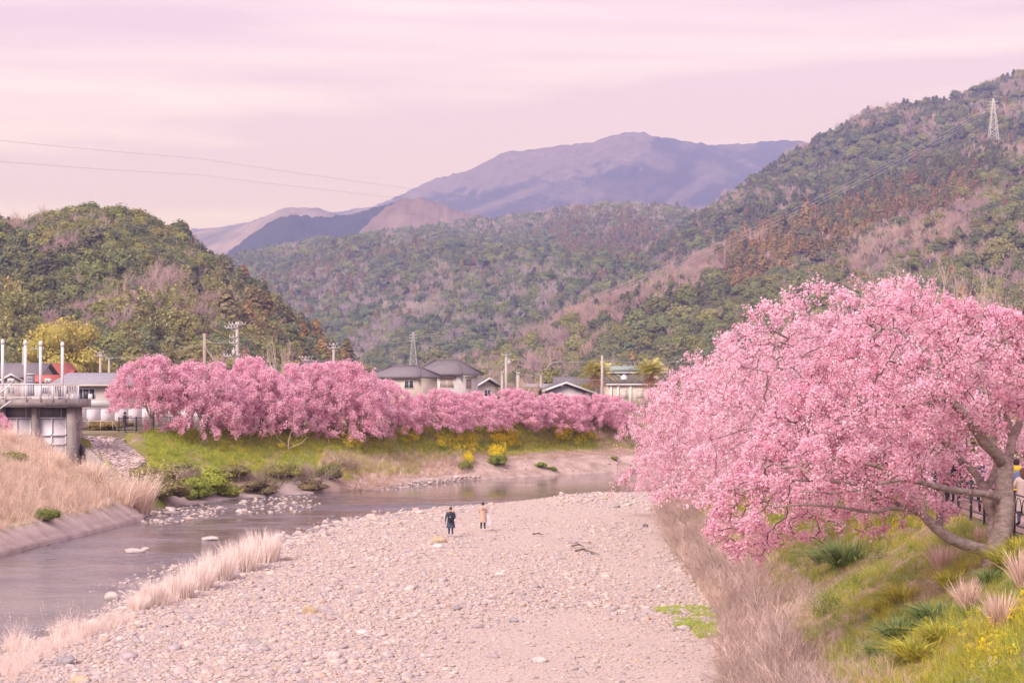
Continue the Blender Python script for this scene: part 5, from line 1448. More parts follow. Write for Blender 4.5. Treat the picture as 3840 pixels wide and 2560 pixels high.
shrub(2030, 1752, 55, 34, (0.30, 0.36, 0.07), 'light green tuft on the sand left of the smallest one', 837, group='plants on the sand shelf', name='plant')
shrub(2073, 1762, 40, 22, (0.30, 0.36, 0.07), 'smallest light green tuft on the sand', 838, group='plants on the sand shelf', name='plant')
shrub(2365, 1762, 46, 32, (0.30, 0.38, 0.07), 'light green tuft by the water near the near bank blossom', 839, group='plants on the sand shelf', name='plant')
shrub(2305, 1725, 40, 24, (0.30, 0.36, 0.08), 'pale green weeds above the tuft by the water', 840, group='plants on the sand shelf', name='plant')
# brushwood on the lower near bank
for k, (px, py, w, h, lab) in enumerate(((2560, 1960, 150, 130, 'dark brown brushwood at the far end of the near bank foot'), (2620, 2040, 190, 150, 'brown brushwood under the tip of the low blossom'), (2700, 2140, 200, 150, 'brown brushwood below the hanging blossom'), (2800, 2260, 210, 140, 'grey brown bare bush in the middle of the near bank foot'), (2860, 2400, 240, 160, 'large bare bush with fine upright twigs at the bottom'), (2800, 2545, 280, 180, 'bare bush with pinkish twigs cut by the bottom edge'), (2960, 2552, 260, 140, 'bare bush right of the one cut by the bottom edge'), (2760, 2400, 200, 130, 'low dry brush beside the green weeds'))):
    shrub(px, py, w, h, (0.70, 0.535, 0.47) if k > 2 else (0.60, 0.45, 0.39), lab, 850 + k, 'twig', 'brushwood at the foot of the near bank', 'bare_bush')
# ================================================================== PATH, FENCES
PAVE = noise_mat('path_paving', (0.36, 0.26, 0.215), (0.47, 0.35, 0.30), 2.0, 0.9, 6)
CONC = noise_mat('weathered_concrete', (0.24, 0.205, 0.19), (0.43, 0.37, 0.345), 0.9, 0.9, 9, 0.02, 12, stretch=(1, 1, 0.45))
CONC_P = noise_mat('pinkish_concrete', (0.38, 0.30, 0.26), (0.60, 0.49, 0.435), 0.55, 0.92, 9, 0.02, 10)
WHITE = noise_mat('white_paint', (0.72, 0.68, 0.68), (0.82, 0.78, 0.78), 1.0, 0.55, 4)
LILAC = noise_mat('pale_painted_steel', (0.68, 0.64, 0.67), (0.78, 0.74, 0.76), 1.2, 0.5, 6)
DARKM = noise_mat('dark_painted_steel', (0.045, 0.045, 0.055), (0.075, 0.075, 0.085), 3, 0.45, 4)
GALV = noise_mat('galvanised_steel', (0.46, 0.44, 0.45), (0.58, 0.56, 0.56), 2, 0.45, 4)
POLEC = noise_mat('concrete_pole', (0.44, 0.39, 0.36), (0.56, 0.50, 0.46), 1.5, 0.85, 5)
POLEB = noise_mat('brown_pole', (0.36, 0.28, 0.22), (0.46, 0.37, 0.30), 1.5, 0.85, 5)
WIRE = noise_mat('cable', (0.52, 0.48, 0.50), (0.58, 0.54, 0.56), 1, 0.6, 2)
def top_r(Y, off):
    """a point on the near bank's upper edge, off metres inland"""
    X = float(np.interp(Y, TOP_R[:, 1], TOP_R[:, 0]))
    return X + off
ys = np.concatenate([np.arange(10, 126, 2.0)])
m = MB()
v = [(top_r(y, o), y, LAND_Z + 0.02) for y in ys for o in (0.55, 3.4)]
m.add(v, [np.array([(2 * i, 2 * i + 1, 2 * i + 3, 2 * i + 2) for i in range(len(ys) - 1)])])
tag(m.build('path', PAVE), 'paved footpath on the near bank behind the fence', None, None, 'structure')

fr = empty('path_fence', (top_r(52, 0.25), 52, LAND_Z))
tag(fr, 'dark metal fence with arched hoops between the footpath and the near bank', 'fence')
def local(o, m, name, mat, parent, smooth=False):
    m.V = [q - np.array(o.location) for q in m.V]
    return m.build(name, mat, parent, smooth)
fy = np.arange(40.0, 82.1, 1.75)
for k, y in enumerate(fy):
    x = top_r(y, 0.25); m = MB(); m.box((x, y, LAND_Z + 0.55), (0.065, 0.065, 1.2)); m.box((x, y, LAND_Z + 1.165), (0.085, 0.085, 0.03)); local(fr, m, 'post', DARKM, fr)
    if k == len(fy) - 1: break
    y2 = fy[k + 1]; x2 = top_r(y2, 0.25)
    for h in (0.28, 0.62, 1.08):
        m = MB(); m.tube([(x, y + 0.035, LAND_Z + h), (x2, y2 - 0.035, LAND_Z + h)], 0.022, 5); local(fr, m, 'rail', DARKM, fr)
    for a, b in ((0.12, 0.48), (0.52, 0.88)):
        aa = np.linspace(0, math.pi, 9)
        yy = y + (y2 - y) * ((a + b) / 2 - (b - a) / 2 * np.cos(aa)); zz = LAND_Z + 0.64 + 0.38 * np.sin(aa) ** 0.8
        m = MB(); m.tube(np.stack([np.interp(yy, [y, y2], [x, x2]), yy, zz], 1), 0.013, 4); local(fr, m, 'hoop', DARKM, fr)

# ================================================================== CONCRETE AT THE WATER
def toe_at(Y):
    X = float(np.interp(Y, TOE_L[:, 1], TOE_L[:, 0])); e = 0.5
    X2 = float(np.interp(Y + e, TOE_L[:, 1], TOE_L[:, 0])); X1 = float(np.interp(Y - e, TOE_L[:, 1], TOE_L[:, 0]))
    t = np.array((X2 - X1, 2 * e)); t /= np.linalg.norm(t)
    return np.array((X, Y)), np.array((-t[1], t[0]))
def revetment(name, label, cuts, sect, mat):
    p0, _ = toe_at(cuts[0])
    root = empty(name, (p0[0], p0[1], 0)); tag(root, label, 'retaining wall')
    for a, b in zip(cuts[:-1], cuts[1:]):
        rows = []
        for y in np.linspace(a, b - 0.05, 5):
            p, n = toe_at(y); rows.append([(p[0] + n[0] * d, p[1] + n[1] * d, z) for d, z in sect])
        V = np.array(rows); r, c = V.shape[:2]
        i = (np.arange(r - 1)[:, None] * c + np.arange(c - 1)[None, :])
        q = np.stack([i, i + c, i + c + 1, i + 1], -1).reshape(-1, 4)
        m = MB(); m.add(V.reshape(-1, 3), [q]); m.add(V[0], [np.arange(c)[None, :]]); m.add(V[-1], [np.arange(c)[None, ::-1]])
        local(root, m, 'slab', mat, root)
revetment('concrete_slope', 'sloping concrete slabs lining the water below the dry bank on the left', [70, 84, 97, 104.5, 113.5, 117, 120.2], [(-0.15, -0.9), (-0.15, -0.02), (0.22, 0.12), (0.26, 0.2), (1.3, 1.0), (1.6, 0.95), (1.6, -0.9)], CONC_P)
revetment('concrete_footing', 'low concrete footing along the water under the far shrubs', [131.5, 135, 138.6, 143, 147.2], [(-0.5, -0.9), (-0.5, -0.12), (0.35, 0.02), (1.0, 0.72), (1.25, 0.68), (1.25, -0.9)], CONC_P)

# stone pitching beside the wing wall
g = np.random.default_rng(91)
PITCH = noise_mat('stone_pitching', (0.48, 0.38, 0.345), (0.68, 0.55, 0.50), 1.6, 0.95, 8, 0.04, 5)
gu = np.linspace(0, 1, 12); rows = []
TLq, TRq, BLq, BRq = (282, 1634), (455, 1640), (470, 1800), (545, 1722)
for v_ in gu:
    rows.append([((1 - v_) * ((1 - u_) * TLq[0] + u_ * TRq[0]) + v_ * ((1 - u_) * BLq[0] + u_ * BRq[0]), (1 - v_) * ((1 - u_) * TLq[1] + u_ * TRq[1]) + v_ * ((1 - u_) * BLq[1] + u_ * BRq[1])) for u_ in gu])
# slope plane standing clear of the ground
pa, pb, pc, pd = P(*TLq, 140.5), P(*TRq, 147.0), P(*BLq, 131.5), P(*BRq, 138.5)
pitch = empty('stone_pitching', tuple(pa)); tag(pitch, 'slope paved with rough pinkish stones right of the sluice wing wall', 'stone paving')
def bil(u_, v_): return (1 - v_) * ((1 - u_) * np.array(pa) + u_ * np.array(pb)) + v_ * ((1 - u_) * np.array(pc) + u_ * np.array(pd))
m = MB(); V = [bil(u_, v_) for v_ in gu for u_ in gu] + [bil(u_, v_) - np.array((0, -1.0, 0.9)) for v_ in gu for u_ in gu]
i = (np.arange(11)[:, None] * 12 + np.arange(11)[None, :]); qd = np.stack([i, i + 12, i + 13, i + 1], -1).reshape(-1, 4)
rim = [k for k in range(12)] + [k * 12 + 11 for k in range(1, 12)] + [11 * 12 + k for k in range(10, -1, -1)] + [k * 12 for k in range(10, 0, -1)]
m.add(V, [qd, np.array([(rim[k], rim[(k + 1) % len(rim)], rim[(k + 1) % len(rim)] + 144, rim[k] + 144) for k in range(len(rim))])])
local(pitch, m, 'bed', CONC, pitch)
nrm = np.cross(np.array(pb) - np.array(pa), np.array(pc) - np.array(pa)); nrm /= np.linalg.norm(nrm)
if nrm[2] < 0: nrm = -nrm
ps = [stone_obj('stone', 360 + k, 1, PITCH, link=False, flat=0.5) for k in range(5)]
cnt = 0
for a in range(20):
    for b in range(14):
        u_, v_ = (b + 0.5 + g.uniform(-.25, .25)) / 14, (a + 0.5 + g.uniform(-.25, .25)) / 20
        if u_ > 0.72 and v_ < 0.55 and g.uniform() < 0.7: continue
        o = ps[cnt % 5].copy(); o.name = 'stone'; COL.objects.link(o); o.parent = pitch
        o.location = tuple(bil(u_, v_) + nrm * 0.01 - np.array(pitch.location)); s_ = g.uniform(0.30, 0.55)
        o.scale = (s_, s_ * 1.1, s_ * 0.55); o.rotation_euler = (g.uniform(-.2, .2) - 0.35, g.uniform(-.2, .2), g.uniform(0, 6.28)); cnt += 1
m = MB()
w0, w1 = np.array(P(262, 1632, 139.8)), np.array(P(462, 1808, 130.6)); w2, w3 = np.array(P(285, 1632, 140.4)), np.array(P(484, 1808, 131.2))
low = np.array((0, 0, -5.2)); low1 = np.array((0, 0, -2.2))
m.add([w0, w1, w3, w2, w0 + low, w1 + low1, w3 + low1, w2 + low], [(0, 1, 2, 3), (0, 4, 5, 1), (1, 5, 6, 2), (2, 6, 7, 3), (3, 7, 4, 0)])
tag(m.build('wing_wall', CONC), 'sloping concrete wing wall running down from the sluice to the water', 'wall')

# ================================================================== SLUICE GATE
SY = 136.0
def S(px, py, dy=0.0): return np.array(P(px, py, SY + dy))
def sbox(m, x0, y0, x1, y1, dy, depth):
    """a box spanning photograph pixels at the sluice's depth"""
    a, b = S(x0, y1, dy), S(x1, y0, dy)
    m.box(((a[0] + b[0]) / 2, SY + dy + depth / 2, (a[2] + b[2]) / 2), (abs(b[0] - a[0]), depth, abs(b[2] - a[2])))
sl = empty('sluice_gate', tuple(S(200, 1700))); tag(sl, 'concrete sluice with pale steel gates under a railed platform', 'sluice gate')
def spart(name, mat, *boxes):
    m = MB()
    for b in boxes: sbox(m, *b)
    return local(sl, m, name, mat, sl)
spart('platform', CONC, (-160, 1497, 302, 1526, -0.6, 3.4))
spart('pillar', CONC, (250, 1526, 280, 1790, 0.0, 2.4))
spart('pillar', CONC, (118, 1526, 137, 1790, 0.15, 2.2))
spart('pillar', CONC, (-30, 1526, 8, 1790, 0.0, 2.4))
spart('back_wall', CONC, (-30, 1527, 252, 1570, 1.2, 0.5))
for x0, x1 in ((139, 248), (10, 116)):
    m = MB(); sbox(m, x0, 1566, x1, 1790, 0.75, 0.08); gt = local(sl, m, 'gate', LILAC, sl)
    mid = (x0 + x1) / 2
    for (a, b, c, d) in ((x0, 1564, x1, 1569, ), (x0, 1629, x1, 1634), (x0, 1663, x1, 1668), (x0, 1695, x1, 1700), (mid - 3, 1569, mid + 2, 1790), (x0, 1569, x0 + 4, 1790), (x1 - 4, 1569, x1, 1790)):
        m = MB(); sbox(m, a, b, c, d, 0.60, 0.148); r_o = local(sl, m, 'rib', LILAC, sl)
    for x in (x0 + 8, x1 - 18):
        m = MB(); m.tube([S(x, 1527, 0.7), S(x, 1566, 0.7)], 0.05, 6); local(sl, m, 'stem', GALV, sl)
for px, top in ((10, 1273), (95, 1276), (152, 1280), (234, 1283)):
    m = MB(); a, b = S(px, 1497, 0.9), S(px, top, 0.9)
    m.tube([a, b], 0.11, 12); m.tube([b - np.array((0, 0, 0.34)), b - np.array((0, 0, 0.02))], 0.135, 12); m.tube([b - np.array((0, 0, 0.02)), b + np.array((0, 0, 0.06))], [0.06, 0.05], 8)
    local(sl, m, 'spindle_cover', WHITE, sl, False)
rl = empty('platform_railing', tuple(S(150, 1497, -0.5))); tag(rl, 'white baluster railing along the edge of the sluice platform', 'railing')
for px in (-55, 20, 97, 150, 197, 243, 293):
    m = MB(); sbox(m, px - 2, 1438, px + 3, 1504, -0.72, 0.09); local(rl, m, 'post', LILAC, rl)
m = MB(); sbox(m, -60, 1438, 296, 1442, -0.74, 0.11); local(rl, m, 'top_rail', LILAC, rl)
m = MB(); sbox(m, -60, 1488, 296, 1491, -0.70, 0.06); local(rl, m, 'bottom_rail', LILAC, rl)
for k in range(54):
    px = -50 + k * 6.35
    m = MB(); sbox(m, px, 1442, px + 2.1, 1488, -0.69, 0.035); local(rl, m, 'baluster', LILAC, rl)
m = MB(); a, b = S(-10, 1482, -1.2), S(45, 1436, -1.2); m.tube([a, b], 0.06, 6)
m.tube([S(-20, 1546, -1.2), S(42, 1502, -1.2)], 0.05, 6)
tag(m.build('stair_rail', LILAC), 'slanting pale handrail of the stair up to the sluice platform', 'handrail')

# ================================================================== HOUSES
def M(name, a, k=0.82, sc=1.2, rough=0.85): return noise_mat(name, tuple(q * k for q in a), a, sc, rough, 6)
W_WHITE = M('white_render', (0.74, 0.68, 0.66)); W_CREAM = M('cream_render', (0.70, 0.60, 0.50)); W_BEIGE = M('beige_render', (0.64, 0.56, 0.50))
def roof_mat(name, c, sc=3.2):
    m, nt, b = new_mat(name)
    tc = nt.nodes.new('ShaderNodeTexCoord'); wv = nt.nodes.new('ShaderNodeTexWave'); wv.wave_type = 'BANDS'; wv.bands_direction = 'Z'
    wv.inputs['Scale'].default_value = sc; wv.inputs['Distortion'].default_value = 0.4
    nz = nt.nodes.new('ShaderNodeTexNoise'); nz.inputs['Scale'].default_value = 2.0; nz.inputs['Detail'].default_value = 6
    rp = nt.nodes.new('ShaderNodeValToRGB'); rp.color_ramp.elements[0].color = (*[q * 0.75 for q in c], 1); rp.color_ramp.elements[1].color = (*[q * 1.15 for q in c], 1)
    nt.links.new(tc.outputs['Object'], wv.inputs['Vector']); nt.links.new(tc.outputs['Object'], nz.inputs['Vector'])
    nt.links.new(nz.outputs['Fac'], rp.inputs['Fac']); nt.links.new(rp.outputs['Color'], b.inputs['Base Color'])
    bp = nt.nodes.new('ShaderNodeBump'); bp.inputs['Distance'].default_value = 0.06
    nt.links.new(wv.outputs['Fac'], bp.inputs['Height']); nt.links.new(bp.outputs['Normal'], b.inputs['Normal'])
    b.inputs['Roughness'].default_value = 0.6
    return m
R_GREY = roof_mat('grey_tiles', (0.20, 0.185, 0.20)); R_DARK = roof_mat('dark_tiles', (0.25, 0.22, 0.235)); R_RED = roof_mat('red_tiles', (0.56, 0.155, 0.12)); R_BROWN = roof_mat('brown_tiles', (0.26, 0.165, 0.13)); R_LGREY = roof_mat('light_grey_roof', (0.33, 0.315, 0.345), 1.2); R_GREEN = roof_mat('green_copper_roof', (0.30, 0.38, 0.35), 1.0)
PANE = noise_mat('dark_window_glass', (0.05, 0.055, 0.07), (0.11, 0.115, 0.13), 0.8, 0.12, 3)
SHUT = noise_mat('shutter', (0.40, 0.31, 0.28), (0.48, 0.385, 0.345), 1.5, 0.7, 4, stretch=(1, 1, 8))
class House:
    """local frame: x along the front, y into the house, z up; origin at the middle of the front wall foot"""
    def __init__(s, name, label, px, Y, rz=0.0, cat='house', group='houses beyond the far bank', z=LAND_Z, py=None):
        X = (px - 1920) / F * Y
        s.r = empty(name, (X, Y, z), rz); tag(s.r, label, cat, group)
    def part(s, name, mat, m, parent=None): return m.build(name, mat, parent or s.r)
    def walls(s, w, d, h, mat):
        m = MB(); m.box((0, d / 2, h / 2), (w, d, h)); return s.part('wall', mat, m)
    def hip(s, w, d, h, rise, mat, over=0.5, ridge=0.45, thick=0.16):
        W, D = w / 2 + over, d / 2 + over; L = w * ridge / 2; c = d / 2
        m = MB()
        v = [(-W, c - D, h), (W, c - D, h), (W, c + D, h), (-W, c + D, h), (-L, c, h + rise), (L, c, h + rise)]
        v += [(-W, c - D, h - thick), (W, c - D, h - thick), (W, c + D, h - thick), (-W, c + D, h - thick)]
        m.add(v, [(0, 1, 5, 4), (1, 2, 5), (2, 3, 4, 5), (3, 0, 4), (6, 7, 1, 0), (7, 8, 2, 1), (8, 9, 3, 2), (9, 6, 0, 3), (9, 8, 7, 6)])
        rf = s.part('roof', mat, m)
        for a, b in (((-L, c, h + rise), (L, c, h + rise)), ((-W, c - D, h), (-L, c, h + rise)), ((W, c - D, h), (L, c, h + rise)), ((W, c + D, h), (L, c, h + rise))):
            m = MB(); m.tube([np.array(a) + (0, 0, 0.05), np.array(b) + (0, 0, 0.05)], 0.11, 6); s.part('ridge_tile', mat, m, rf)
        return rf
    def gable(s, w, d, h, rise, mat, over=0.4, along='x', trim=None, wallmat=None, thick=0.14):
        """ridge along x (front is an eave) or along y (front is a gable)"""
        m = MB(); c = d / 2
        if along == 'x':
            W, D = w / 2 + over, d / 2 + over
            sec = [(c - D, h), (c, h + rise), (c + D, h)]
            v = [(x, y, z + e) for x in (-W, W) for e in (0, thick) for y, z in sec]
        else:
            W, D = w / 2 + over, d / 2 + over
            sec = [(-W, h), (0, h + rise), (W, h)]
            v = [(x, y, z + e) for y in (c - D, c + D) for e in (0, thick) for x, z in sec]
        m.add(v, [(3, 4, 10, 9), (4, 5, 11, 10), (0, 6, 7, 1), (1, 7, 8, 2), (0, 1, 4, 3), (1, 2, 5, 4), (6, 9, 10, 7), (7, 10, 11, 8), (0, 3, 9, 6), (2, 8, 11, 5)])
        rf = s.part('roof', mat, m)
        m = MB(); e = 0.01
        if along == 'x':
            for x in (-w / 2, w / 2 - 0.1): m.add([(x, 0, h), (x, d, h), (x, c, h + rise * d / (d + 2 * over)), (x + .1, 0, h), (x + .1, d, h), (x + .1, c, h + rise * d / (d + 2 * over))], [(0, 1, 2), (3, 5, 4), (0, 2, 5, 3), (1, 4, 5, 2)])
        else:
            for y in (0.0, d - 0.1): m.add([(-w / 2, y, h), (w / 2, y, h), (0, y, h + rise * w / (w + 2 * over)), (-w / 2, y + .1, h), (w / 2, y + .1, h), (0, y + .1, h + rise * w / (w + 2 * over))], [(0, 1, 2), (3, 5, 4), (0, 2, 5, 3), (1, 4, 5, 2)])
        s.part('gable_wall', wallmat or mat, m)
        if trim:
            for sgn in (-1, 1):
                m = MB(); m.add([(sgn * W, c - D - 0.06, h - 0.05), (0, c - D - 0.06, h + rise - 0.05), (0, c - D - 0.06, h + rise + 0.22), (sgn * W, c - D - 0.06, h + 0.22), (sgn * W, c - D - 0.005, h - 0.05), (0, c - D - 0.005, h + rise - 0.05), (0, c - D - 0.005, h + rise + 0.22), (sgn * W, c - D - 0.005, h + 0.22)], [(0, 1, 2, 3), (4, 7, 6, 5), (3, 2, 6, 7), (0, 4, 5, 1), (0, 3, 7, 4)])
                s.part('barge_board', trim, m, rf)
        return rf
    def window(s, x, z, w, h, pane=PANE, frame=WHITE, side=0, depth=0.0, W=None, mull=1, hood=None):
        """side 0: front wall; 1: right wall at x = W"""
        f = MB(); t = 0.07; pr = 0.06
        def bx(m, a, b, c, d, p0, p1):
            if side == 0: m.box(((a + c) / 2, depth - (p0 + p1) / 2, (b + d) / 2), (c - a, p1 - p0, d - b))
            else: m.box((W + (p0 + p1) / 2, (a + c) / 2, (b + d) / 2), (p1 - p0, c - a, d - b))
        for q in ((x - w / 2, z, x + w / 2, z + t), (x - w / 2, z + h - t, x + w / 2, z + h), (x - w / 2, z + t, x - w / 2 + t, z + h - t), (x + w / 2 - t, z + t, x + w / 2, z + h - t)): bx(f, *q, 0.003, pr)
        for k in range(mull):
            xm = x - w / 2 + w * (k + 1) / (mull + 1); bx(f, xm - t / 2, z + t, xm + t / 2, z + h - t, 0.003, pr - 0.01)
        fo = s.part('window', frame, f)
        p = MB(); bx(p, x - w / 2 + t, z + t, x + w / 2 - t, z + h - t, 0.004, 0.03); s.part('pane', pane, p, fo)
        if hood:
            hm = MB(); bx(hm, x - w / 2 - 0.25, z + h + 0.1, x + w / 2 + 0.25, z + h + 0.22, 0.003, 0.5); s.part('hood', hood, hm, fo)
        return fo

# house with the grey tiled hip roof, white walls
hC = House('tiled_house', 'two storey white house with dark grey tiled hip roof above the cherry row', 1640, 232, R(-24))
hC.walls(6.2, 5.4, 5.05, W_WHITE); hC.hip(6.2, 5.4, 5.0, 1.75, R_DARK, 0.55, 0.5)
hC.window(1.35, 3.2, 2.0, 1.25, SHUT, WHITE, hood=R_BROWN); hC.window(-1.9, 3.2, 1.4, 1.25, PANE, WHITE, hood=R_BROWN)
hC.window(2.6, 3.1, 1.6, 1.3, SHUT, WHITE, side=1, W=3.1, hood=R_BROWN); hC.window(0.0, 0.8, 2.4, 1.6)
hD = House('brown_roof_house', 'low cream house with brown grey roof left of the white tiled house', 1478, 216, R(-20))
hD.walls(6.0, 6.0, 4.6, W_CREAM); hD.hip(6.0, 6.0, 4.6, 1.25, R_DARK, 0.5, 0.55); hD.window(1.9, 3.2, 1.2, 1.0); hD.window(-1.5, 3.2, 1.6, 1.0)
hE = House('gabled_house', 'small grey roofed house with yellow gable right of the white tiled house', 1828, 262, R(35))
hE.walls(3.4, 5.0, 3.3, W_CREAM); hE.gable(3.4, 5.0, 3.3, 1.1, R_GREY, 0.5, 'y', WHITE, W_CREAM); hE.window(0, 1.9, 1.2, 1.0)
hF = House('white_gable_house', 'long low house with wide white gable in front of the palm', 2120, 250, R(8))
hF.walls(7.0, 6.0, 2.3, W_WHITE); hF.gable(7.0, 6.0, 2.3, 1.5, R_GREY, 0.7, 'y', WHITE, W_WHITE); hF.window(-1.5, 0.8, 1.4, 1.0); hF.window(1.5, 0.8, 1.4, 1.0)
hF2 = House('grey_roof_house', 'house with plain grey roof behind the white gable', 2150, 275, R(0)); hF2.walls(5, 5, 3.2, W_BEIGE); hF2.gable(5, 5, 3.2, 1.4, R_GREY, 0.5, 'x', None, W_BEIGE); hF2.window(1, 1.6, 1.4, 1.0)
hR = House('brown_gable_house', 'low house with brown roof beside the pole with a transformer', 1938, 245, R(-10)); hR.walls(4.6, 5, 2.0, W_CREAM); hR.gable(4.6, 5, 2.0, 1.2, R_BROWN, 0.5, 'x', None, W_CREAM); hR.window(0, 0.6, 1.4, 1.0)
hR2 = House('pale_roof_house', 'house with pale grey roof behind the bare shrub right of the poles', 2045, 268, R(12)); hR2.walls(5.6, 5, 2.4, W_WHITE); hR2.gable(5.6, 5, 2.4, 1.2, R_LGREY, 0.5, 'x', None, W_WHITE); hR2.window(0, 0.8, 1.6, 1.0)
hK = House('ridge_house', 'grey roof showing between the two tallest crowns of the far bank', 1190, 225, R(5)); hK.walls(6.5, 6, 5.0, W_BEIGE); hK.hip(6.5, 6, 5.0, 1.5, R_DARK, 0.5, 0.5); hK.window(0, 3.2, 1.6, 1.1)
hK2 = House('village_house', 'beige house hidden behind the middle of the far cherry row', 1010, 205, R(-8)); hK2.walls(7, 6, 3.2, W_BEIGE); hK2.gable(7, 6, 3.2, 1.4, R_GREY, 0.5, 'x', None, W_BEIGE); hK2.window(-1.5, 1.0, 1.6, 1.2)
# cream building with the dark mansard roof
hG = House('mansard_building', 'cream building with dark mansard roof and a white dormer behind the palms', 2400, 292, R(4), 'building')
w, d, h = 10.0, 8.0, 3.6
hG.walls(w, d, h, W_CREAM)
m = MB(); m.add([(-w / 2 - .3, -.3, h), (w / 2 + .3, -.3, h), (w / 2 + .3, d + .3, h), (-w / 2 - .3, d + .3, h), (-w / 2 + .15, .25, h + 1.75), (w / 2 - .15, .25, h + 1.75), (w / 2 - .15, d - .25, h + 1.75), (-w / 2 + .15, d - .25, h + 1.75)], [(0, 1, 5, 4), (1, 2, 6, 5), (2, 3, 7, 6), (3, 0, 4, 7), (4, 5, 6, 7), (3, 2, 1, 0)]); rfG = hG.part('roof', R_DARK, m)
m = MB(); m.box((0, d / 2, h + 1.84), (w + 0.1, d + 0.1, 0.16)); hG.part('cornice', WHITE, m)
m = MB(); m.box((0, -0.36, h - 0.02), (w + 0.9, 0.2, 0.2)); hG.part('eave', WHITE, m)
for xx in (-2.55, 2.4):
    m = MB(); m.add([(xx - .5, -.06, h + .35), (xx + .5, -.06, h + .35), (xx + .5, -.06, h + 1.2), (xx, -.06, h + 1.6), (xx - .5, -.06, h + 1.2), (xx - .5, .8, h + .35), (xx + .5, .8, h + .35), (xx + .5, .8, h + 1.2), (xx, .8, h + 1.6), (xx - .5, .8, h + 1.2)], [(0, 1, 2, 3, 4), (0, 5, 6, 1), (1, 6, 7, 2), (2, 7, 8, 3), (3, 8, 9, 4), (4, 9, 5, 0)]); hG.part('dormer', WHITE, m, rfG)
for xx in (-4.6, -3.5, -1.5, 1.5, 4.6):
    m = MB(); m.box((xx, -0.08, h / 2), (0.35, 0.15, h - 0.1)); hG.part('pilaster', WHITE, m)
for xx in (-2.5, 0, 3): hG.window(xx, 1.2, 1.3, 1.5, W_BEIGE)
hg2 = House('green_roof_building', 'flat green roofed block rising behind the mansard building', 2330, 318, R(4), 'building'); hg2.walls(6.5, 6, 5.9, W_BEIGE)
m = MB(); m.add([(-3.6, -.4, 5.9), (3.6, -.4, 5.9), (3.6, 6.4, 5.9), (-3.6, 6.4, 5.9), (-3.0, 3, 6.75), (3.0, 3, 6.75)], [(0, 1, 5, 4), (1, 2, 5), (2, 3, 4, 5), (3, 0, 4), (3, 2, 1, 0)]); hg2.part('roof', R_GREEN, m); hg2.window(0, 4.2, 2, 0.8)
# houses behind the sluice
hB = House('grey_roof_house', 'beige house with light grey sloping roof and balcony right of the sluice', 345, 186, R(-4))
hB.walls(7.6, 6, 3.75, W_BEIGE)
m = MB(); m.add([(-4.3, -.7, 3.75), (4.3, -.7, 3.75), (3.4, 3, 4.95), (-3.4, 3, 4.95), (4.3, 6.6, 3.75), (-4.3, 6.6, 3.75), (-4.3, -.7, 3.6), (4.3, -.7, 3.6), (4.3, 6.6, 3.6), (-4.3, 6.6, 3.6)], [(0, 1, 2, 3), (1, 4, 2), (3, 2, 4, 5), (5, 0, 3), (6, 7, 1, 0), (7, 8, 4, 1), (9, 6, 0, 5), (8, 9, 5, 4), (9, 8, 7, 6)]); hB.part('roof', R_LGREY, m)
m = MB(); m.box((0, -0.72, 3.66), (8.7, 0.08, 0.16)); hB.part('gutter', W_CREAM, m)
hB.window(-0.6, 2.2, 1.9, 1.15, mull=2); hB.window(2.2, 2.1, 1.3, 1.0); hB.window(-2.9, 2.2, 1.2, 1.1)
m = MB(); m.box((0.2, -0.6, 1.35), (6.6, 1.15, 0.16)); bal = hB.part('balcony', CONC, m)
m = MB(); m.box((0.2, -1.14, 1.85), (6.6, 0.05, 0.75)); hB.part('parapet', noise_mat('frosted_panel', (0.50, 0.50, 0.50), (0.6, 0.6, 0.6), 1, 0.4), m, bal)
m = MB(); m.box((0.2, -1.15, 2.27), (6.7, 0.08, 0.06)); hB.part('handrail', WHITE, m, bal)
for k, (xx, c) in enumerate(((-2.3, (0.75, 0.6, 0.62)), (-1.7, (0.8, 0.76, 0.74)), (-1.2, (0.45, 0.46, 0.6)), (0.1, (0.8, 0.75, 0.72)))):
    m = MB(); m.box((0, 0, 0), (0.42, 0.04, 0.6)); o = m.build('laundry', M('laundry_cloth_%d' % k, c)); o.location = Matrix.Rotation(R(-4), 4, 'Z') @ Vector((xx, -0.9, 2.5)) + hB.r.location
    tag(o, ('pinkish', 'white', 'bluish', 'second white')[k] + ' cloth hung to dry on the balcony of the beige house', 'laundry', 'laundry on the balcony')
hA = House('red_roof_house', 'white house with steep red roof and dormer behind the sluice posts', 187, 262, R(-22))
hA.walls(4.2, 4.8, 4.1, W_WHITE); hA.gable(4.2, 4.8, 4.1, 2.4, R_RED, 0.35, 'y', WHITE, W_WHITE); hA.window(0, 4.0, 1.0, 1.2, SHUT)
m = MB(); m.add([(1.7, 2.6, 4.4), (1.7, 4.0, 4.4), (1.7, 4.0, 5.1), (1.7, 3.3, 5.65), (1.7, 2.6, 5.1), (0.4, 2.6, 4.4), (0.4, 4.0, 4.4), (0.4, 4.0, 5.1), (0.4, 3.3, 5.65), (0.4, 2.6, 5.1)], [(0, 1, 2, 3, 4), (0, 5, 6, 1), (1, 6, 7, 2), (4, 9, 5, 0)]); dm = hA.part('dormer', W_WHITE, m)
m = MB(); m.add([(1.95, 2.4, 4.95), (1.95, 3.3, 5.72), (1.95, 4.2, 4.95), (0.3, 2.4, 4.95), (0.3, 3.3, 5.72), (0.3, 4.2, 4.95)], [(0, 1, 4, 3), (1, 2, 5, 4)]); hA.part('dormer_roof', R_RED, m, dm)
hA.window(3.3, 4.5, 0.55, 0.75, PANE, WHITE, side=1, W=1.7, mull=0)
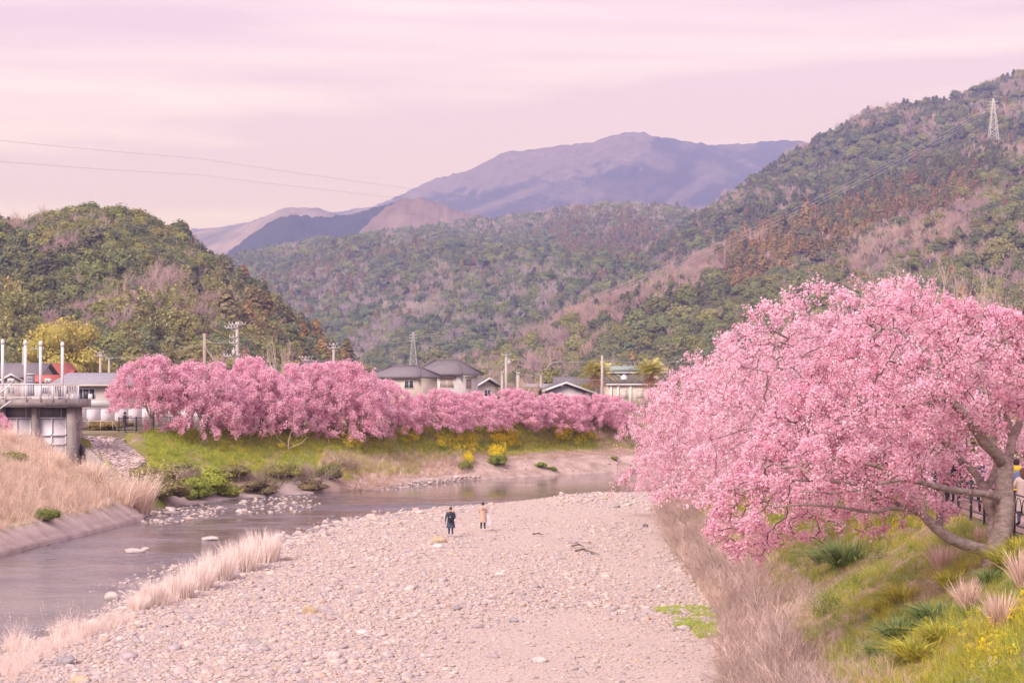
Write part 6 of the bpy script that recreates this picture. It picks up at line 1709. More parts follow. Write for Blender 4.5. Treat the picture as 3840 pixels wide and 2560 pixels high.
hA2 = House('red_lean_to', 'low red roofed annex in front of the steep red roof', 165, 240, R(0)); hA2.walls(3.2, 3, 3.9, W_WHITE); hA2.gable(3.2, 3, 3.9, 0.9, R_RED, 0.3, 'x', None, W_WHITE); hA2.window(0.3, 2.4, 1.2, 0.9)
hL = House('dark_roof_house', 'house with wide dark grey roof at the left edge behind the sluice', 60, 245, R(-6)); hL.walls(6.0, 7, 4.5, W_BEIGE); hL.gable(6.0, 7, 4.5, 1.9, R_DARK, 0.5, 'x', None, W_BEIGE); hL.window(-1, 2.9, 1.6, 1.2)
hL2 = House('small_brown_house', 'small brown roofed shed at the left edge behind the railing', 40, 215, R(20)); hL2.walls(2.2, 3, 4.0, W_CREAM); hL2.gable(2.2, 3, 4.0, 0.8, R_BROWN, 0.3, 'y', WHITE, W_CREAM); hL2.window(0, 2.6, 0.8, 0.8)
# cabinet with round vents and two air conditioner units
BLUE = M('blue_grey_cabinet', (0.30, 0.31, 0.38))
cb_ = empty('vent_cabinet', P(114, 1470, 200)); tag(cb_, 'blue grey cabinet with six round vents behind the sluice railing', 'cabinet')
m = MB(); m.box((0, 0, 0.75), (0.8, 0.5, 2.3)); m.build('body', BLUE, cb_)
m = MB(); m.box((0, 0, 1.96), (1.0, 0.7, 0.12)); m.build('cap', WHITE, cb_)
for a in (-0.2, 0.0, 0.2):
    for b in (1.2, 1.5):
        m = MB(); m.tube([(a, -0.30, b), (a, -0.251, b)], 0.085, 10); m.build('vent', GALV, cb_)
for px, lab in ((41, 'white air conditioner box at the left edge above the railing'), (180, 'white air conditioner box between the second and last white posts')):
    ac = empty('air_conditioner', P(px, 1434, 190)); tag(ac, lab, 'air conditioner', 'air conditioners behind the sluice')
    m = MB(); m.box((0, 0, 0.2), (0.62, 0.3, 0.46)); m.build('body', WHITE, ac)
    m = MB(); m.tube([(-0.1, -0.17, 0.2), (-0.1, -0.152, 0.2)], 0.15, 12); m.build('fan_grille', GALV, ac)
    m = MB(); m.box((0, 0.1, -2.2), (0.1, 0.1, 4.4)); m.box((0, 0.1, -0.06), (0.7, 0.35, 0.05)); m.build('stand', GALV, ac)
# white hoarding behind the far trees
ho_ = empty('white_hoarding', P(270, 1600, 157)); tag(ho_, 'long white panel wall behind the trees right of the sluice', 'wall')
a, b = np.array((-38.6, 157.0)), np.array((-27.2, 171.5)); N = 12
ang = math.atan2(b[1] - a[1], b[0] - a[0]); Lp = np.linalg.norm(b - a) / N
for k in range(N):
    c = a + (b - a) * (k + 0.5) / N; m = MB(); m.box((c[0], c[1], LAND_Z + 0.85), (Lp - 0.03, 0.06, 1.7), ang); local(ho_, m, 'panel', WHITE, ho_)
m = MB(); c = (a + b) / 2; m.box((c[0], c[1], LAND_Z + 1.74), (Lp * N, 0.1, 0.07), ang); local(ho_, m, 'top_rail', GALV, ho_)
# black railings on the far bank
bf = empty('bank_railing', P(450, 1620, 148)); tag(bf, 'dark upright railing on the far bank beside the photographer', 'railing')
a, b = np.array((-31.6, 148.6)), np.array((-25.2, 158.6)); L_ = np.linalg.norm(b - a); dv = (b - a) / L_
for k in range(0, 7):
    p = a + dv * L_ * k / 6; m = MB(); m.box((p[0], p[1], LAND_Z + 0.55), (0.07, 0.07, 1.3), 1.0); local(bf, m, 'post', DARKM, bf)
for h_ in (0.15, 1.1):
    m = MB(); m.tube([(a[0], a[1], LAND_Z + h_), (b[0], b[1], LAND_Z + h_)], 0.025, 5); local(bf, m, 'rail', DARKM, bf)
for k in range(1, 84):
    p = a + dv * L_ * k / 84; m = MB(); m.box((p[0], p[1], LAND_Z + 0.62), (0.02, 0.02, 0.95), 1.0); local(bf, m, 'baluster', DARKM, bf)
pr = empty('pipe_rail', P(290, 1600, 146)); tag(pr, 'thin pipe railing above the yellowish scrub by the sluice', 'railing')
for k in range(4):
    p0 = np.array(P(285 + k * 46, 1612, 147)); m = MB(); m.tube([p0, np.array((p0[0], p0[1], LAND_Z + 0.9))], 0.03, 5); local(pr, m, 'post', POLEC, pr)
m = MB(); m.tube([np.array((P(285, 0, 147)[0], 147, LAND_Z + 0.9)), np.array((P(424, 0, 147)[0], 147, LAND_Z + 0.9)), np.array((P(442, 0, 147)[0], 147, LAND_Z + 0.2))], 0.03, 5); local(pr, m, 'rail', POLEC, pr)

# ================================================================== POLES, PYLONS, WIRES
def pole(px, top, Y, label, arms=(), transformer=None, mat=POLEC, r=0.16):
    X = (px - 1920) / F * Y; zt = CAM_H - (top - 1430) / F * Y
    root = empty('utility_pole', (X, Y, LAND_Z)); tag(root, label, 'pole', 'utility poles of the village')
    H = zt - LAND_Z
    m = MB(); m.tube([(0, 0, -0.2), (0, 0, H)], [r * 1.15, r * 0.8], 9); m.build('post', mat, root)
    s = Y / F
    for (x0, x1, y) in arms:
        z = CAM_H - (y - 1430) * s - LAND_Z
        m = MB(); m.box((((x0 + x1) / 2 - px) * s, -r, z), ((x1 - x0) * s, 0.09, 0.09)); am = m.build('crossarm', GALV, root)
        n = max(2, int((x1 - x0) / 9))
        for k in range(n):
            x = (x0 + (x1 - x0) * k / (n - 1) - px) * s
            m = MB(); m.tube([(x, -r, z + 0.05), (x, -r, z + 0.24)], [0.05, 0.035], 6); m.build('insulator', WHITE, am)
        m = MB(); m.tube([(((x0 + x1) / 2 - px) * s * 1.4 + 0.02, -r, z), (0, -r * 0.6, z - 0.5)], 0.03, 4); m.build('brace', GALV, am)
    if transformer:
        tx, ty, tw, th = transformer
        z0 = CAM_H - (ty + th / 2 - 1430) * s - LAND_Z
        m = MB(); m.tube([((tx - px) * s, -r, z0), ((tx - px) * s, -r, z0 + th * s)], tw * s / 2, 12); tb = m.build('transformer', GALV, root)
        m = MB(); m.tube([((tx - px) * s, -r, z0 + th * s), ((tx - px) * s, -r, z0 + th * s + 0.2)], 0.05, 6); m.build('bushing', WHITE, tb)
    return root
pole(767, 1250, 192, 'plain brownish pole without crossarms left of the tallest pole', mat=POLEB, r=0.2)
pole(889, 1207, 186, 'tallest pole with crossarms and grey transformer above the far cherry trees', ((860, 921, 1217), (845, 891, 1229), (862, 889, 1265), (862, 889, 1286), (842, 898, 1335)), (877, 1322, 14, 22), r=0.18)
pole(1251, 1286, 232, 'pole with two short crossarms right of the tallest pole', ((1230, 1272, 1305), (1236, 1264, 1293)), r=0.18)
pole(1147, 1338, 260, 'low pole head with a row of insulators between the far crowns', ((1122, 1172, 1340), (1130, 1168, 1350)), r=0.15)
pole(1898, 1330, 240, 'pole with transformer box and lamp arm right of the white tiled house', ((1882, 1914, 1331), (1900, 1924, 1353)), (1909, 1360, 11, 17), r=0.2)
pole(1883, 1394, 236, 'short white pole beside the pole with transformer box', ((1879, 1888, 1398),), r=0.19)
pole(1943, 1396, 238, 'short thick pole right of the pole with transformer box', ((1938, 1949, 1400),), r=0.26)
pole(2028, 1402, 262, 'short pole behind the bare shrub in front of the village roofs', ((2010, 2034, 1404),), r=0.18)
pole(2258, 1332, 246, 'bare straight pole in front of the left palm', mat=POLEC, r=0.19)
pole(376, 1320, 270, 'pole with two crossarms right of the yellow green tree', ((356, 395, 1334), (362, 390, 1322)), r=0.2)
pole(409, 1342, 285, 'shorter pole with crossarm next to the one by the yellow green tree', ((398, 422, 1345),), r=0.18)
pole(150, 1302, 255, 'pole head with crossarm behind the third white sluice post', ((120, 164, 1308), (142, 162, 1340)), r=0.16)
pole(87, 1300, 248, 'thin pole just left of the second white sluice post', r=0.13)
def cable(name, pts, label, r=0.02, sag=0.0, cat='cable', group='overhead cables'):
    m = MB()
    for a, b in zip(pts[:-1], pts[1:]):
        a, b = np.array(a), np.array(b); u = np.linspace(0, 1, 14)[:, None]
        q = a + (b - a) * u; q[:, 2] -= (4 * u * (1 - u))[:, 0] * sag
        m.tube(q, r, 4, cap=False)
    return tag(m.build(name, WIRE), label, cat, group)
cable('power_line', [P(-900, 420, 150), P(735, 593, 230), P(2286, 800, 330), P(4300, 985, 470)], 'upper one of two long power lines crossing the sky and hills', 0.017, 0.3)
cable('power_line', [P(-900, 520, 150), P(735, 655, 230), P(2286, 818, 330), P(4300, 995, 470)], 'lower one of two long power lines crossing the sky and hills', 0.017, 0.3)
cable('cable', [P(767, 1268, 192), P(862, 1268, 186)], 'cable from the brownish pole to the tallest pole', 0.022, 0.5)
cable('cable', [P(767, 1290, 192), P(862, 1288, 186)], 'slack lower cable between the brownish pole and the tallest pole', 0.022, 1.6)
cable('cable', [P(889, 1285, 186), P(1251, 1400, 232)], 'cable falling from the tallest pole to the right', 0.022, 1.0)
cable('cable', [P(376, 1335, 270), P(767, 1285, 192)], 'cable from the pole by the yellow green tree to the brownish pole', 0.02, 0.8)
cable('cable', [P(1883, 1398, 236), P(1760, 1405, 220)], 'cable from the short white pole toward the white tiled house', 0.018, 0.2)
cable('cable', [P(1898, 1345, 240), P(2256, 1352, 246), P(2700, 1350, 250)], 'cable from the pole with transformer box to the bare pole by the palm', 0.018, 0.3)
cable('cable', [P(1943, 1402, 238), P(2256, 1425, 246)], 'lower cable over the village roofs', 0.022, 0.2)
def lattice(name, px, base_y, top_y, Y, label, w0=0.2, r=0.18, arms=((0.06, 0.11), (0.14, 0.12), (0.22, 0.13)), hidden=0.0, mat=GALV):
    s = Y / F; H = (base_y - top_y) * s
    b = np.array(P(px, base_y, Y)); root = empty(name, tuple(b)); tag(root, label, 'pylon', 'lattice towers')
    W = H * w0 / 2
    def wd(t): return W * (1 - t) ** 0.9 * 0.92 + W * 0.08
    for sx in (-1, 1):
        for sy in (-1, 1):
            t = np.linspace(-hidden, 1, 10); m = MB()
            m.tube(np.stack([sx * wd(np.maximum(t, 0)), sy * wd(np.maximum(t, 0)), t * H], 1), r, 4); m.build('leg', mat, root)
    lv = np.concatenate([np.linspace(0, 0.72, 6), [0.80, 0.88, 0.94]])
    for a, c in zip(lv[:-1], lv[1:]):
        m = MB(); wa, wc = wd(a), wd(c)
        for (p, q) in (((-1, -1), (1, -1)), ((1, -1), (1, 1)), ((1, 1), (-1, 1)), ((-1, 1), (-1, -1))):
            m.tube([(p[0] * wa, p[1] * wa, a * H), (q[0] * wc, q[1] * wc, c * H)], r * 0.6, 3, cap=False)
            m.tube([(q[0] * wa, q[1] * wa, a * H), (p[0] * wc, p[1] * wc, c * H)], r * 0.6, 3, cap=False)
            m.tube([(p[0] * wa, p[1] * wa, a * H), (q[0] * wa, q[1] * wa, a * H)], r * 0.6, 3, cap=False)
        m.build('bracing', mat, root)
    for dz, L in arms:
        for sx in (-1, 1):
            m = MB(); z = H * (1 - dz) - H * 0.02; m.tube([(0, 0, z + H * 0.02), (sx * L * H, 0, z)], [r * 0.8, r * 0.5], 4); m.tube([(0, 0, z - H * 0.015), (sx * L * H, 0, z)], [r * 0.6, r * 0.4], 4); m.build('arm', mat, root)
    return root
lattice('pylon', 1550, 1385, 1245, 900, 'pale lattice pylon above the roof of the white tiled house', 0.21, 0.17)
lattice('pylon', 3725, 524, 370, 1443, 'white lattice pylon high on the right mountainside', 0.22, 0.20, hidden=0.08, mat=WHITE)
lattice('radio_mast', 1178, 995, 938, 2250, 'tiny grey mast on the wooded hill in the middle distance', 0.22, 0.4, ((0.2, 0.12), (0.4, 0.14)), hidden=0.3)
pa2 = np.array(P(3725, 392, 1443))
for k, (dx, z) in enumerate(((-3.2, -2.0), (-3.6, -4.5), (-3.8, -7.0))):
    cable('power_line', [pa2 + np.array((dx, 0, z)), np.array(P(2200, 1120 + 14 * k, 980))], ('topmost', 'middle', 'lowest')[k] + ' line running down the mountainside from the white pylon', 0.09, 6.0)
pb2 = np.array(P(1550, 1262, 900))
for k in range(3):
    cable('power_line', [pb2 + np.array((-3, 0, -k * 2.4)), np.array(P(1290, 1264 + 17 * k, 860))], ('topmost', 'middle', 'lowest')[k] + ' line left of the pale pylon', 0.06, 1.0)
for k in range(2):
    cable('power_line', [pb2 + np.array((3, 0, -k * 3)), np.array(P(2420, 1140 + 30 * k, 1080))], ('upper', 'lower')[k] + ' line right of the pale pylon climbing the hillside', 0.06, 4.0)

# ================================================================== PALMS AND OTHER TREES OF THE VILLAGE
def palm(px, py, rad_px, Y, label, seed):
    g = np.random.default_rng(seed); c = np.array(P(px, py, Y)); root = empty('palm_tree', (c[0], c[1], LAND_Z)); tag(root, label, 'palm tree', 'palms of the village')
    H = c[2] - LAND_Z; Rr = rad_px * Y / F
    m = MB(); zz = np.linspace(-0.2, H, 12); m.tube(np.stack([0 * zz, 0 * zz, zz], 1), 0.34 + 0.05 * (np.arange(12) % 2), 9, (0.35, 0.27, 0.2)); m.build('trunk', BARK, root)
    for k in range(60):
        dead = k >= 48
        a = k * 2.4 + g.uniform(-.2, .2); el = (1.3 - 1.5 * (k / 48)) if not dead else -0.9 - g.uniform(0, .4)
        L = Rr * g.uniform(0.95, 1.2) * (1 if not dead else 0.8)
        t = np.linspace(0, 1, 7); drop = 0.34 * t ** 2.4 * L * (1.2 if el > -0.5 else 0.3)
        sp_ = np.stack([np.cos(a) * math.cos(el) * t * L, np.sin(a) * math.cos(el) * t * L, H + math.sin(el) * t * L - drop], 1)
        m = MB(); col = (0.60, 0.58, 0.22) if not dead else (0.70, 0.52, 0.36)
        m.tube(sp_, np.linspace(0.035, 0.012, 7), 3, np.array(col) * 1.2, cap=False)
        n = 40; u = g.uniform(0.12, 1, n); base = np.stack([np.interp(u, t, sp_[:, i]) for i in range(3)], 1)
        sd = np.where(np.arange(n) % 2 == 0, 1, -1)[:, None] * np.array((-math.sin(a), math.cos(a), 0.25)) + np.array((math.cos(a), math.sin(a), 0)) * 0.7
        sd /= np.linalg.norm(sd, axis=1)[:, None]
        tip = base + sd * (0.42 * Rr * (1 - 0.6 * u))[:, None]; wv = np.array((math.cos(a), math.sin(a), 0.3)) * 0.07
        V = np.stack([base - wv, base + wv, tip], 1).reshape(-1, 3)
        cc = np.array(col) * g.uniform(0.7, 1.5, (n, 1)) * np.array((1.05, 1.0, 0.9)); m.add(V, [np.arange(3 * n).reshape(n, 3)], np.repeat(cc, 3, 0))
        m.build('frond', SHRUB, root)
palm(2240, 1396, 78, 258, 'left palm with full round crown before the mansard building', 900)
palm(2440, 1394, 80, 262, 'right palm half hidden by the near cherry blossom', 901)
def leafy_tree(name, px, w_px, top, Y, col, label, seed, group, lobes=22, nq=7000, leaf=0.03, base_py=None):
    s = Y / F; w = w_px * s; H = CAM_H - (top - 1430) * s - LAND_Z
    root = empty(name, ((px - 1920) * s, Y, LAND_Z)); tag(root, label, 'tree', group)
    o = broadleaf('crown', seed, lobes, nq, 0.98, SHRUB, True, leaf, root, 0.40)
    c = o.data.attributes['col']; n = len(c.data); a = np.empty(n * 4, np.float32); c.data.foreach_get('color', a); a = a.reshape(-1, 4); a[:, :3] *= np.array(col); c.data.foreach_set('color', a.ravel())
    o.scale = (w, w, H * 0.98); o.location = (0, 0, H * 0.04)
    g = np.random.default_rng(seed); m = MB()
    m.tube([(0, 0, -0.3), (0.1, 0, H * 0.25), (0, 0, H * 0.5)], [0.045 * w, 0.035 * w, 0.02 * w], 8)
    for k in range(7):
        an = k * 0.9; m.tube([(0, 0, H * 0.25), (math.cos(an) * w * 0.18, math.sin(an) * w * 0.18, H * 0.5), (math.cos(an) * w * 0.3, math.sin(an) * w * 0.3, H * 0.72)], [0.025 * w, 0.016 * w, 0.006 * w], 5)
    m.build('trunk', BARK, root, True)
    return root
VG = 'trees of the village'
leafy_tree('camphor_tree', 250, 330, 1168, 330, (0.56, 0.48, 0.13), 'large rounded yellow green tree behind the red roofed house', 910, VG, 26, 9000, 0.030)
leafy_tree('evergreen_tree', 30, 150, 1300, 300, (0.24, 0.24, 0.09), 'green tree at the left edge behind the first white sluice post', 911, VG, 14, 2200, 0.05)
leafy_tree('evergreen_tree', 2195, 60, 1408, 262, (0.36, 0.33, 0.08), 'light green bush like tree in front of the left palm', 912, VG, 10, 1500, 0.06)
leafy_tree('evergreen_tree', 640, 120, 1290, 330, (0.26, 0.23, 0.09), 'olive tree just above the second far cherry tree', 913, VG, 12, 1800, 0.055)
leafy_tree('evergreen_tree', 1105, 100, 1320, 320, (0.42, 0.35, 0.08), 'yellowish tree behind the low pole head', 914, VG, 12, 1800, 0.055)
leafy_tree('evergreen_tree', 2060, 150, 1352, 330, (0.33, 0.31, 0.12), 'light olive trees behind the village roofs', 915, VG, 12, 1800, 0.055)
BT = attr_mat('bare_wood', 0.95)
def bare_tree(px, top, Y, w, col, label, seed, group, lev=4, z=None, r=0.014, nk=(3, 5), up=0.5, spread=0.7):
    s = Y / F; z = LAND_Z if z is None else z; H = CAM_H - (top - 1430) * s - z
    o = bare('bare_tree', seed, lev, True, BT, None, r, up, nk, spread)
    v = np.empty(len(o.data.vertices) * 3, np.float32); o.data.vertices.foreach_get('co', v); v = v.reshape(-1, 3)
    zt = v[:, 2].max(); xw = np.percentile(np.abs(v[:, :2]), 98)
    c = o.data.attributes['col']; n = len(c.data); a = np.empty(n * 4, np.float32); c.data.foreach_get('color', a); a = a.reshape(-1, 4); a[:, :3] *= np.array(col); c.data.foreach_set('color', a.ravel())
    o.location = ((px - 1920) * s, Y, z); o.scale = (w * s / 2 / xw, w * s / 2 / xw, H / zt)
    return tag(o, label, 'tree', group)
BG = 'bare winter trees'
bare_tree(3420, 965, 78, 560, (0.62, 0.48, 0.42), 'left bare tree behind the near cherry crowns', 920, BG, 4, r=0.013, up=0.32, nk=(4, 6), spread=0.85)
bare_tree(3610, 940, 72, 560, (0.64, 0.50, 0.44), 'tall bare tree with rising twigs behind the nearest cherry tree', 921, BG, 4, r=0.013, up=0.32, nk=(4, 6), spread=0.85)
bare_tree(3790, 965, 70, 500, (0.62, 0.49, 0.42), 'bare tree at the right edge behind the cherry crowns', 922, BG, 4, r=0.013, up=0.32, nk=(4, 6), spread=0.85)
bare_tree(3080, 1060, 88, 380, (0.46, 0.34, 0.29), 'thin bare tree left of the pair behind the cherry crowns', 923, BG, 4, r=0.012, up=0.7, nk=(4, 6))
bare_tree(1050, 1255, 345, 95, (0.66, 0.53, 0.43), 'pale fan shaped bare tree at the foot of the left hill', 924, BG, 3, r=0.02, up=0.9)
bare_tree(865, 1240, 350, 150, (0.50, 0.37, 0.33), 'purplish round bare tree behind the tallest pole', 925, BG, 3, r=0.018)
bare_tree(1640, 1420, 176, 170, (0.60, 0.47, 0.38), 'thin leafless tree among the far cherry trees by the white house', 926, BG, 4, r=0.014, spread=0.9)
bare_tree(2000, 1402, 235, 130, (0.58, 0.44, 0.34), 'spreading bare shrub tree in front of the low village roofs', 927, BG, 3, r=0.02, up=0.9)
bare_tree(300, 1545, 136.8, 120, (0.46, 0.36, 0.31), 'leafless sapling growing against the sluice pillar', 928, BG, 3, r=0.014)
for k, (px, py, hpx, lab) in enumerate(((1082, 1700, 190, 'pale dead sapling standing on the green far bank'), (760, 1670, 60, 'small dead twig below the low blossom on the far bank'))):
    X, Y, Z = ray_ground(px, py); m = MB(); s = Y / F; gg = np.random.default_rng(930 + k)
    H = hpx * s
    m.tube([(0, 0, -0.1), (0.0, 0, H * .25), (H * .1, 0, H * .6), (H * .12, 0, H)], [0.06, 0.05, 0.03, 0.012], 5, (0.62, 0.48, 0.38)); m.tube([(0, 0, H * .12), (-H * .22, 0, H * .3), (-H * .3, 0, H * .5)], [0.04, 0.03, 0.012], 4, (0.62, 0.48, 0.38)); m.tube([(0, 0, H * .1), (H * .25, 0, H * .2), (H * .38, 0, H * .33)], [0.04, 0.025, 0.01], 4, (0.62, 0.48, 0.38))
    o = m.build('dead_sapling', BT); o.location = (X, Y, Z); tag(o, lab, 'sapling', 'dead saplings on the far bank')
# bushes along the far side of the footpath
for k, (X, Y, w, h, c, lab) in enumerate(((18.3, 52, 3.2, 2.4, (0.34, 0.31, 0.07), 'yellow green hedge bush behind the footpath at the right edge'), (18.8, 57, 3.4, 2.9, (0.24, 0.25, 0.07), 'dark green hedge bush behind the footpath'), (18.6, 63, 3.4, 2.6, (0.30, 0.28, 0.08), 'olive hedge bush behind the footpath, farther on'), (18.2, 70, 3.6, 3.0, (0.23, 0.24, 0.07), 'green hedge bush behind the footpath beyond the olive one'), (19.6, 47.5, 3.0, 2.6, (0.40, 0.35, 0.07), 'brightest hedge bush behind the footpath near the camera'))):
    o = broadleaf('hedge_bush', 940 + k, 12, 1500, 0.85, SHRUB, True, 0.045, None, 0.36)
    cc = o.data.attributes['col']; n = len(cc.data); a = np.empty(n * 4, np.float32); cc.data.foreach_get('color', a); a = a.reshape(-1, 4); a[:, :3] *= np.array(c); cc.data.foreach_set('color', a.ravel())
    o.location = (X, Y, LAND_Z - 0.2); o.scale = (w, w, h); tag(o, lab, 'bush', 'bushes behind the footpath', 'thing')
# wood on the flat land between the village and the hills
g = np.random.default_rng(95); n = 520
Yw = g.uniform(300, 640, n); pxw = g.uniform(-150, 2900, n)
Xw = (pxw - 1920) / F * Yw
A = np.stack([Xw, Yw, np.full(n, LAND_Z - 0.6)], 1)
kind = g.choice([0, 0, 0, 0, 2, 2, 3], n)
sz_ = 5.2 * g.lognormal(0, 0.25, n)
tint = np.zeros((n, 3)); idx = np.zeros(n, int)
for code, ids, cols in ((0, BROAD, C_BROAD), (1, CEDAR, C_CEDAR), (2, BARE, C_BARE), (3, BAMBOO, C_BAM), (4, CEDAR, C_DARK)):
    q = kind == code; idx[q] = g.choice(ids, q.sum()); tint[q] = cols[g.integers(0, len(cols), q.sum())]
scatter('treeline', A, np.stack([0 * Yw, 0 * Yw, g.uniform(0, 6.28, n)], 1), np.stack([sz_, sz_, sz_ * 0.9], 1), idx, tint, [q.copy() for q in WOOD], 'mixed low trees between the village and the hills')
# ================================================================== PEOPLE
SKIN_C = (0.62, 0.40, 0.31)
CLOTH = attr_mat('clothes_and_skin', 0.85, noise=0.10, nscale=6.0)
def skin_body(joints, edges, radii, root):
    """one continuous figure grown round its joints"""
    me = bpy.data.meshes.new('figure'); me.from_pydata([tuple(j) for j in joints], edges, [])
    o = bpy.data.objects.new('figure', me); COL.objects.link(o)
    o.modifiers.new('skin', 'SKIN').use_smooth_shade = True
    if not me.skin_vertices: me.attributes
    bpy.context.view_layer.objects.active = o
    layer = me.skin_vertices[0] if me.skin_vertices else None
    if layer is None:
        bpy.ops.object.select_all(action='DESELECT'); o.select_set(True); bpy.ops.mesh.customdata_skin_add(); layer = me.skin_vertices[0]
    for k, r in enumerate(radii):
        layer.data[k].radius = (r, r) if np.isscalar(r) else r
        layer.data[k].use_root = (k == root)
    sb = o.modifiers.new('sub', 'SUBSURF'); sb.levels = 2; sb.render_levels = 2
    dg = bpy.context.evaluated_depsgraph_get(); ev = o.evaluated_get(dg); m2 = bpy.data.meshes.new_from_object(ev)
    V = np.array([v.co[:] for v in m2.vertices]); Fc = [tuple(p.vertices) for p in m2.polygons]
    bpy.data.objects.remove(o); bpy.data.meshes.remove(m2)
    return V, Fc
def ellip(m, c, r, col, sub=2):
    v, f = (ICO1, ICO2)[sub - 1]; m.add(v * np.array(r) + np.array(c), [f], col)
def person(loc, rz, H, label, top, legs, shoes, hair, pose='stand', coat=None, long_hair=False, collar=None, hood=None, arms=None, cap=None, scarf=None, step=0.06):
    """faces local +Y; H metres tall"""
    root = empty('person', loc, rz); tag(root, label, 'person', None, 'thing')
    s = H / 1.68
    if pose == 'sit':
        J = [(0, 0, 0.22), (0, 0.02, 0.45), (0, 0.06, 0.68), (0, 0.09, 0.80), (0, 0.10, 0.92), (-0.17, 0.06, 0.72), (0.17, 0.06, 0.72), (-0.24, 0.16, 0.50), (0.24, 0.16, 0.50), (-0.16, 0.32, 0.42), (0.16, 0.32, 0.42), (-0.10, 0.04, 0.20), (0.10, 0.04, 0.20), (-0.13, 0.40, 0.42), (0.13, 0.40, 0.42), (-0.13, 0.46, 0.08), (0.13, 0.46, 0.08), (-0.13, 0.62, 0.04), (0.13, 0.62, 0.04)]
    else:
        a = arms or ((-0.26, -0.02, 1.08), (-0.25, 0.08, 0.84), (0.26, -0.02, 1.08), (0.25, 0.08, 0.84))
        J = [(0, 0, 0.90), (0, 0.0, 1.12), (0, -0.01, 1.34), (0, 0.01, 1.45), (0, 0.03, 1.56), (-0.18, -0.01, 1.36), (0.18, -0.01, 1.36), a[0], a[2], a[1], a[3], (-0.09, 0, 0.86), (0.09, 0, 0.86), (-0.10, step, 0.47), (0.10, -step * 0.3, 0.47), (-0.11, step * 0.4, 0.09), (0.11, -step, 0.09), (-0.12, step * 0.4 + 0.16, 0.035), (0.12, -step + 0.16, 0.035)]
    E = [(0, 1), (1, 2), (2, 3), (3, 4), (2, 5), (2, 6), (5, 7), (6, 8), (7, 9), (8, 10), (0, 11), (0, 12), (11, 13), (12, 14), (13, 15), (14, 16), (15, 17), (16, 18)]
    rad = [(0.15, 0.11), (0.13, 0.10), (0.15, 0.11), 0.055, 0.085, 0.075, 0.075, 0.055, 0.055, 0.038, 0.038, 0.095, 0.095, 0.062, 0.062, 0.045, 0.045, 0.038, 0.038]
    V, Fc = skin_body(J, E, rad, 0)
    J = np.array(J)
    d = np.linalg.norm(V[:, None, :] - J[None], axis=2); near = d.argmin(1)
    col = np.zeros((len(V), 3)); cm = {0: legs, 1: top, 2: top, 3: SKIN_C, 4: SKIN_C, 5: top, 6: top, 7: top, 8: top, 9: SKIN_C, 10: SKIN_C, 11: legs, 12: legs, 13: legs, 14: legs, 15: shoes, 16: shoes, 17: shoes, 18: shoes}
    for k, c in cm.items(): col[near == k] = c
    if pose != 'sit':
        col[(V[:, 2] > 0.13) & (V[:, 2] < 0.5)] = legs
        arm = np.isin(near, (9, 10)) & (d.min(1) > 0.06); col[arm] = top
    m = MB(); m.add(V * s, Fc, col)
    hd = J[4]
    ellip(m, (hd + np.array((0, 0.0, 0.015))) * s, np.array((0.075, 0.092, 0.112)) * s, SKIN_C)
    ellip(m, (hd + np.array((0, 0.098, 0.0))) * s, np.array((0.014, 0.02, 0.02)) * s, SKIN_C, 1)
    for sx in (-1, 1):
        ellip(m, (hd + np.array((sx * 0.076, 0, 0.01))) * s, np.array((0.012, 0.02, 0.03)) * s, SKIN_C, 1)
        ellip(m, (hd + np.array((sx * 0.03, 0.088, 0.03))) * s, np.array((0.012, 0.01, 0.008)) * s, (0.05, 0.04, 0.04), 1)
    ellip(m, (hd + np.array((0, 0.09, -0.045))) * s, np.array((0.026, 0.008, 0.008)) * s, (0.5, 0.22, 0.2), 1)
    for k, e in ((9, 7), (10, 8)):                        # hands: palm, four fingers, thumb
        w = J[k]; dr = (J[k] - J[e]) / np.linalg.norm(J[k] - J[e]); sd = np.cross(dr, (0, 0, 1.0)); sd /= np.linalg.norm(sd) + 1e-6; nr = np.cross(dr, sd)
        ellip(m, (w + dr * 0.05) * s, np.array((0.034, 0.034, 0.045)) * s, SKIN_C, 1)
        for q in range(4):
            b0 = w + dr * 0.08 + sd * (q - 1.5) * 0.018; L = (0.062, 0.072, 0.068, 0.054)[q]
            m.tube(np.array([b0, b0 + dr * L * 0.55 + nr * 0.008, b0 + dr * L * 0.9 + nr * 0.03]) * s, np.array((0.009, 0.0085, 0.007)) * s, 5, SKIN_C)
        b0 = w + dr * 0.035 - sd * 0.03; m.tube(np.array([b0, b0 + dr * 0.03 - sd * 0.025, b0 + dr * 0.06 - sd * 0.03 + nr * 0.01]) * s, np.array((0.011, 0.010, 0.008)) * s, 5, SKIN_C)
    m.build('body', CLOTH, root, True)
    # hair: a shell over the skull, open at the face
    v, f = ICO2; hv = v * np.array((0.090, 0.104, 0.118)) + np.array((0, -0.012, 0.03))
    keep = ~((hv[:, 1] > 0.045) & (hv[:, 2] < 0.075)) & (hv[:, 2] > -0.065)
    fk = f[keep[f].all(1)]
    m = MB(); m.add((hv + hd) * s, [fk], hair)
    if long_hair:
        t = np.linspace(0, 1, 6); m.tube((hd + np.stack([0 * t, -0.055 - 0.045 * t, 0.02 - 0.26 * t], 1)) * s, np.array((0.085, 0.098, 0.10, 0.095, 0.075, 0.04)) * s, 10, hair)
    m.build('hair', CLOTH, root, True)
